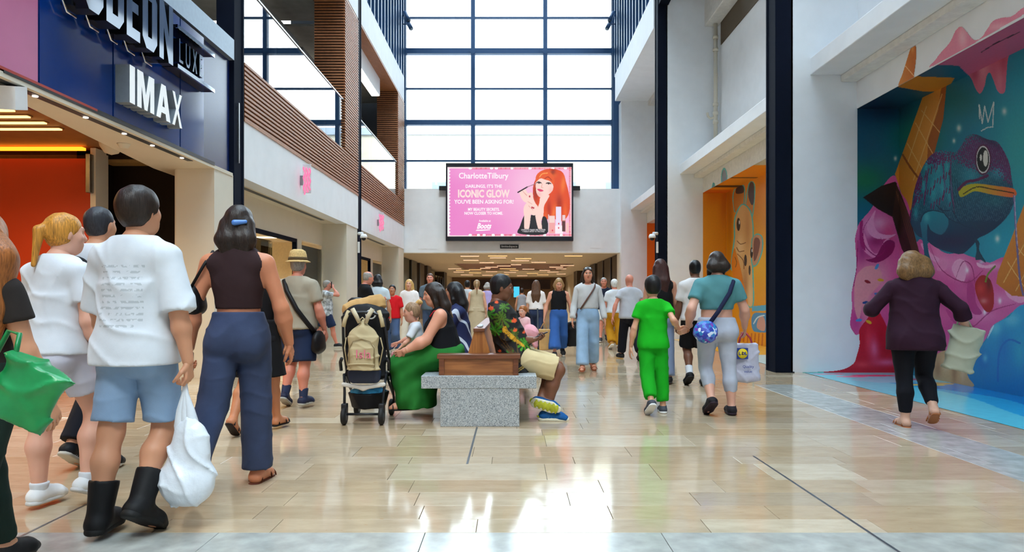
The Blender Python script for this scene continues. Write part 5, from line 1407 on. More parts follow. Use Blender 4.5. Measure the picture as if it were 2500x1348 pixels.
BY0, BY1, BCX = 6.62, 10.6, -.306
BN = empty('bench', (BCX, BY0, 0), 'speckled granite bench with timber end box and central timber backrest', 'bench')
box('seat_slab', M_gran, -.84, .228, BY0, BY1, .352, .47, BN, bev=.006)
box('pedestal', M_gran, -.662, .068, BY0 + .005, BY1 - .15, 0, .352, BN, bev=.004)
bx0, bx1, bz0, bz1 = -.69, .07, .47, .665
box('top_rail', M_oakd, bx0 - .008, bx1 + .008, 6.66, 6.84, bz1 - .042, bz1, BN, bev=.005)
for a in (bx0 + .01, bx1 - .06): box('corner_post', M_oakd, a, a + .05, 6.665, 6.715, bz0, bz1 - .042, BN, bev=.003)
box('end_panel', M_oak, bx0 + .06, bx1 - .06, 6.685, 6.71, bz0, bz1 - .042, BN)
box('bottom_rail', M_oak, bx0 + .06, bx1 - .06, 6.675, 6.71, bz0, bz0 + .014, BN)
bc = -.315
MB().prism([(bc - .16, .47), (bc + .16, .47), (bc + .048, .865), (bc - .048, .865)], 'y', 6.86, 10.3).build('backrest', M_oaky, BN)
box('backrest_cap', M_oakd, bc - .055, bc + .055, 6.84, 10.32, .865, .9, BN, bev=.004)
o = sdf_obj('crumpled_tissue', solid([Ell((bc + .0, 7.0, .912), (.03, .025, .014)), Ell((bc + .015, 7.01, .922), (.018, .015, .012))], .004, noise=.003, nfreq=120), M_tee)
tag(o, 'crumpled white tissue lying on top of the bench backrest', 'tissue')

# ---------------------------------------------------------------- seated people
r, f, h = person('green_skirt', 'woman in black vest and long green skirt seated holding a toddler', 1098, 7.14, 1.6, 92, (222, 156, 128),
                 (dict(flex=34, abd=8, elb=40), dict(flex=38, abd=10, elb=34, curl=30, hdir=(.3, .8, -.4), palm=(1, 0, 0))),
                 legs=((84, 92, 8, 0), (84, 88, 6, 0)), seat=.47, w=1.3, hip=1.3, belly=.045, bust=.02, limb=1.38, legw=1.25, lean=9, head=(-4, 12, 0), shw=1.02)
r.location.x = -.66; h = .0095
body(f, r, h, (222, 156, 128)); top(f, r, h, C('vest_black', 15, 16, 22), 0, -.06, .008, name='tank_top', drape=.01, cutarm=-.004)
H = f.H; kn = [L['k'] for L in f.legs]; an = [L['a'] for L in f.legs]; hp = [L['h'] for L in f.legs]
pr = [(Ell(f.P + _v((0, -.0, .03)), (.225, .2, .14)), .05), (Ell(f.P + _v((0, .16, .03)), (.21, .2, .12)), .06)]
for i in (0, 1):
    pr += [(Cone(hp[i] + _v((0, 0, .02)), kn[i] + _v((0, .02, -.01)), .135, .12), .06), (Cone(kn[i] + _v((0, .03, -.02)), an[i] + _v((0, .0, .045)), .12, .125), .08)]
mid = (kn[0] + kn[1]) / 2; am = (an[0] + an[1]) / 2
pr += [(Tub((am[0], am[1] - .06, .115), mid[2] - .16, (.27, .2), (.2, .15)), .05), (Cone(mid + _v((0, -.12, -.09)), am + _v((0, -.13, .16)), .1, .13), .08)]
def folds(X, Y, Z):
    low = np.clip((.58 - Z) / .4, 0, 1)
    return -(.010 * low * np.sin(Y * 42 + 5 * Z + 2 * np.sin(Z * 7)) + .009 * (1 - low * .6) * np.sin((Z * 34 + Y * 15) + 1.6 * np.sin(X * 12 + Y * 9)))
sdf_obj('skirt', solid(pr, h, noisefn=folds, cuts=[((0, 0, -1), -.115), ((0, 0, 1), f.P[2] + .155)]), C('skirt_green', 34, 112, 42, scale=9, var=.12), r)
hair(f, r, h, M_hdark, 'long', .27, e=.011, wid=1.15)
sdf_obj('hair_streak', solid([(Cone(f.hd((-.02, -.052, -.02)), f.hd((-.02, -.07, -.1)), .012, .018), .01), (Cone(f.hd((-.02, -.07, -.1)), f.hd((-.01, -.085, -.17)), .018, .006), .01)], .007), hairmat('hair_highlight', (150, 120, 84)), r)
MB().tube([f.U(p) for p in ((-.075, .052, .262), (-.08, .02, .29), (-.082, -.02, .292), (-.085, -.05, .27))], .008, 6).build('strap', C('strap_red', 206, 30, 40), r, local=True)
shoes(f, r, h, (22, 22, 26), kind='sandal')

# toddler on the lap
r, f, h = person('toddler', 'toddler with fair topknot in white tee sitting on green skirt lap', 1000, 7.2, .86, 92, (226, 164, 140),
                 (dict(flex=40, abd=12, elb=30), dict(flex=30, abd=14, elb=20)), legs=((78, 70, 14, 0), (78, 70, 14, 0)), seat=.6, hs=1.62, w=1.2, belly=.03, neck=.9, head=(-4, 0, 0), lean=4)
r.location.x = PX(1016, 7.2); h = .0092
body(f, r, h, (226, 164, 140), face=True); top(f, r, h, M_tee, .8, -.05, .012, .01, drape=.008); bottoms(f, r, h, C('leggings_pink', 220, 150, 160), 1.7, .05, .008, name='leggings')
hair(f, r, h, hairmat('hair_sandy', (150, 120, 92)), 'short', e=.006)
sdf_obj('topknot', solid([(Cone(f.hd((0, -.036, .052)), f.hd((0, -.062, .062)), .012 * 1.39, .02 * 1.39), .01), (Ell(f.hd((0, -.072, .056)), (.02, .022, .02)), .01)], .006), M_hblond, r)
shoes(f, r, h, (230, 228, 226))

# second seated woman, navy shirt with white line pattern
def line_shirt():
    m = mat('shirt_navy_lines', (28, 40, 84), .8, var=.05); n, l = m.node_tree.nodes, m.node_tree.links; p = n['Principled BSDF']
    tc = n.new('ShaderNodeTexCoord'); mp = n.new('ShaderNodeMapping'); mp.inputs['Rotation'].default_value = (R_(30), R_(20), R_(35))
    w = n.new('ShaderNodeTexWave'); w.inputs['Scale'].default_value = 2.1; w.inputs['Distortion'].default_value = 7; w.inputs['Detail'].default_value = 1; w.inputs['Detail Scale'].default_value = 1.2
    l.new(tc.outputs['Object'], mp.inputs[0]); l.new(mp.outputs[0], w.inputs['Vector'])
    rp = n.new('ShaderNodeValToRGB'); e = rp.color_ramp; e.elements[0].position = .9; e.elements[0].color = (*rgb(24, 36, 82), 1); e.elements[1].position = .93; e.elements[1].color = (*rgb(200, 210, 226), 1)
    l.new(w.outputs[0], rp.inputs[0]); l.new(rp.outputs[0], p.inputs['Base Color']); return m
r, f, h = person('navyshirt', 'dark haired woman in navy shirt with white line pattern seated behind the green skirt', 1122, 8.15, 1.63, 90, (180, 120, 92),
                 (dict(flex=34, abd=8, elb=50), dict(flex=34, abd=8, elb=50)), legs=((84, 88, 6, 0), (84, 92, 6, 0)), seat=.47, w=1.12, hip=1.15, lean=4, bust=.01)
r.location.x = -.6; h = .012
body(f, r, h, (180, 120, 92)); top(f, r, h, line_shirt(), .7, -.1, .016, .014, drape=.012); bottoms(f, r, h, C('trousers_black', 20, 22, 32), 1.9, .05, .012)
hair(f, r, h, M_hblack, 'long', .28, e=.01, wid=1.2); shoes(f, r, h, (60, 34, 30), kind='sandal')

# man in floral shirt with phone
r, f, h = person('floral', 'man in floral jungle shirt and beige shorts seated on the bench using a phone', 1262, 7.08, 1.78, -88, (122, 76, 54),
                 (dict(to=(.03, .165, .775), pole=(.3, -.6, -1), curl=48, hdir=(-.25, .9, .2), palm=(-.3, -.2, 1)), dict(to=(-.03, .18, .775), pole=(-.3, -.6, -1), curl=48, hdir=(.25, .9, .2), palm=(.3, -.2, 1))),
                 legs=((74, 90, 2, 0), (76, 96, 0, 0)), seat=.47, w=1.16, hip=1.08, belly=.02, lean=-17, head=(-26, 0, 0), limb=1.1, legw=1.05)
r.location.x = .03; h = .0078
# far foot crossed round the near ankle, lying on its side with the sole toward the viewer
L = f.legs[1]
L['a'] = _v((.12, .235, .185)); L['fd'] = nrm((.10, .93, -.26)); L['up'] = nrm(np.cross(np.cross(L['fd'], (-.95, .05, .25)), L['fd']))
L['heel'] = L['a'] - L['fd'] * .035 * f.H - L['up'] * .042 * f.H; L['toe'] = L['a'] + L['fd'] * .115 * f.H - L['up'] * .042 * f.H
L2 = f.legs[1]
body(f, r, h, (122, 76, 54))
def pip(px, py, pts):     # even-odd polygon test
    ins = np.zeros(len(px), bool); n = len(pts)
    for i in range(n):
        x0, y0 = pts[i]; x1, y1 = pts[i - 1]
        if y0 == y1: continue
        c = (y0 > py) != (y1 > py)
        ins ^= c & (px < (x1 - x0) * (py - y0) / (y1 - y0) + x0)
    return ins
so = top(f, r, h, mat('shirt_jungle', (20, 20, 22), .75, var=.05, bump=.2, bscale=180, attr='Col'), .92, -.1, .017, .016, drape=.012, noise=.005)
me = so.data; nvv = len(me.vertices); co = np.empty(nvv * 3, np.float32); me.vertices.foreach_get('co', co); co = co.reshape(-1, 3)
q = (co - f.P) @ f.R            # shirt coordinates: u forward, v up (metres)
u, v = q[:, 1].copy(), q[:, 2].copy()
cl = np.tile(np.array(rgb(20, 19, 22), np.float32), (nvv, 1))
v[np.abs(q[:, 0]) < 0] += 0
rs_ = random.Random(5)
uu, vv = u + .35 * q[:, 0] * 0, v
for (cx, cz, rad, a0, n) in ((-.02, .40, .12, 20, 11), (-.12, .30, .10, 200, 9), (.06, .22, .09, -20, 9), (.12, .10, .10, 10, 10), (-.13, .47, .08, 90, 8), (.10, -.06, .09, 30, 9), (-.05, .02, .08, 150, 8), (.03, .5, .07, 60, 8)):
    dx, dz = uu - cx, vv - cz; rr_ = np.hypot(dx, dz); an_ = np.arctan2(dz, dx)
    lobes = np.abs(np.sin((an_ + R_(a0)) * n / 2)); fade = np.clip((an_ - R_(a0) + 7) % (2 * math.pi) / (2 * math.pi), 0, 1)
    m_ = (rr_ < rad * (.35 + .65 * fade)) & (lobes > .15 + .75 * rr_ / rad)
    g_ = np.array(rgb(40 + rs_.randint(0, 40), 120 + rs_.randint(-20, 30), 24)); cl[m_] = g_
def poly(pts, c): cl[pip(uu, vv, pts)] = rgb(c)
for x0, z0, x1, z1 in ((-.02, .4, -.04, .2), (-.12, .3, -.03, .05), (.06, .22, .02, -.05), (-.06, .2, .02, -.06), (-.1, .16, 0, -.02), (-.02, .12, .06, -.08)):
    for t in (0,): poly([(x0 - .004, z0), (x0 + .004, z0), (x1 + .008, z1), (x1 - .008, z1)], (92, 66, 28))
leop = [(-.045, .30), (-.02, .325), (.0, .31), (.0, .28), (.02, .24), (.05, .19), (.085, .13), (.115, .08), (.11, .06), (.085, .085), (.06, .11), (.03, .15), (.0, .19), (-.02, .235), (-.04, .26), (-.055, .28)]
lm = pip(uu, vv, leop); cl[lm] = rgb(222, 164, 30)
sp_ = lm & (np.sin(uu * 420) * np.sin(vv * 380 + uu * 160) > .45); cl[sp_] = rgb(70, 40, 14)
for cx, cz, s_ in ((-.09, .52, .03), (-.16, .4, .022), (.09, .34, .032), (.07, .25, .024), (-.02, .56, .022), (-.19, .25, .02), (.15, .2, .02), (-.13, .1, .02)):
    poly([(cx - s_, cz - s_ * .2), (cx - s_ * .7, cz + s_ * .5), (cx - s_ * .2, cz + s_ * .25), (cx, cz + s_), (cx + s_ * .35, cz + s_ * .3), (cx + s_ * .8, cz + s_ * .4), (cx + s_ * .7, cz - s_ * .5), (cx, cz - s_ * .8)], (226, 84, 34))
for zz in (-.13, -.112): cl[np.abs(vv - zz - .03 * np.sin(uu * 9)) < .004] = rgb(190, 150, 60)
a_ = me.color_attributes.new('Col', 'FLOAT_COLOR', 'POINT'); c4 = np.ones((nvv, 4), np.float32); c4[:, :3] = cl; a_.data.foreach_set('color', c4.ravel())
bottoms(f, r, h, C('shorts_beige', 206, 184, 140), .93, .03, .016, .026, name='shorts', straight=True, noise=.005)
hair(f, r, h, M_hblack, 'short', e=.011)
mu, ms_ = cloth('trainer_blue', (20, 86, 150), .55), cloth('trainer_sole', (228, 226, 206), .6)
for i in (0, 1):
    L = f.legs[i]
    o = shoe(f, r, i, .0065, mu, ms_, e=.008, kind='trainer', thick=.028)
    side = nrm(np.cross(L['fd'], L['up']))
    for sgn in (-1, 1):
        for k in range(3):
            c = L['heel'] + L['fd'] * (.10 + .03 * k) + L['up'] * .03
            MB().tube([c + side * sgn * .05 - L['fd'] * .02, c + side * sgn * .043 + L['up'] * .025 + L['fd'] * .008, c + side * sgn * .03 + L['up'] * .045 + L['fd'] * .02], .004, 5).build('stripe', mat('stripe_aqua', (120, 200, 210), .5), o, local=True)
    sdf_obj('heel_flash', solid([(Cone(L['heel'] + L['up'] * .033 + L['fd'] * -.004, L['heel'] + L['up'] * .03 + L['fd'] * .09, .033, .046, sq=(L['up'], .35)), .01)], .007), mat('flash_yellow', (214, 224, 30), .5), o)
L = f.legs[1]
sd = nrm(np.cross(L['fd'], L['up']))
osole = sdf_obj('outsole', solid([(Cone(L['heel'] + L['fd'] * .035 - L['up'] * .004, L['toe'] - L['fd'] * .05 - L['up'] * .004, .038, .046, sq=(L['up'], .22)), .01)], .006, noisefn=lambda X, Y, Z: .0022 * np.sin(150 * (X * L['fd'][0] + Y * L['fd'][1] + Z * L['fd'][2])) + 0 * X), mat('outsole_lime', (186, 190, 50), .6, var=.2, scale=30), r)
PN = empty('phone', tuple(r.location), 'dark smartphone held in both hands by the floral shirt man', 'phone', rz=r.rotation_euler.z)
A0, A1 = f.arms[0], f.arms[1]
g = (A0['w'] + A0['d'] * .085 + A1['w'] + A1['d'] * .085) / 2 + _v((0, 0, .03))
ax_, ay_ = _v((1, 0, 0)), nrm((0, .92, .4)); az_ = nrm(np.cross(ax_, ay_))
MB().obox(g, ax_ * .037, ay_ * .076, az_ * .004).build('case', M_black, PN, local=True)
MB().obox(g + az_ * .0045, ax_ * .033, ay_ * .07, az_ * .0008).build('screen', mat('phone_screen', (70, 90, 120), .1), PN, local=True)

# baby and buggy glimpsed beyond the floral shirt man
r, f, h = person('baby', 'red haired baby in pale pink blanket in a buggy beyond the floral shirt', 1278, 11.8, .8, 150, (226, 168, 146),
                 legs=((70, 60, 10, 0), (70, 60, 10, 0)), seat=.55, hs=1.6, w=1.2, head=(-8, 0, 0))
body(f, r, .014, (226, 168, 146)); top(f, r, .014, C('sleepsuit_pink', 232, 186, 190), 1.9, -.05, .014); bottoms(f, r, .014, C('sleepsuit_pink', 232, 186, 190), 1.95, .05, .014); hair(f, r, .014, M_haub, 'short', e=.01)
BG = empty('buggy', (PX(1285, 11.9), 11.9, 0), 'dark baby buggy with pink blanket beyond the floral shirt man', 'pushchair')
x0, y0 = PX(1285, 11.9), 11.9
q_ = sdf_obj('seat', solid([(Cone((x0 - .05, y0 - .1, .46), (x0 - .05, y0 + .2, .5), .16, .16, sq=((0, 0, 1), .45)), .03), (Cone((x0 - .05, y0 + .25, .5), (x0 - .05, y0 + .32, .85), .15, .13, sq=((0, 1, 0), .4)), .03)], .018), cloth('pram_black', (22, 22, 26), .6), BG); q_.location = (-x0, -y0, 0)
q_ = sdf_obj('blanket', solid([(Ell((x0 + .05, y0 - .2, .62), (.14, .16, .14)), .05), (Cone((x0 + .1, y0 - .28, .6), (x0 + .14, y0 - .3, .42), .08, .05), .05)], .015, noise=.01), C('blanket_pink', 226, 160, 170), BG); q_.location = (-x0, -y0, 0)
for sx in (-.24, .2):
    MB().tube([(x0 + sx, y0 - .35, .12), (x0 + sx, y0 + .1, .45), (x0 + sx, y0 + .4, 1.0)], .014, 6).build('frame', M_black, BG)
    MB().tube([(x0 + sx, y0 + .35, .12), (x0 + sx, y0 - .15, .6)], .013, 6).build('frame', M_black, BG)
    for yw in (-.35, .35): MB().cyl((x0 + sx - .02, y0 + yw, .1), (x0 + sx + .02, y0 + yw, .1), .1, 18).build('wheel', M_black, BG)

# ---------------------------------------------------------------- pushchair with rucksack
PC = empty('pushchair', (PX(886, 6.9), 6.9, 0), 'black folding pushchair seen from behind, next to the green skirt', 'pushchair')
cx, yr, yf = PX(886, 6.72), 6.72, 7.28
Mp = cloth('pram_black', (22, 22, 26), .6); Mf = mat('pram_frame', (26, 27, 32), .35)
for sx in (-.175, .175):
    MB().tube([(cx + sx, yr, .1), (cx + sx * 1.06, yr + .06, .3), (cx + sx * 1.15, yr + .1, .46), (cx + sx * 1.15, yf, .18)], .013, 8).build('frame', Mf, PC)
    MB().tube([(cx + sx * 1.15, yf + .02, .12), (cx + sx * 1.22, yr + .3, .42), (cx + sx * 1.2, yr + .12, .72), (cx + sx * 1.1, yr + .02, 1.0)], .013, 8).build('frame', Mf, PC)
    for yw in (yr, yf):
        w_ = MB().lathe([(.03, -.02), (.07, -.022), (.083, -.012), (.083, .012), (.07, .022), (.03, .02)], (cx + sx, yw, .083), 24, axis='x').build('wheel', mat('tyre', (20, 20, 22), .7), PC)
        MB().lathe([(.001, -.024), (.03, -.026), (.045, -.02), (.045, .02), (.03, .026), (.001, .024)], (cx + sx, yw, .083), 16, axis='x').build('hub', mat('hub_grey', (70, 74, 82), .4), w_)
    MB().box(cx + sx - .028, cx + sx + .028, yr - .02, yr + .05, .09, .2, .01).build('wheel_fork', Mf, PC)
    MB().tube([(cx + sx * 1.2, yr + .05, .62), (cx + sx * 1.32, yr + .08, .58), (cx + sx * 1.3, yr + .1, .5)], .016, 8).build('strap_clip', Mf, PC)
MB().tube([(cx - .17, yr, .1), (cx + .17, yr, .1)], .012, 8).build('axle', Mf, PC)
MB().tube([(cx - .19, yr - .01, 1.0)] + [(cx + .19 * math.sin(t), yr - .02, 1.0 + .055 * math.cos(t)) for t in np.linspace(-1.4, 1.4, 11)] + [(cx + .19, yr - .01, 1.0)], .014, 8).build('handlebar', Mf, PC)
LAST = sdf_obj('seat_back', solid([(Tub((0, 0, 0), .6, (.2, .05), (.205, .05)), .02), (Ell((0, 0.02, .6), (.205, .07, .1)), .05)], .011, noise=.003), Mp, PC)
LAST.location = (cx - PC.location.x, yr + .13 - PC.location.y, .44)
LAST = sdf_obj('canopy', solid([(Ell((0, 0, 0), (.215, .17, .16)), .03)], .012, noisefn=lambda X, Y, Z: .005 * np.sin(Y * 60) + 0 * X, cuts=[((0, 0, -1), .06)]), Mp, PC)
LAST.location = (cx - PC.location.x, yr + .24 - PC.location.y, .93)
LAST = sdf_obj('seat', solid([(Ell((0, 0, 0), (.2, .2, .06)), .03)], .012), Mp, PC); LAST.location = (cx - PC.location.x, yr + .3 - PC.location.y, .44)
LAST = sdf_obj('basket', solid([(Tub((0, 0, 0), .15, (.16, .2), (.2, .24)), .02)], .012, noise=.004), Mp, PC); LAST.location = (cx - PC.location.x, yr + .28 - PC.location.y, .13)
LAST = sdf_obj('seat_piping', solid([(Cone((-.19, 0, .03), (0, -.03, .0), .022, .022, sq=((0, 1, 0), .5)), .02), (Cone((.19, 0, .03), (0, -.03, .0), .022, .022, sq=((0, 1, 0), .5)), .02)], .008), C('piping_white', 214, 210, 204), PC)
LAST.location = (cx - PC.location.x, yr + .03 - PC.location.y, .345)
LAST = sdf_obj('blanket', solid([(Ell((0, 0, 0), (.17, .19, .05)), .03)], .01, noise=.006), mat('blanket_multi', (60, 150, 200), .9, var=.9, scale=7), PC); LAST.location = (cx - PC.location.x, yr + .26 - PC.location.y, .285)
LAST = sdf_obj('pouch', solid([(Cone((-.1, 0, 0), (.1, 0, 0), .06, .06, sq=((0, 1, 0), .5)), .01), (Cone((-.1, 0, -.05), (.1, 0, -.05), .045, .045, sq=((0, 1, 0), .6)), .02)], .009), mat('pouch_navy', (26, 40, 70), .45, bump=.1), PC)
LAST.location = (cx + .01 - PC.location.x, yr + .02 - PC.location.y, .48)

# canvas rucksack hung on the handle
RK = empty('rucksack', (cx + .01, yr - .03, .52), 'cream canvas rucksack with pink embroidered name hung on pushchair', 'backpack')
Mc = C('canvas_cream', 196, 178, 140)
zc = lambda py: PZ(py, 6.66) - .52
sdf_obj('pack', solid([(Tub((0, 0, .0), .3, (.155, .07), (.135, .062)), .03), (Ell((0, 0, .3), (.135, .062, .12)), .04), (Cone((0, .0, .38), (0, .03, .44), .05, .03), .04)], .008, noise=.005, nfreq=24), Mc, RK)
sdf_obj('front_pocket', solid([(Tub((0, -.06, .0), .2, (.118, .035), (.112, .03)), .02), (Ell((0, -.058, .2), (.112, .03, .09)), .03)], .007, noise=.004, nfreq=30), Mc, RK)
MB().tube([(-.118, -.075, .03), (-.118, -.075, .2), (-.08, -.08, .268), (0, -.08, .292), (.08, -.08, .268), (.118, -.075, .2), (.118, -.075, .03)], .0045, 6).build('zip', C('zip_tan', 150, 130, 96), RK, local=True)
MB().tube([(-.12, -.088, .055), (-.04, -.1, .062), (.04, -.1, .062), (.12, -.088, .055)], .008, 6).build('seam', Mc, RK, local=True)
for sx in (-1, 1):
    MB().tube([(sx * .03, -.03, .44), (sx * .055, -.045, .5), (sx * .095, -.035, .57)], [.018, .021, .022], 8).build('shoulder_strap', C('canvas_pale', 206, 192, 162), RK, local=True)
    MB().tube([(sx * .14, .02, .55), (sx * .17, .0, .47), (sx * .185, -.01, .4)], .02, 8).build('shoulder_strap', Mc, RK, local=True)
    MB().tube([(sx * .16, 0, .3), (sx * .18, .02, .2), (sx * .15, .0, .04)], .006, 6).build('side_strap', Mc, RK, local=True)
MB().tube([(-.018, -.03, .43), (-.022, -.035, .47), (0, -.037, .49), (.022, -.035, .47), (.018, -.03, .43)], .006, 6).build('hang_loop', Mc, RK, local=True)
text_mesh('Isla', .115, mat('thread_pink', (236, 120, 150), .7), FACE_CAM(.02, -.1, .15), RK, local=True, name='embroidered_name', extrude=.003, bold=-.001)

# paper bag and cap on the canopy
PB = sdf_obj('paper_bag', solid([(Cone((-.15, 0, -.02), (.12, 0, .04), .075, .085, sq=((0, 1, 0), .9)), .02), (Cone((-.12, .02, .03), (.14, 0, .07), .05, .05), .03)], .009, noise=.006), mat('kraft_paper', (196, 154, 96), .8))
PB.location = (PX(890, 6.9), 6.92, PZ(752, 6.9)); tag(PB, 'crumpled brown paper bag lying on the pushchair canopy', 'bag')
CP = MB().lathe([(.001, .05), (.05, .045), (.08, .02), (.09, -.02), (.001, -.02)], (PX(870, 7.1), 7.1, PZ(738, 7.1)), 18).build('black_cap', M_black); tag(CP, 'round black cap resting behind the brown paper bag', 'cap')
RG = MB().tube([(PX(905, 6.75) + .045 * math.cos(a), 6.75, PZ(768, 6.75) + .04 * math.sin(a)) for a in np.linspace(0, 2 * math.pi, 20, endpoint=False)], .007, 8, closed=True).build('white_ring', mat('ring_white', (228, 226, 224), .4)); tag(RG, 'white ring handle standing at the rucksack top', 'ring')

# ---------------------------------------------------------------- cinema lettering (faces +X on the fascia)
def letter_polys(ch):
    """outer ring, list of holes; unit height, width in the fourth item"""
    if ch == 'O': return [(.14, 0), (.41, 0), (.55, .16), (.55, .84), (.41, 1), (.14, 1), (0, .84), (0, .16)], [[(.2, .2), (.2, .8), (.35, .8), (.35, .2)]], .55
    if ch == 'D': return [(0, 0), (.4, 0), (.55, .16), (.55, .84), (.4, 1), (0, 1)], [[(.19, .17), (.19, .83), (.36, .83), (.36, .17)]], .55
    if ch == 'E': return [(0, 0), (.46, 0), (.46, .17), (.19, .17), (.19, .42), (.4, .42), (.4, .58), (.19, .58), (.19, .83), (.46, .83), (.46, 1), (0, 1)], [], .46
    if ch == 'N': return [(0, 0), (.17, 0), (.17, .55), (.38, 0), (.56, 0), (.56, 1), (.39, 1), (.39, .45), (.18, 1), (0, 1)], [], .56
    if ch == 'L': return [(0, 0), (.5, 0), (.5, .12), (.13, .12), (.13, 1), (0, 1)], [], .5
    if ch == 'U': return [(.0, .18), (.16, 0), (.44, 0), (.6, .18), (.6, 1), (.48, 1), (.48, .22), (.4, .12), (.2, .12), (.12, .22), (.12, 1), (0, 1)], [], .6
    if ch == 'X': return [(0, 0), (.15, 0), (.31, .38), (.47, 0), (.62, 0), (.39, .51), (.61, 1), (.46, 1), (.31, .64), (.16, 1), (.01, 1), (.23, .51)], [], .62
    if ch == 'I': return [(0, 0), (.26, 0), (.26, 1), (0, 1)], [], .26
    if ch == 'M': return [(0, 0), (.22, 0), (.22, .62), (.37, .0), (.53, 0), (.68, .62), (.68, 0), (.9, 0), (.9, 1), (.6, 1), (.45, .42), (.3, 1), (0, 1)], [], .9
    if ch == 'A': return [(0, 0), (.24, 0), (.29, .18), (.53, .18), (.58, 0), (.82, 0), (.54, 1), (.28, 1)], [[(.34, .36), (.41, .68), (.48, .36)]], .82
def letter(ch, y0, z0, hgt, x0, x1, m, parent, sx=1.0, name=None, mside=None):
    outer, holes, w = letter_polys(ch)
    bm = bmesh.new()
    edges = []
    for ring in [outer] + holes:
        vs = [bm.verts.new((x1, y0 + p[0] * hgt * sx, z0 + p[1] * hgt)) for p in ring]
        edges += [bm.edges.new((vs[i], vs[(i + 1) % len(vs)])) for i in range(len(vs))]
    bmesh.ops.triangle_fill(bm, edges=edges, use_beauty=True, use_dissolve=False)
    ret = bmesh.ops.extrude_face_region(bm, geom=list(bm.faces))
    for g_ in ret['geom']:
        if isinstance(g_, bmesh.types.BMVert): g_.co.x = x0
    o = MB().bm(bm).build(name or 'letter', m, parent)
    if mside:
        o.data.materials.append(mside)
        for p in o.data.polygons:
            if abs(p.normal.x) < .5: p.material_index = 1
    return w * hgt * sx
M_side = mat('letter_return_black', (14, 16, 20), .25, var=.02); M_imax = mat('letter_white', (245, 248, 248), .45, emit=.12); M_imaxs = mat('letter_return_grey', (138, 148, 156), .5)
S1 = empty('cinema_sign', (XL, 8.3, 4.0), 'chrome cinema name in tall extruded letters on blue fascia', 'sign')
yy = 6.95; z0, hg = 4.03, .70
for ch in 'ODEON':
    w = letter(ch, yy, z0, hg, XL + .12, XL + .25, M_chrome, S1, .86, mside=M_side); yy += w + .055
# offset back outlines
yy = 6.95
for ch in 'ODEON':
    w = letter_polys(ch)[2] * hg * .86
    MB().tube([(XL + .06, yy - .05, z0 + .25), (XL + .06, yy - .05, z0 + .06), (XL + .06, yy + .03, z0 - .05), (XL + .06, yy + w * .55, z0 - .05)], .014, 4).build('outline', M_chrome, S1); 
    box('standoff', M_side, XL, XL + .12, yy + .04, yy + w - .04, z0 + .02, z0 + .6, S1)
    yy += w + .055
S2 = empty('luxury_sign', (XL, 9.6, 4.0), 'small chrome subtitle letters between two bars, after the cinema name', 'sign')
yy = 9.2
for ch in 'LUXE':
    w = letter(ch, yy, 4.22, .30, XL + .03, XL + .13, M_chrome, S2, .72, mside=M_side); yy += w + .075
for zb in (4.09, 4.585): box('bar', M_chrome if zb > 9 else M_side, XL + .01, XL + .2, 9.0, 10.12, zb, zb + .04, S2)
for zb in (4.131, 4.626): box('bar_edge', M_chrome, XL + .18, XL + .205, 9.0, 10.12, zb - .05, zb, S2)
S3 = empty('screen_format_sign', (XL, 8.7, 3.3), 'plain white extruded four letter sign under the chrome cinema name', 'sign')
yy = 7.95
for ch in 'IMAX':
    w = letter(ch, yy, 3.36, .42, XL + .0, XL + .16, M_imax, S3, 1.02, mside=M_imaxs); yy += w + .05

# neon blade signs
M_neon = emit_mat('pink_neon', (255, 104, 150), .8); M_acr = mat('acrylic_white', (214, 216, 222), .3)
for i, (ys, zs_, sc_) in enumerate([(14.9, 3.62, 1.0), (23.4, 3.62, .95)]):
    N = empty('neon_sign', (XL, ys, zs_), ['pink neon blade sign on the white fascia, nearer one', 'pink neon blade sign on the white fascia, further one beyond the column'][i], 'sign', 'neon blade signs')
    box('bracket', M_steel, XL, XL + .06, ys - .02, ys + .02, zs_ - .1, zs_ + .1, N)
    box('backing', M_acr, XL + .05, XL + .22, ys - .015, ys + .03, zs_ - .26, zs_ + .34, N, bev=.008)
    for k in range(3):
        xo = XL + .09 + .055 * k
        MB().tube([(xo + .018 * math.sin(t * 5 + k), ys - .03, zs_ - .3 + .1 * k * .5 + t * .16) for t in np.linspace(0, 3.6 - k * .4, 22)], .014, 6).build('neon_tube', M_neon, N)

# dome cameras and label plates on the second columns
for sd, xc in (('left', XL + .02), ('right', XR - .02)):
    s_ = 1 if sd == 'left' else -1
    K = empty('dome_camera', (xc, 20.45, 2.9), 'white dome camera on bracket, %s column' % ('slatted side second' if s_ > 0 else 'mural side second'), 'camera')
    MB().tube([(xc, 20.46, PZ(570, 20.4)), (xc + s_ * .13, 20.4, PZ(570, 20.4))], .045, 10).build('arm', M_white, K)
    MB().lathe([(.001, .07), (.07, .06), (.1, 0), (.1, -.05), (.001, -.05)], (xc + s_ * .16, 20.4, PZ(577, 20.4)), 18).build('housing', M_white, K)
    MB().ball((xc + s_ * .16, 20.4, PZ(577, 20.4) - .06), .065, 14).build('dome', M_black, K)
    P_ = box('label_plate', M_white, xc - s_ * .03, xc + s_ * .03 - s_ * .0, 20.47, 20.498, PZ(617, 20.4), PZ(590, 20.4), bev=.004)
    tag(P_, 'white upright plate under the dome camera, %s' % ('slatted side column' if s_ > 0 else 'mural side column'), 'plate')
o = box('metal_strip', M_steel, XL + .002, XL + .02, 11.5, 11.53, PZ(395, 11.4), PZ(247, 11.4)); tag(o, 'short bright metal strip on the nearest navy column by the cinema', 'strip')
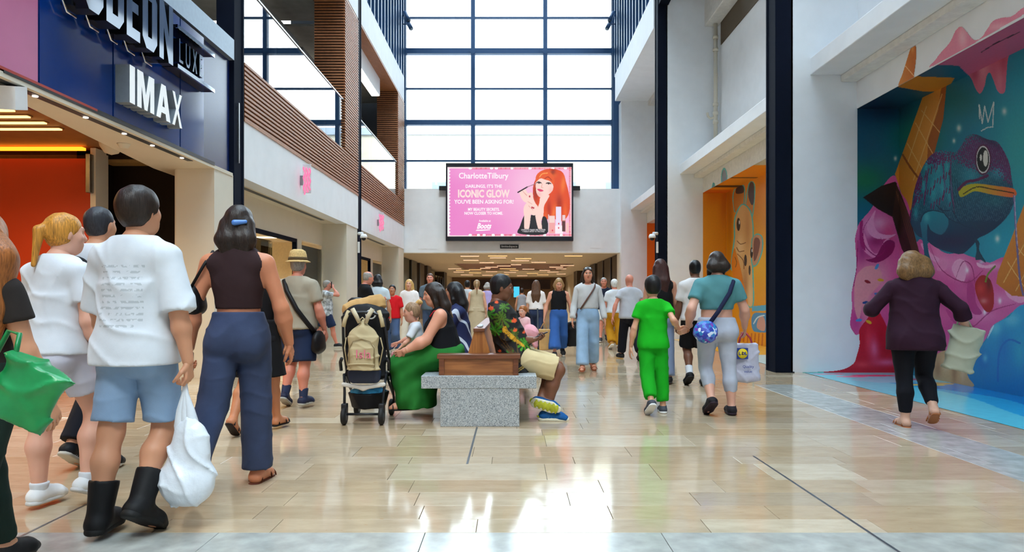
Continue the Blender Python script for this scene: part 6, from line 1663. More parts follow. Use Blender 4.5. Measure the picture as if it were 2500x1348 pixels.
# spotlights beside the tall window
n_ = 0
for s_, xc in ((1, XL), (-1, XR)):
    for k in range(2):
        z = PZ(42 + 20 * k, 28.6); y = 28.6
        q = empty('spotlight', (xc, y, z), '%s navy spotlight on the post, %s side' % (('upper', 'lower')[k], 'slatted' if s_ > 0 else 'mural'), 'spotlight')
        MB().cyl((xc, y, z + .05), (xc + s_ * (.12 + .1 * k), y, z + .05), .025, 8).build('arm', M_bluefr, q)
        a = Vector((xc + s_ * (.1 + .1 * k), y, z + .2)); b = a + Vector((s_ * .2, -.1, -.38))
        MB().cyl(a, b, .085, 16).build('housing', M_bluefr, q); MB().cyl(b, b + Vector((s_ * .01, -.005, -.02)), .07, 16).build('lens', M_steel, q)
# ================================================================ painted walls and the advertising screen
def catmull(pts, n=5):
    P = [np.array(p, float) for p in pts]; out = []; N = len(P)
    for i in range(N):
        a, b, c, d = P[i - 1], P[i], P[(i + 1) % N], P[(i + 2) % N]
        for k in range(n):
            t = k / n
            out.append(tuple(.5 * ((2 * b) + (c - a) * t + (2 * a - 5 * b + 4 * c - d) * t * t + (3 * b - 3 * c + d - a) * t ** 3)))
    return out
class Canvas:
    """a painted surface: a grid of coloured points; u,v are the design coordinates of each point"""
    def __init__(s, u, v, base): s.u, s.v = u.ravel(), v.ravel(); s.c = np.tile(np.array(base, np.float64), (s.u.size, 1)); s.on = np.zeros(s.u.size, bool)
    def mask(s, pts, smooth=True):
        if smooth: pts = catmull(pts)
        a = np.array(pts); lo, hi = a.min(0), a.max(0)
        sel = np.where((s.u >= lo[0]) & (s.u <= hi[0]) & (s.v >= lo[1]) & (s.v <= hi[1]))[0]
        m = np.zeros(s.u.size, bool)
        if len(sel): m[sel[pip(s.u[sel], s.v[sel], pts)]] = True
        return m
    def fill(s, pts, col, col2=None, a=None, b=None, smooth=True, clip=None):
        m = s.mask(pts, smooth) if not isinstance(pts, np.ndarray) else pts
        if clip is not None: m = m & clip
        if col2 is None: s.c[m] = col
        else:
            d = np.array(b, float) - np.array(a, float); t = np.clip(((s.u[m] - a[0]) * d[0] + (s.v[m] - a[1]) * d[1]) / (d @ d), 0, 1)[:, None]
            s.c[m] = np.array(col) * (1 - t) + np.array(col2) * t
        s.on |= m
        return m
    def ell(s, cx, cy, rx, ry, col, rot=0, clip=None):
        c_, s_ = math.cos(rot), math.sin(rot); dx, dy = s.u - cx, s.v - cy
        m = ((dx * c_ + dy * s_) / rx) ** 2 + ((-dx * s_ + dy * c_) / ry) ** 2 < 1
        if clip is not None: m &= clip
        s.c[m] = col; s.on |= m; return m
    def glow(s, cx, cy, rx, ry, col, k=1.0, clip=None, rot=0):
        c_, s_ = math.cos(rot), math.sin(rot); dx, dy = s.u - cx, s.v - cy
        g = k * np.exp(-(((dx * c_ + dy * s_) / rx) ** 2 + ((-dx * s_ + dy * c_) / ry) ** 2))
        if clip is not None: g = g * clip
        s.c = s.c * (1 - g[:, None]) + np.array(col, float) * g[:, None]
    def line(s, pts, w, col, clip=None, smooth=True, taper=False):
        P = [np.array(p, float) for p in pts]
        if smooth and len(P) > 2:
            Q = catmull([P[0]] + P + [P[-1]], 4); Q = Q[4:-8] + [tuple(P[-1])]; P = [np.array(q) for q in Q]
        for i, (a, b) in enumerate(zip(P[:-1], P[1:])):
            ww = w * (1 - .8 * abs(2 * i / len(P) - 1)) if taper else w
            d = b - a; L2 = d @ d + 1e-9
            sel = np.where((s.u > min(a[0], b[0]) - ww) & (s.u < max(a[0], b[0]) + ww) & (s.v > min(a[1], b[1]) - ww) & (s.v < max(a[1], b[1]) + ww))[0]
            t = np.clip(((s.u[sel] - a[0]) * d[0] + (s.v[sel] - a[1]) * d[1]) / L2, 0, 1)
            m = np.hypot(s.u[sel] - a[0] - t * d[0], s.v[sel] - a[1] - t * d[1]) < ww / 2
            q = sel[m]
            if clip is not None: q = q[clip[q]]
            s.c[q] = col; s.on[q] = True
def lin_arr(c): c = np.clip(c, 0, 255) / 255; return np.where(c <= .04045, c / 12.92, ((c + .055) / 1.055) ** 2.4)
def paint_obj(name, P, cv, shape, m, parent, only=False):
    """P (n,3) world points of an ny x nz grid"""
    ny, nz = shape
    I = np.arange(ny * nz).reshape(ny, nz)
    Q = np.stack([I[:-1, :-1], I[1:, :-1], I[1:, 1:], I[:-1, 1:]], -1).reshape(-1, 4)
    V = P.copy(); col = lin_arr(cv.c)
    if only:
        keep = cv.on[Q].all(1); Q = Q[keep]
        used = np.unique(Q); mp = np.full(len(V), -1); mp[used] = np.arange(len(used)); V, col, Q = V[used], col[used], mp[Q]
    off = np.array(WLOC.get(parent.name, Vector())) if parent else 0
    me = np_mesh(name, V - off, Q, False, col); me.materials.append(m)
    return link(bpy.data.objects.new(name, me), parent)
M_paint = mat('mural_paint', (128, 128, 128), .5, var=.04, scale=30, attr='Col', bump=.05, bscale=40)
def proj(P): return HX + P[:, 0] * FPX / P[:, 1], HY - (P[:, 2] - CAMZ) * FPX / P[:, 1]
def grid_yz(x, y0, y1, ny, z0, z1, nz):
    Y, Zz = np.meshgrid(np.linspace(y0, y1, ny), np.linspace(z0, z1, nz), indexing='ij'); return np.stack([np.full(Y.size, x), Y.ravel(), Zz.ravel()], 1), (ny, nz)
def grid_xz(y, x0, x1, nx, z0, z1, nz):
    Xx, Zz = np.meshgrid(np.linspace(x0, x1, nx), np.linspace(z0, z1, nz), indexing='ij'); return np.stack([Xx.ravel(), np.full(Xx.size, y), Zz.ravel()], 1), (nx, nz)
def grid_xy(z, x0, x1, nx, y0, y1, ny):
    Xx, Yy = np.meshgrid(np.linspace(x0, x1, nx), np.linspace(y0, y1, ny), indexing='ij'); return np.stack([Xx.ravel(), Yy.ravel(), np.full(Xx.size, z)], 1), (nx, ny)
a2 = lambda *p: [(1960 + x / 3.063, 220 + y / 3.063) for x, y in p]
b3 = lambda *p: [(1960 + x / 2.696, 580 + y / 2.696) for x, y in p]
c5 = lambda *p: [(1880 + x / 2.808, y / 2.808) for x, y in p]
rng = np.random.default_rng(4)

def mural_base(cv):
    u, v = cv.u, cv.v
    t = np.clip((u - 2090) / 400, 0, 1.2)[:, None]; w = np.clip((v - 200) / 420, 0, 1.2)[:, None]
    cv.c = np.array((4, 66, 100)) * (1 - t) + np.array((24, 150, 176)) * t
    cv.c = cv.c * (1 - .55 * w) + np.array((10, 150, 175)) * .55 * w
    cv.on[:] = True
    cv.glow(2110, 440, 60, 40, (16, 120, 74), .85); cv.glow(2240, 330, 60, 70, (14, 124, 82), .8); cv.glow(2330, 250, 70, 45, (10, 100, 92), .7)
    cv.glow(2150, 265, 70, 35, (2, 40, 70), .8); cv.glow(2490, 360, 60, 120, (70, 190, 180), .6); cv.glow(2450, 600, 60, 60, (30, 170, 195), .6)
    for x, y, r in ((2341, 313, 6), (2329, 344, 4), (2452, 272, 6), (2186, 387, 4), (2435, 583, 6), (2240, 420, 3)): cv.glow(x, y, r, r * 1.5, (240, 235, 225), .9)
def cone_art(cv):
    m = cv.fill([(2258, 222), (2312, 195), (2303, 290), (2283, 367), (2262, 430), (2237, 500), (2215, 520), (2200, 470), (2185, 425)], (214, 130, 34), (236, 158, 60), (2200, 300), (2300, 320), smooth=False)
    cv.fill([(2300, 200), (2312, 195), (2303, 290), (2283, 367), (2262, 430), (2266, 340), (2290, 270)], (176, 92, 20), smooth=False)
    for p in (((2262, 260), (2215, 400)), ((2250, 270), (2300, 330)), ((2235, 300), (2280, 380)), ((2300, 230), (2230, 440)), ((2215, 350), (2255, 420))): cv.line(p, 2, (240, 186, 110), m, False)
    cv.line([(2204, 378), (2222, 408), (2240, 432)], 5, (150, 76, 16), m)
    return m
def pink_art(cv):
    P = (222, 92, 160)
    m = cv.fill(a2((390, 1100), (415, 1010), (450, 960), (510, 890), (560, 800), (620, 690), (690, 640), (730, 760), (790, 860), (840, 1120), (880, 1115), (930, 1150), (960, 1130), (1030, 1200), (1100, 1225), (1170, 1212), (1240, 1240), (1330, 1265), (1400, 1290), (1500, 1250), (1560, 1300), (1700, 1330)) +
                 b3((1520, 300), (1520, 430), (1456, 445), (1380, 490), (1330, 530), (1250, 580), (1220, 640), (1180, 700), (1130, 740), (1050, 765), (900, 780), (600, 640), (480, 560), (365, 640), (330, 620), (310, 570), (322, 460), (320, 360), (350, 200), (345, 60)), P)
    for x, y, rx, ry, c, k in ((2118, 560, 18, 34, (246, 160, 206), .8), (2150, 545, 22, 16, (250, 176, 214), .8), (2140, 590, 26, 14, (150, 20, 96), .8), (2120, 620, 26, 22, (176, 32, 116), .7), (2170, 570, 16, 30, (236, 70, 120), .6), (2105, 600, 8, 40, (150, 24, 110), .7),
                           (2110, 720, 22, 70, (250, 190, 180), .8), (2150, 680, 30, 50, (246, 176, 190), .7), (2090, 780, 16, 30, (190, 40, 130), .6), (2300, 640, 30, 22, (250, 160, 206), .8), (2345, 660, 22, 34, (252, 176, 214), .8), (2370, 690, 30, 16, (188, 40, 120), .6), (2320, 700, 36, 18, (214, 70, 150), .7),
                           (2340, 740, 40, 20, (180, 36, 116), .6), (2390, 770, 40, 18, (246, 150, 200), .6), (2450, 730, 40, 16, (246, 150, 200), .6), (2330, 800, 40, 22, (196, 50, 136), .6), (2480, 690, 20, 20, (250, 170, 210), .6), (2370, 830, 40, 14, (244, 150, 196), .6), (2290, 600, 14, 24, (248, 150, 196), .7), (2430, 650, 30, 10, (250, 170, 214), .6)):
        cv.glow(x, y, rx, ry, c, k, m)
    for pts, c in ((((480, 1010), (520, 930), (545, 900), (530, 980), (560, 1060), (640, 1085), (700, 1075), (640, 1110), (550, 1110), (495, 1070)), (246, 158, 204)), (((440, 1040), (470, 1100), (500, 1180), (545, 1225), (590, 1190), (600, 1140), (640, 1110), (650, 1150), (600, 1240), (520, 1250), (450, 1190), (425, 1110)), (240, 140, 192)),
                   (((600, 1150), (650, 1120), (690, 1150), (660, 1230), (560, 1290), (470, 1270), (540, 1250)), (150, 18, 92)), (((425, 1000), (450, 980), (445, 1080), (470, 1200), (430, 1150)), (172, 28, 112)),
                   (((880, 1150), (920, 1160), (960, 1220), (1020, 1260), (1000, 1290), (930, 1240)), (246, 164, 208)), (((1120, 1345), (1130, 1290), (1175, 1262), (1215, 1290), (1220, 1345)), (250, 176, 214)), (((1000, 1345), (1040, 1280), (1080, 1290), (1070, 1345)), (240, 140, 190)), (((1300, 1290), (1360, 1310), (1440, 1300), (1400, 1330), (1320, 1325)), (250, 180, 214))):
        cv.fill(a2(*pts), c, clip=m)
    for pts, c in ((((1330, 330), (1350, 390), (1420, 430), (1456, 420), (1456, 380), (1400, 370)), (248, 166, 206)), (((980, 200), (1010, 160), (1060, 150), (1075, 220), (1060, 290), (1010, 270)), (246, 168, 208)), (((1090, 280), (1130, 330), (1140, 430), (1180, 500), (1120, 500), (1080, 400)), (190, 48, 132)), (((940, 470), (1020, 520), (1100, 560), (1160, 620), (1100, 640), (1000, 570)), (198, 54, 138)), (((360, 240), (420, 190), (500, 200), (520, 280), (460, 360), (400, 420), (370, 540), (340, 460), (340, 320)), (240, 160, 170))):
        cv.fill(b3(*pts), c, clip=m)
    for p in (((2125, 530), (2108, 560), (2112, 600), (2140, 625), (2160, 610), (2150, 580)), ((2095, 580), (2092, 640), (2084, 700)), ((2270, 600), (2300, 660), (2360, 690), (2400, 660)), ((2320, 780), (2370, 800), (2420, 760), (2480, 742)), ((2330, 690), (2350, 640), (2372, 650), (2380, 690))): cv.line(p, 3, (164, 24, 104), m, True, True)
    for x, y in ((2361, 660), (2441, 735), (2404, 762), (2480, 712)): cv.glow(x, y, 4, 7, (255, 245, 250), .95, m)
    return m
def sauce_art(cv):
    m = cv.fill(b3((480, 470), (420, 540), (372, 610), (372, 700), (355, 770), (330, 830), (250, 870), (90, 888), (90, 900), (360, 902), (660, 905), (640, 760), (560, 600), (520, 520)), (206, 22, 48))
    for x, y, rx, ry, c, k in ((2120, 830, 8, 30, (236, 60, 80), .8), (2135, 850, 12, 28, (246, 130, 180), .8), (2165, 885, 30, 9, (244, 120, 170), .8), (2150, 820, 12, 24, (190, 8, 36), .8), (2170, 850, 20, 12, (190, 8, 36), .8), (2105, 890, 20, 8, (240, 80, 90), .7)): cv.glow(x, y, rx, ry, c, k, m)
    for x, y, c, r in ((2118, 688, (150, 24, 40), .4), (2141, 651, (80, 160, 220), -1), (2142, 719, (90, 130, 200), .3), (2113, 739, (20, 80, 150), -.1), (2097, 782, (70, 150, 220), -.1), (2121, 786, (230, 190, 40), .5), (2150, 684, (230, 180, 40), .1)): cv.ell(x, y, 8, 3.6, c, r)
def chameleon(cv):
    body_ = a2((800, 970), (815, 860), (830, 760), (860, 660), (905, 560), (960, 485), (1040, 450), (1140, 462), (1190, 410), (1225, 345), (1290, 330), (1380, 368), (1450, 385), (1500, 450), (1545, 550), (1560, 650), (1578, 760), (1575, 850), (1540, 930), (1470, 1010), (1390, 1070), (1310, 1110), (1280, 1150), (1200, 1222), (1130, 1220), (1000, 1180), (920, 1120), (850, 1080))
    m = cv.fill(body_, (22, 120, 138), (8, 58, 88), (2230, 380), (2330, 590))
    cv.glow(2400, 560, 70, 30, (10, 44, 78), .8, m, -.35); cv.glow(2330, 590, 50, 20, (30, 30, 70), .8, m); cv.glow(2270, 560, 20, 30, (6, 50, 80), .5, m)
    cv.glow(2290, 440, 26, 50, (50, 170, 190), .7, m); cv.glow(2370, 430, 24, 30, (50, 164, 184), .7, m); cv.glow(2440, 420, 22, 16, (60, 170, 190), .8, m); cv.glow(2430, 490, 30, 16, (20, 110, 120), .6, m)
    # purple bands and speckle
    for p, w in (((( 2250, 390), (2243, 440), (2232, 500)), 8), (((2268, 375), (2262, 440), (2256, 500)), 5), (((2285, 370), (2284, 420)), 9), (((2300, 368), (2306, 450), (2302, 490)), 5), (((2325, 372), (2320, 430), (2330, 520)), 5), (((2232, 430), (2224, 490), (2221, 540)), 8)): cv.line(p, w, (112, 22, 88), m, True, True)
    for x, y, rx, ry in ((2262, 405, 6, 22), (2290, 400, 7, 26), (2312, 410, 6, 30), (2255, 455, 6, 20), (2278, 470, 8, 26), (2302, 460, 7, 22), (2240, 480, 5, 22), (2236, 520, 5, 14), (2318, 470, 6, 30)): cv.glow(x, y, rx, ry, (46, 176, 190), .85, m)
    for k in range(46):
        x, y = 2228 + (k * 37) % 96, 372 + (k * 53) % 130
        cv.line([(x, y), (x - 2, y + 10 + (k * 7) % 14)], 2.6, (104, 20, 84), m, False)
    for k in range(6): cv.line([(2318 + k * 6, 420 + k * 6), (2322 + k * 8, 480 + k * 8), (2334 + k * 12, 530 + k * 7)], 1.8, (8, 60, 84), m)
    hd = np.exp(-(((cv.u - 2400) / 62) ** 2 + ((cv.v - 372) / 42) ** 2)) + .8 * np.exp(-(((cv.u - 2470) / 26) ** 2 + ((cv.v - 410) / 40) ** 2)) + .7 * np.exp(-(((cv.u - 2275) / 40) ** 2 + ((cv.v - 385) / 18) ** 2)) + .5 * np.exp(-(((cv.u - 2240) / 14) ** 2 + ((cv.v - 450) / 60) ** 2))
    nz_ = np.sin(cv.u * .55 + 1.5 * np.sin(cv.v * .31)) * np.sin(cv.v * .6 + 1.3 * np.sin(cv.u * .37)) * .5 + .5
    q = m & (hd * (.4 + 1.2 * nz_) > .36); cv.c[q] = cv.c[q] * .2 + np.array((116, 24, 92)) * .8
    q2 = m & (np.sin(cv.u * 1.15 + 2 * np.sin(cv.v * .7)) * np.sin(cv.v * 1.2 + np.sin(cv.u * .9)) > .62) & (cv.v < 540); cv.c[q2] = cv.c[q2] * .6 + np.array((150, 200, 210)) * .4
    cv.glow(2408, 340, 40, 10, (20, 30, 60), .5, m, .5)
    # mouth
    mo = cv.fill(a2((1165, 762), (1200, 722), (1290, 700), (1430, 715), (1580, 740), (1580, 800), (1420, 782), (1290, 757), (1215, 790), (1180, 800)), (196, 186, 30), (240, 110, 50), (2380, 450), (2470, 460))
    cv.line(a2((1200, 778), (1300, 724), (1420, 742), (1578, 770)), 2.6, (40, 40, 20), None)
    cv.line(a2((1165, 745), (1220, 690), (1300, 672), (1380, 640)), 7, (96, 20, 76), m, True)
    # eye
    ex, ey = 1960 + 1348 / 3.063, 220 + 520 / 3.063
    cv.ell(ex, ey, 20, 38, (90, 24, 70)); cv.ell(ex, ey, 16.5, 33.5, (232, 232, 228)); cv.ell(ex, ey, 14.8, 30, (14, 18, 20)); cv.ell(ex + 6, ey - 3, 6, 20, (240, 238, 226)); cv.ell(ex - 5.5, ey - 5, 2.6, 8.5, (235, 235, 226))
    # limbs
    lg = cv.fill(a2((880, 985), (905, 925), (975, 900), (1060, 920), (1090, 1000), (1040, 1080), (960, 1050), (935, 1000), (930, 1100), (945, 1230), (985, 1345), (950, 1400), (925, 1345), (905, 1200), (890, 1080)), (28, 140, 160), (10, 80, 110), (2255, 520), (2285, 640))
    cv.glow(2262, 530, 8, 14, (90, 200, 210), .7, lg); cv.line(a2((880, 985), (905, 925), (975, 900), (1060, 920)), 2.5, (6, 50, 74))
    cv.fill(a2((1285, 1110), (1320, 1140), (1320, 1200), (1370, 1290), (1330, 1270), (1290, 1265), (1300, 1190)), (10, 60, 84)); cv.glow(2396, 640, 6, 4, (200, 220, 230), .8)
    for p in (((1030, 880), (1090, 960), (1180, 1000)), ((1120, 900), (1180, 1000), (1290, 1040)), ((1000, 860), (1040, 900), (1100, 900))): cv.line(a2(*p), 2.2, (6, 48, 76), m, True)
    cv.line([(2476, 478), (2479, 540), (2483, 600), (2490, 680), (2498, 720)], 5, (120, 104, 150)); cv.line([(2477, 478), (2480, 540), (2484, 600)], 1.6, (200, 190, 215))
def flake(cv):
    m = cv.fill(a2((450, 803), (590, 715), (692, 684), (740, 790), (800, 950), (898, 1310), (905, 1345), (840, 1345), (740, 1190), (670, 950), (560, 890)), (66, 34, 22), (42, 20, 14), (2150, 450), (2230, 640), smooth=False)
    cv.fill(a2((450, 803), (590, 715), (692, 684), (705, 700), (670, 940), (560, 890)), (30, 16, 12), smooth=False)
    for k in range(5): cv.line(a2((700 + k * 12, 760 + 20 * k), (760 + k * 14, 1000), (850 + k * 9, 1300)), 1.8, (104, 62, 40), m, False)
def cherry(cv):
    m = cv.fill(b3((1135, 300), (1165, 255), (1200, 250), (1240, 290), (1258, 380), (1250, 470), (1210, 490), (1165, 430), (1138, 360)), (176, 16, 26)); cv.glow(2394, 705, 9, 14, (230, 70, 60), .7, m); cv.glow(2402, 735, 10, 8, (250, 190, 190), .6, m); cv.glow(2414, 690, 6, 20, (90, 6, 14), .7, m)
    cv.line(b3((1203, 290), (1220, 240), (1265, 190)), 4.5, (110, 140, 40))
def low_art(cv):
    bl = cv.fill(b3((1600, 430), (1456, 440), (1400, 470), (1360, 520), (1330, 535), (1250, 582), (1222, 645), (1180, 705), (1060, 790), (1090, 960), (1110, 1040), (1600, 1100), (2400, 1100), (2400, 430)), (40, 160, 206), (16, 124, 190), (2400, 780), (2450, 960))
    for x, y, rx, ry, c, k in ((2400, 880, 16, 24, (20, 110, 190), .8), (2450, 850, 12, 40, (24, 120, 196), .7), (2430, 800, 14, 18, (110, 206, 226), .8), (2470, 780, 20, 16, (120, 210, 228), .7), (2405, 875, 6, 10, (120, 210, 230), .7), (2490, 860, 16, 40, (60, 180, 200), .6)): cv.glow(x, y, rx, ry, c, k, bl)
    cv.line(b3((1215, 665), (1235, 620), (1255, 580)), 5, (210, 236, 244), None, True, True); cv.line([(2436, 930), (2440, 860), (2462, 830), (2490, 838)], 5, (22, 112, 190), bl)
    be = cv.fill(b3((830, 850), (880, 770), (960, 740), (1040, 770), (1060, 830), (1090, 920), (1118, 985), (900, 985), (820, 940)), (206, 172, 128))
    for x, y, rx, ry, c, k in ((2310, 890, 10, 16, (240, 214, 176), .8), (2330, 910, 6, 26, (150, 110, 76), .7), (2290, 900, 8, 20, (160, 122, 90), .7), (2350, 900, 6, 30, (236, 208, 170), .7)): cv.glow(x, y, rx, ry, c, k, be)
def right_art(cv):
    m = cv.fill([(2500, 500), (2470, 580), (2436, 665), (2432, 692), (2470, 722), (2560, 730), (2700, 500), (2760, 380)], (226, 138, 46), (200, 108, 26), (2450, 600), (2520, 720), smooth=False)
    for p in (((2480, 600), (2530, 660)), ((2460, 640), (2500, 700)), ((2520, 560), (2450, 690)), ((2560, 560), (2480, 710))): cv.line(p, 2, (246, 190, 110), m, False)
def drips(cv):
    m = cv.fill(c5((1270, 455), (1330, 480), (1380, 540), (1410, 610), (1440, 642), (1470, 590), (1485, 520), (1508, 498), (1535, 560), (1560, 625), (1590, 642), (1612, 620), (1620, 520), (1632, 400), (1660, 335), (1700, 318), (1760, 330), (1900, 380), (2000, 300), (2600, 300), (2600, -900), (1741, 120), (1500, 330)), (222, 112, 140))
    cv.glow(2400, 170, 14, 30, (248, 180, 190), .7, m); cv.glow(2440, 190, 8, 30, (240, 150, 166), .7, m); cv.glow(2380, 180, 10, 20, (180, 60, 96), .6, m); cv.glow(2450, 150, 12, 30, (190, 70, 104), .5, m)
def crown(cv):
    for p in ([(1318, 110), (1322, 215)], [(1320, 112), (1342, 250), (1360, 120)], [(1360, 120), (1385, 240), (1428, 90)], [(1428, 90), (1420, 275)], [(1335, 305), (1380, 280), (1422, 275)]): cv.line(a2(*p), 2.6, (214, 224, 220), None, False)

MU = empty('chameleon_mural', (6.13, 8.5, 0), 'painted mural of blue chameleon on pink ice cream covering the nearest niche', 'mural')
e = .004
Y_, Z_ = np.meshgrid(np.concatenate([np.linspace(5.2, 8.4, 60, endpoint=False), np.linspace(8.4, 11.346, 380)]), np.linspace(0, 4.176, 540), indexing='ij')
P, shp = np.stack([np.full(Y_.size, 6.13 - e), Y_.ravel(), Z_.ravel()], 1), Y_.shape
cv = Canvas(*proj(P), (0, 0, 0)); mural_base(cv); cone_art(cv); pink_art(cv); low_art(cv); right_art(cv); flake(cv); chameleon(cv); cherry(cv); sauce_art(cv); drips(cv); crown(cv); cv.c *= .9
paint_obj('painted_wall', P, cv, shp, M_paint, MU)
P, shp = grid_xz(11.35 - e, 4.6, 6.127, 200, .0, 4.176, 540)
cv = Canvas(*proj(P), (0, 0, 0)); mural_base(cv); cv.on = cv.u > 2093.5; cv.on[:] = (P[:, 0] > 5.463) & (cv.v < 805)
keep = cv.on.copy(); pink_art(cv); sauce_art(cv); cone_art(cv); flake(cv)
cv.line([(1938, 910), (2010, 909)], 3, (110, 200, 190), None, False)
paint_obj('painted_pier', P, cv, shp, M_paint, MU, only=True)
P, shp = grid_xy(4.18 - e, 5.46, 6.13, 40, 5.2, 11.35, 240)
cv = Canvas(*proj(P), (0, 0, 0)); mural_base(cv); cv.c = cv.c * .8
cv.fill([(2190, 212), (2226, 186), (2330, 190), (2312, 222), (2258, 224)], (214, 130, 34), smooth=False)
cv.fill([(2282, 159), (2340, 160), (2370, 190), (2800, 150), (3600, -400), (3600, -800), (2500, 30)], (206, 96, 130), smooth=False)
cv.line([(2395, 128), (2430, 106), (2490, 78)], 2.5, (60, 24, 36), None, False)
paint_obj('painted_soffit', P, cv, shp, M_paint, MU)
P, shp = grid_yz(5.46 - e, 5.2, 11.34, 500, 4.18, 4.6, 60)
cv = Canvas(*proj(P), (0, 0, 0))
m = cv.fill(c5((880, 592), (905, 510), (930, 430), (965, 322), (985, 300), (1003, 330), (1000, 420), (988, 515), (988, 530)), (226, 140, 50), (206, 108, 24), (2200, 170), (2230, 170)); cv.line(c5((925, 450), (985, 520)), 2, (246, 200, 140), m, False); cv.glow(2228, 120, 4, 10, (246, 190, 120), .6, m)
m = cv.fill(c5((1128, 448), (1140, 400), (1165, 365), (1230, 290), (1270, 210), (1310, 180), (1348, 212), (1395, 268), (1440, 262), (1480, 210), (1525, 145), (1590, 118), (1660, 108), (1741, 45), (2000, -120), (2600, -500), (2600, -360), (2000, -60), (1741, 100)), (236, 142, 166)); cv.glow(2350, 90, 10, 24, (250, 206, 214), .7, m); cv.glow(2440, 66, 30, 10, (250, 196, 206), .6, m)
paint_obj('painted_lintel', P, cv, shp, M_paint, MU, only=True)
# painted floor strip below
M_fpaint = mat('floor_paint', (128, 128, 128), .16, var=.05, scale=8, attr='Col', spec=.5)
FP = empty('painted_floor', (5.3, 8, 0), 'glossy cyan and blue painted floor strip below the chameleon mural', 'floor painting')
P, shp = grid_xy(.0035, 4.62, 6.13, 60, 4.6, 11.33, 200)
cv = Canvas(P[:, 0], P[:, 1], (96, 196, 214)); cv.on[:] = True
cv.c[P[:, 0] > 5.28 + .18 * np.sin(P[:, 1] * 1.6)] = (40, 164, 212); cv.c[P[:, 0] > 5.62 + .14 * np.sin(P[:, 1] * 2.3 + 1)] = (16, 128, 200)
cv.c[(P[:, 1] > 10.0) & (P[:, 0] > 5.0 + .1 * np.sin(P[:, 1] * 9))] = (120, 190, 210)
for x, y, rx, ry, c in ((5.5, 10.9, .35, .12, (226, 80, 130)), (5.1, 10.75, .25, .08, (236, 120, 160)), (5.8, 10.4, .2, .1, (214, 60, 110)), (5.6, 9.75, .3, .12, (226, 190, 90)), (5.9, 9.9, .2, .12, (206, 172, 110)), (4.9, 11.1, .25, .06, (230, 90, 140))): cv.ell(x, y, rx, ry, c)  # pink and yellow reflections of the mural, painted onto the strip
paint_obj('paint_layer', P, cv, shp, M_fpaint, FP)

# ---- giraffe niche
d4 = lambda *p: [(1500 + x / 2.4957, 380 + y / 2.4957) for x, y in p]
GM = empty('giraffe_mural', (6.13, 17, 0), 'painted mural of giraffe head on orange in the second niche', 'mural')
P, shp = grid_yz(6.13 - e, 15.5, 20.49, 300, 0, 4.176, 360)
cv = Canvas(*proj(P), (236, 158, 14)); cv.on[:] = True
cv.glow(1800, 480, 60, 60, (226, 120, 12), .7); cv.glow(1850, 640, 30, 60, (246, 184, 16), .8); cv.glow(1782, 520, 8, 120, (170, 90, 12), .6)
CY = (72, 190, 186)
def outl(pts, col, w=5): cv.line(pts + [pts[0]], w, CY); return cv.fill(pts, col)
outl(d4((735, 340), (725, 250), (745, 190), (785, 185), (790, 250), (775, 330)), (196, 120, 40)); cv.fill(d4((740, 230), (750, 185), (785, 185), (786, 225)), (50, 40, 44))
outl(d4((800, 360), (808, 250), (825, 170), (850, 175), (850, 260), (835, 380)), (200, 130, 56)); cv.fill(d4((815, 240), (825, 168), (850, 175), (850, 280), (835, 300)), (70, 62, 72))
hd_ = outl(d4((715, 690), (722, 600), (735, 500), (735, 400), (755, 335), (785, 300), (825, 340), (840, 420), (842, 520), (838, 640), (842, 760), (842, 905), (812, 905), (790, 790), (765, 750)), (226, 176, 110), 6)
cv.fill(d4((715, 690), (728, 570), (742, 590), (770, 690), (790, 790), (812, 905), (770, 905)), (232, 132, 24)); outl(d4((842, 510), (868, 482), (896, 500), (898, 570), (872, 650), (845, 668), (838, 600)), (206, 150, 110), 6); cv.fill(d4((850, 520), (872, 500), (888, 530), (872, 610), (850, 640)), (128, 76, 62))
for x, y, rx, ry, c, k in ((1825, 560, 8, 60, (196, 130, 66), .7), (1806, 600, 8, 26, (240, 204, 150), .8), (1820, 690, 8, 40, (170, 110, 66), .6), (1832, 720, 6, 40, (240, 206, 160), .7)): cv.glow(x, y, rx, ry, c, k, hd_)
cv.ell(1803, 548, 4.5, 16, (26, 20, 20)); cv.ell(1805, 543, 1.4, 5, (230, 230, 230)); cv.ell(1835, 617, 3.5, 13, (26, 20, 20)); cv.ell(1836, 612, 1.2, 4, (230, 230, 230)); cv.ell(1820, 636, 3.4, 14, (50, 30, 26)); cv.ell(1830, 660, 2.6, 12, (60, 36, 30))
for p in (((745, 560), (760, 585), (790, 580)), ((748, 520), (770, 540), (800, 530)), ((750, 600), (785, 640), (790, 690)), ((735, 620), (745, 650), (738, 680))): cv.line(d4(*p), 2, (140, 84, 40), hd_)
cv.fill([(1836, 748), (1900, 742), (1960, 745), (1960, 756), (1836, 760)], (86, 176, 214), smooth=False); bl_ = cv.fill([(1838, 768), (1870, 764), (1960, 770), (1960, 812), (1868, 812), (1838, 806)], (70, 150, 206)); cv.fill([(1848, 800), (1852, 778), (1862, 772), (1868, 786), (1866, 808)], (210, 160, 150)); cv.line([(1840, 790), (1850, 775), (1866, 770)], 3, (210, 230, 240), bl_)
for k in range(9): cv.line([(1790 + k * 9, 815), (1788 + k * 9, 838 + (k % 3) * 6)], 3, (200, 100, 10), None, False)
paint_obj('painted_wall', P, cv, shp, M_paint, GM)
P, shp = grid_xz(20.5 - e, 5.46, 6.126, 40, 0, 4.176, 160)
cv = Canvas(*proj(P), (232, 150, 20)); cv.on[:] = True; cv.glow(1768, 500, 10, 50, (200, 100, 10), .7); cv.glow(1740, 480, 20, 20, (222, 120, 14), .6)
paint_obj('painted_pier', P, cv, shp, M_paint, GM)
P, shp = grid_xy(4.18 - e, 5.46, 6.13, 30, 12.0, 20.5, 120)
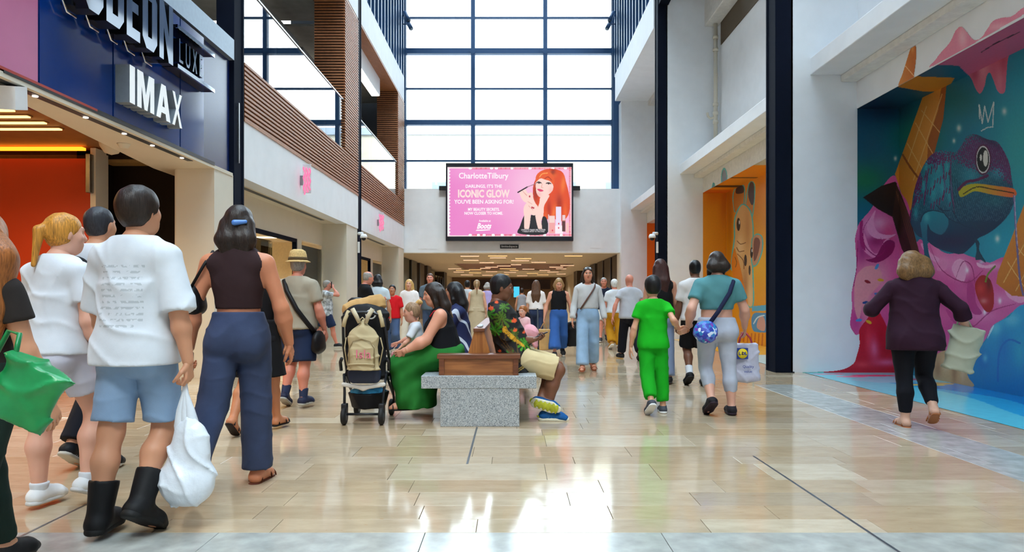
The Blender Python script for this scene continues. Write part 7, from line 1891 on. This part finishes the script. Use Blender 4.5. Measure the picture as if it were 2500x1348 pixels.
cv = Canvas(P[:, 0], P[:, 1], (240, 150, 20)); cv.on[:] = True; cv.c[np.abs(P[:, 1] - 19.3) < .18] = (70, 36, 16); cv.c[np.abs(P[:, 1] - 17.9) < .07] = (90, 50, 20); cv.c[P[:, 1] > 19.9] = (226, 110, 20); cv.c[P[:, 1] < 16.2] = (190, 200, 190)
paint_obj('painted_soffit', P, cv, shp, M_paint, GM)
P, shp = grid_yz(5.46 - e, 16.0, 20.4, 200, 4.18, 4.6, 50)
cv = Canvas(*proj(P), (0, 0, 0))
for cx_, cy_, rx, ry in ((1768, 436, 6, 22), (1742, 462, 2.5, 12)): cv.ell(cx_, cy_, rx + 2.2, ry + 5, CY); cv.ell(cx_, cy_, rx, ry, (124, 132, 142))
paint_obj('painted_lintel', P, cv, shp, M_paint, GM, only=True)
FP2 = empty('painted_floor', (5.3, 16, 0), 'yellow and pale cyan painted floor in front of the giraffe mural', 'floor painting')
P, shp = grid_xy(.0035, 4.52, 6.12, 20, 12.4, 20.4, 80)
cv = Canvas(P[:, 0], P[:, 1], (244, 186, 66)); cv.on[:] = True; cv.c[P[:, 1] < 14.8] = (188, 226, 222)
paint_obj('paint_layer', P, cv, shp, M_fpaint, FP2)
OM = empty('orange_niche', (5.9, 28, 0), 'orange painted niche beyond the second navy column', 'mural')
P, shp = grid_xz(29.0 - e, 5.46, 6.126, 12, 0, 4.176, 40); cv = Canvas(*proj(P), (240, 116, 14)); cv.on[:] = True; paint_obj('painted_pier', P, cv, shp, M_paint, OM)
P, shp = grid_yz(6.13 - e, 21.2, 28.99, 40, 0, 4.176, 40); cv = Canvas(*proj(P), (240, 110, 12)); cv.on[:] = True; paint_obj('painted_wall', P, cv, shp, M_paint, OM)

# ---- advertising screen
YS = 29.0
AD = empty('advertising_screen', (PX(1244, YS), YS, PZ(492, YS)), 'large wall screen with a pink make-up advert above the passage', 'screen')
g6 = lambda *p: [(1060 + x / 4.813, 380 + y / 4.813) for x, y in p]
sx0, sx1, sz0, sz1 = PX(1088.5, YS), PX(1399.5, YS), PZ(588, YS), PZ(398.5, YS)
ax0, ax1, az0, az1 = PX(1092.5, YS), PX(1395.5, YS), PZ(577.5, YS), PZ(408, YS)
Mb = mat('screen_bezel', (26, 24, 34), .35)
fr_ = MB().box(sx0, ax0, YS - .02, YS + .28, sz0, sz1).box(ax1, sx1, YS - .02, YS + .28, sz0, sz1).box(ax0, ax1, YS - .02, YS + .28, sz0, az0).box(ax0, ax1, YS - .02, YS + .28, az1, sz1).box(sx0 + .02, sx1 - .02, YS + .05, YS + .28, sz0 + .02, sz1 - .02)
fr_.build('bezel', Mb, AD)
for a, b in ((1071, 1089), (1399, 1417)): box('mounting_bar', M_black, PX(a, YS), PX(b, YS), YS + .1, YS + .24, PZ(463, YS), PZ(453, YS), AD)
P, shp = grid_xz(YS + .0, ax0, ax1, 400, az0, az1, 226)
cv = Canvas(*proj(P), (244, 150, 214)); cv.on[:] = True
t = np.clip((cv.u - 1092) / 300, 0, 1)[:, None]; cv.c = np.array((238, 132, 204)) * (1 - t) + np.array((252, 190, 222)) * t
cv.glow(1290, 450, 50, 60, (254, 206, 232), .6); cv.glow(1180, 560, 60, 30, (236, 120, 196), .5); cv.glow(1150, 420, 60, 20, (248, 168, 222), .6)
cv.c[cv.u < 1098 + 1.5 * np.sin(cv.v * .8)] = (255, 246, 250); cv.c[(cv.v < 411.5) | (cv.v > 574.5)] = (255, 226, 232); cv.c[cv.u > 1391] = (255, 214, 222)
d_ = ((cv.v > 409) & (cv.v < 413.5) | (cv.v > 571.5) & (cv.v < 576)) & (cv.u > 1145) & (np.sin(cv.u * 2.2) > -.2); cv.c[d_] = (236, 90, 110)
d_ = (cv.u > 1389) & (cv.u < 1393.5) & (np.sin(cv.v * 2.2) > -.1); cv.c[d_] = (232, 90, 110)
for x_ in (1148, 1168, 1182, 1204, 1226, 1255, 1290, 1330, 1370): cv.ell(x_, 574, 4, 3, (255, 250, 252))
for x_ in (1148, 1200, 1212, 1250, 1294, 1350, 1380): cv.ell(x_, 411, 4, 3, (255, 250, 252))
HR = (228, 74, 24); SKc = (255, 216, 206)
hm = cv.fill(g6((1195, 270), (1235, 195), (1330, 158), (1450, 165), (1520, 212), (1552, 320), (1578, 420), (1596, 560), (1575, 700), (1500, 770), (1400, 740), (1320, 748), (1265, 725), (1245, 650), (1180, 560), (1160, 440), (1165, 350)), HR)
for x, y, rx, ry, c, k, ro in ((1345, 425, 12, 6, (250, 140, 60), .8, .3), (1375, 450, 6, 24, (250, 130, 50), .8, .1), (1365, 495, 8, 20, (150, 30, 10), .7, 0), (1352, 520, 5, 22, (250, 130, 60), .8, .2), (1340, 510, 5, 20, (160, 30, 12), .7, 0), (1380, 520, 5, 26, (246, 110, 40), .7, 0), (1350, 420, 6, 8, (120, 26, 14), .7, .3), (1332, 530, 5, 14, (240, 110, 50), .7, .2), (1308, 470, 6, 20, (140, 30, 20), .8, 0)): cv.glow(x, y, rx, ry, c, k, hm, ro)
cv.fill(g6((1255, 480), (1350, 465), (1330, 520), (1290, 600), (1280, 720), (1225, 790), (1215, 640), (1235, 560)), SKc)
fc = cv.fill(g6((1200, 300), (1255, 268), (1330, 285), (1392, 330), (1395, 400), (1352, 452), (1290, 488), (1232, 482), (1202, 435), (1194, 360)), SKc)
cv.glow(1316, 475, 6, 6, (250, 180, 176), .6, fc); cv.glow(1345, 465, 6, 8, (250, 186, 180), .6, fc)
cv.fill(g6((1195, 310), (1200, 235), (1255, 185), (1350, 190), (1410, 260), (1405, 345), (1360, 300), (1300, 282), (1245, 268)), (236, 92, 34)); cv.line(g6((1240, 250), (1270, 215), (1330, 205)), 2.5, (252, 160, 80)); cv.line(g6((1300, 270), (1340, 250), (1380, 290)), 2, (170, 40, 14))
for x, y in ((1232, 318), (1345, 326)): cv.line(g6((x - 28, y), (x, y - 8), (x + 26, y + 4)), 2.4, (50, 20, 24)); cv.ell(1060 + x / 4.813, 380 + (y + 4) / 4.813, 2.6, 1.8, (60, 40, 50))
cv.line(g6((1270, 330), (1262, 372), (1280, 378)), 1.2, (230, 150, 140)); cv.fill(g6((1212, 392), (1245, 392), (1285, 412), (1255, 424), (1225, 412)), (226, 60, 110))
cv.fill(g6((998, 918), (1008, 830), (1062, 698), (1100, 760), (1150, 690), (1210, 710), (1250, 830), (1275, 720), (1325, 748), (1320, 918)), (22, 20, 30))
cv.fill(g6((1050, 620), (1090, 560), (1130, 640), (1135, 700), (1112, 862), (1062, 862), (1058, 720)), SKc); cv.fill(g6((1190, 640), (1235, 690), (1268, 862), (1225, 862), (1190, 720)), SKc)
cv.fill(g6((1000, 430), (1035, 395), (1075, 400), (1100, 440), (1150, 435), (1165, 500), (1190, 560), (1222, 610), (1205, 690), (1140, 690), (1095, 570), (1040, 525)), SKc)
for x, y in ((1122, 480), (1150, 610), (1168, 615)): cv.ell(1060 + x / 4.813, 380 + y / 4.813, 1.8, 2.6, (190, 30, 60))
for p in (((1040, 420), (1090, 470)), ((1100, 540), (1150, 570)), ((1110, 590), (1160, 640))): cv.line(g6(*p), 1.1, (226, 150, 140), None, False)
cv.line(g6((985, 432), (1095, 368)), 3.2, (40, 24, 40), None, False); cv.line(g6((1095, 368), (1195, 330)), 1.6, (150, 110, 120), None, False)
for x0_, y0_, x1_, y1_, c in ((1350, 705, 1420, 915, (246, 170, 168)), (1430, 600, 1492, 830, (240, 226, 250)), (1500, 700, 1545, 895, (206, 120, 110)), (1424, 822, 1516, 915, (255, 240, 246)), (1340, 690, 1348, 900, (230, 200, 205)), (1355, 710, 1415, 790, (250, 214, 206)), (1508, 700, 1540, 760, (240, 210, 214)), (1550, 790, 1580, 910, (250, 200, 190)), (1505, 770, 1540, 890, (90, 50, 54))): cv.fill(g6((x0_, y0_), (x1_, y0_), (x1_, y1_), (x0_, y1_)), c, smooth=False)
for x, y in ((1464, 800), (1390, 880), (1462, 850)): cv.ell(1060 + x / 4.813, 380 + y / 4.813, 1.6, 2.4, (226, 60, 90))
cv.fill(g6((1018, 862), (1312, 862), (1312, 905), (1018, 905)), (16, 16, 26), smooth=False)
paint_obj('advert_picture', P, cv, shp, emit_mat('screen_pixels', (255, 255, 255), .5, attr='Col'), AD)
M_txt = emit_mat('screen_white', (255, 248, 252), .52); M_txt2 = emit_mat('screen_blush', (255, 226, 222), .5)
def fit_text(txt, z0, z1, zc, cap, m, parent, name, y, conv=lambda q: (1060 + q / 4.813), convy=lambda q: 380 + q / 4.813, bold=.0, shear=0.0):
    xa, xb, zz = PX(conv(z0), YS), PX(conv(z1), YS), PZ(convy(zc), YS); hgt = (cap / 4.813) * YS / FPX
    o = text_mesh(txt, hgt / .69, m, Matrix.Identity(4), None, name, .004, bold=bold * hgt)
    me = o.data; xs = [v.co.x for v in me.vertices]; w = max(xs) - min(xs); mid = (max(xs) + min(xs)) / 2
    ys = [v.co.y for v in me.vertices]; my = hgt * 0 + (.34 * hgt / .69 if False else 0)
    M = Matrix.Translation((xa / 2 + xb / 2, y, zz)) @ Matrix.Rotation(math.pi / 2, 4, 'X') @ Matrix.Diagonal(((xb - xa) / w, 1, 1, 1)) @ Matrix.Translation((-mid, -my, 0))
    if shear: M = M @ Matrix(((1, shear, 0, 0), (0, 1, 0, 0), (0, 0, 1, 0), (0, 0, 0, 1)))
    me.transform(M); me.transform(Matrix.Translation(-WLOC[parent.name])); o.parent = parent; WLOC[o.name] = WLOC[parent.name].copy()
    return o
yt = YS - .008
fit_text('CharlotteTilbury', 290, 872, 240, 66, M_txt, AD, 'advert_lettering', yt, bold=.02)
fit_text("DARLINGS, IT'S THE", 370, 795, 362, 36, M_txt, AD, 'advert_lettering', yt, bold=.03)
fit_text('ICONIC GLOW', 280, 888, 452, 84, M_txt2, AD, 'advert_lettering', yt, bold=.06)
fit_text("YOU'VE BEEN ASKING FOR!", 235, 932, 545, 44, M_txt, AD, 'advert_lettering', yt, bold=.03)
fit_text('MY BEAUTY SECRETS.', 398, 768, 634, 32, M_txt, AD, 'advert_lettering', yt, bold=.04)
fit_text('NOW CLOSER TO HOME.', 356, 808, 680, 32, M_txt, AD, 'advert_lettering', yt, bold=.04)
fit_text('Available at', 525, 664, 768, 24, M_txt, AD, 'advert_lettering', yt, bold=.03)
fit_text('Boots', 510, 672, 830, 62, M_txt, AD, 'advert_lettering', yt, bold=.05, shear=.35)
fit_text('CHARLOTTE TILBURY MBE, FOUNDER', 1022, 1308, 873, 15, M_txt, AD, 'advert_lettering', yt)
fit_text('+ MAKEUP ARTIST TO THE STARS', 1034, 1296, 893, 15, M_txt, AD, 'advert_lettering', yt)
MB().prism([(PX(1060 + x / 4.813, YS), PZ(380 + yv / 4.813, YS)) for x, yv in ((486, 884), (500, 872), (650, 868), (664, 876), (560, 884))], 'y', yt - .002, yt + .002).build('logo_underline', M_txt, AD)
LP = empty('sign_plate', (PX(1243, YE), YE, PZ(602, YE)), 'small black plate with white lettering under the advertising screen', 'sign')
box('plate', M_black, PX(1221, YE), PX(1266, YE), YE - .04, YE, PZ(607, YE), PZ(597.5, YE), LP)
YS_ = YS; YS = YE
fit_text('limitedspace', (1224 - 1060) * 4.813, (1263 - 1060) * 4.813, (602 - 380) * 4.813, 24, mat('plate_white', (230, 230, 230), .5), LP, 'lettering', YE - .046, bold=.02)
YS = YS_
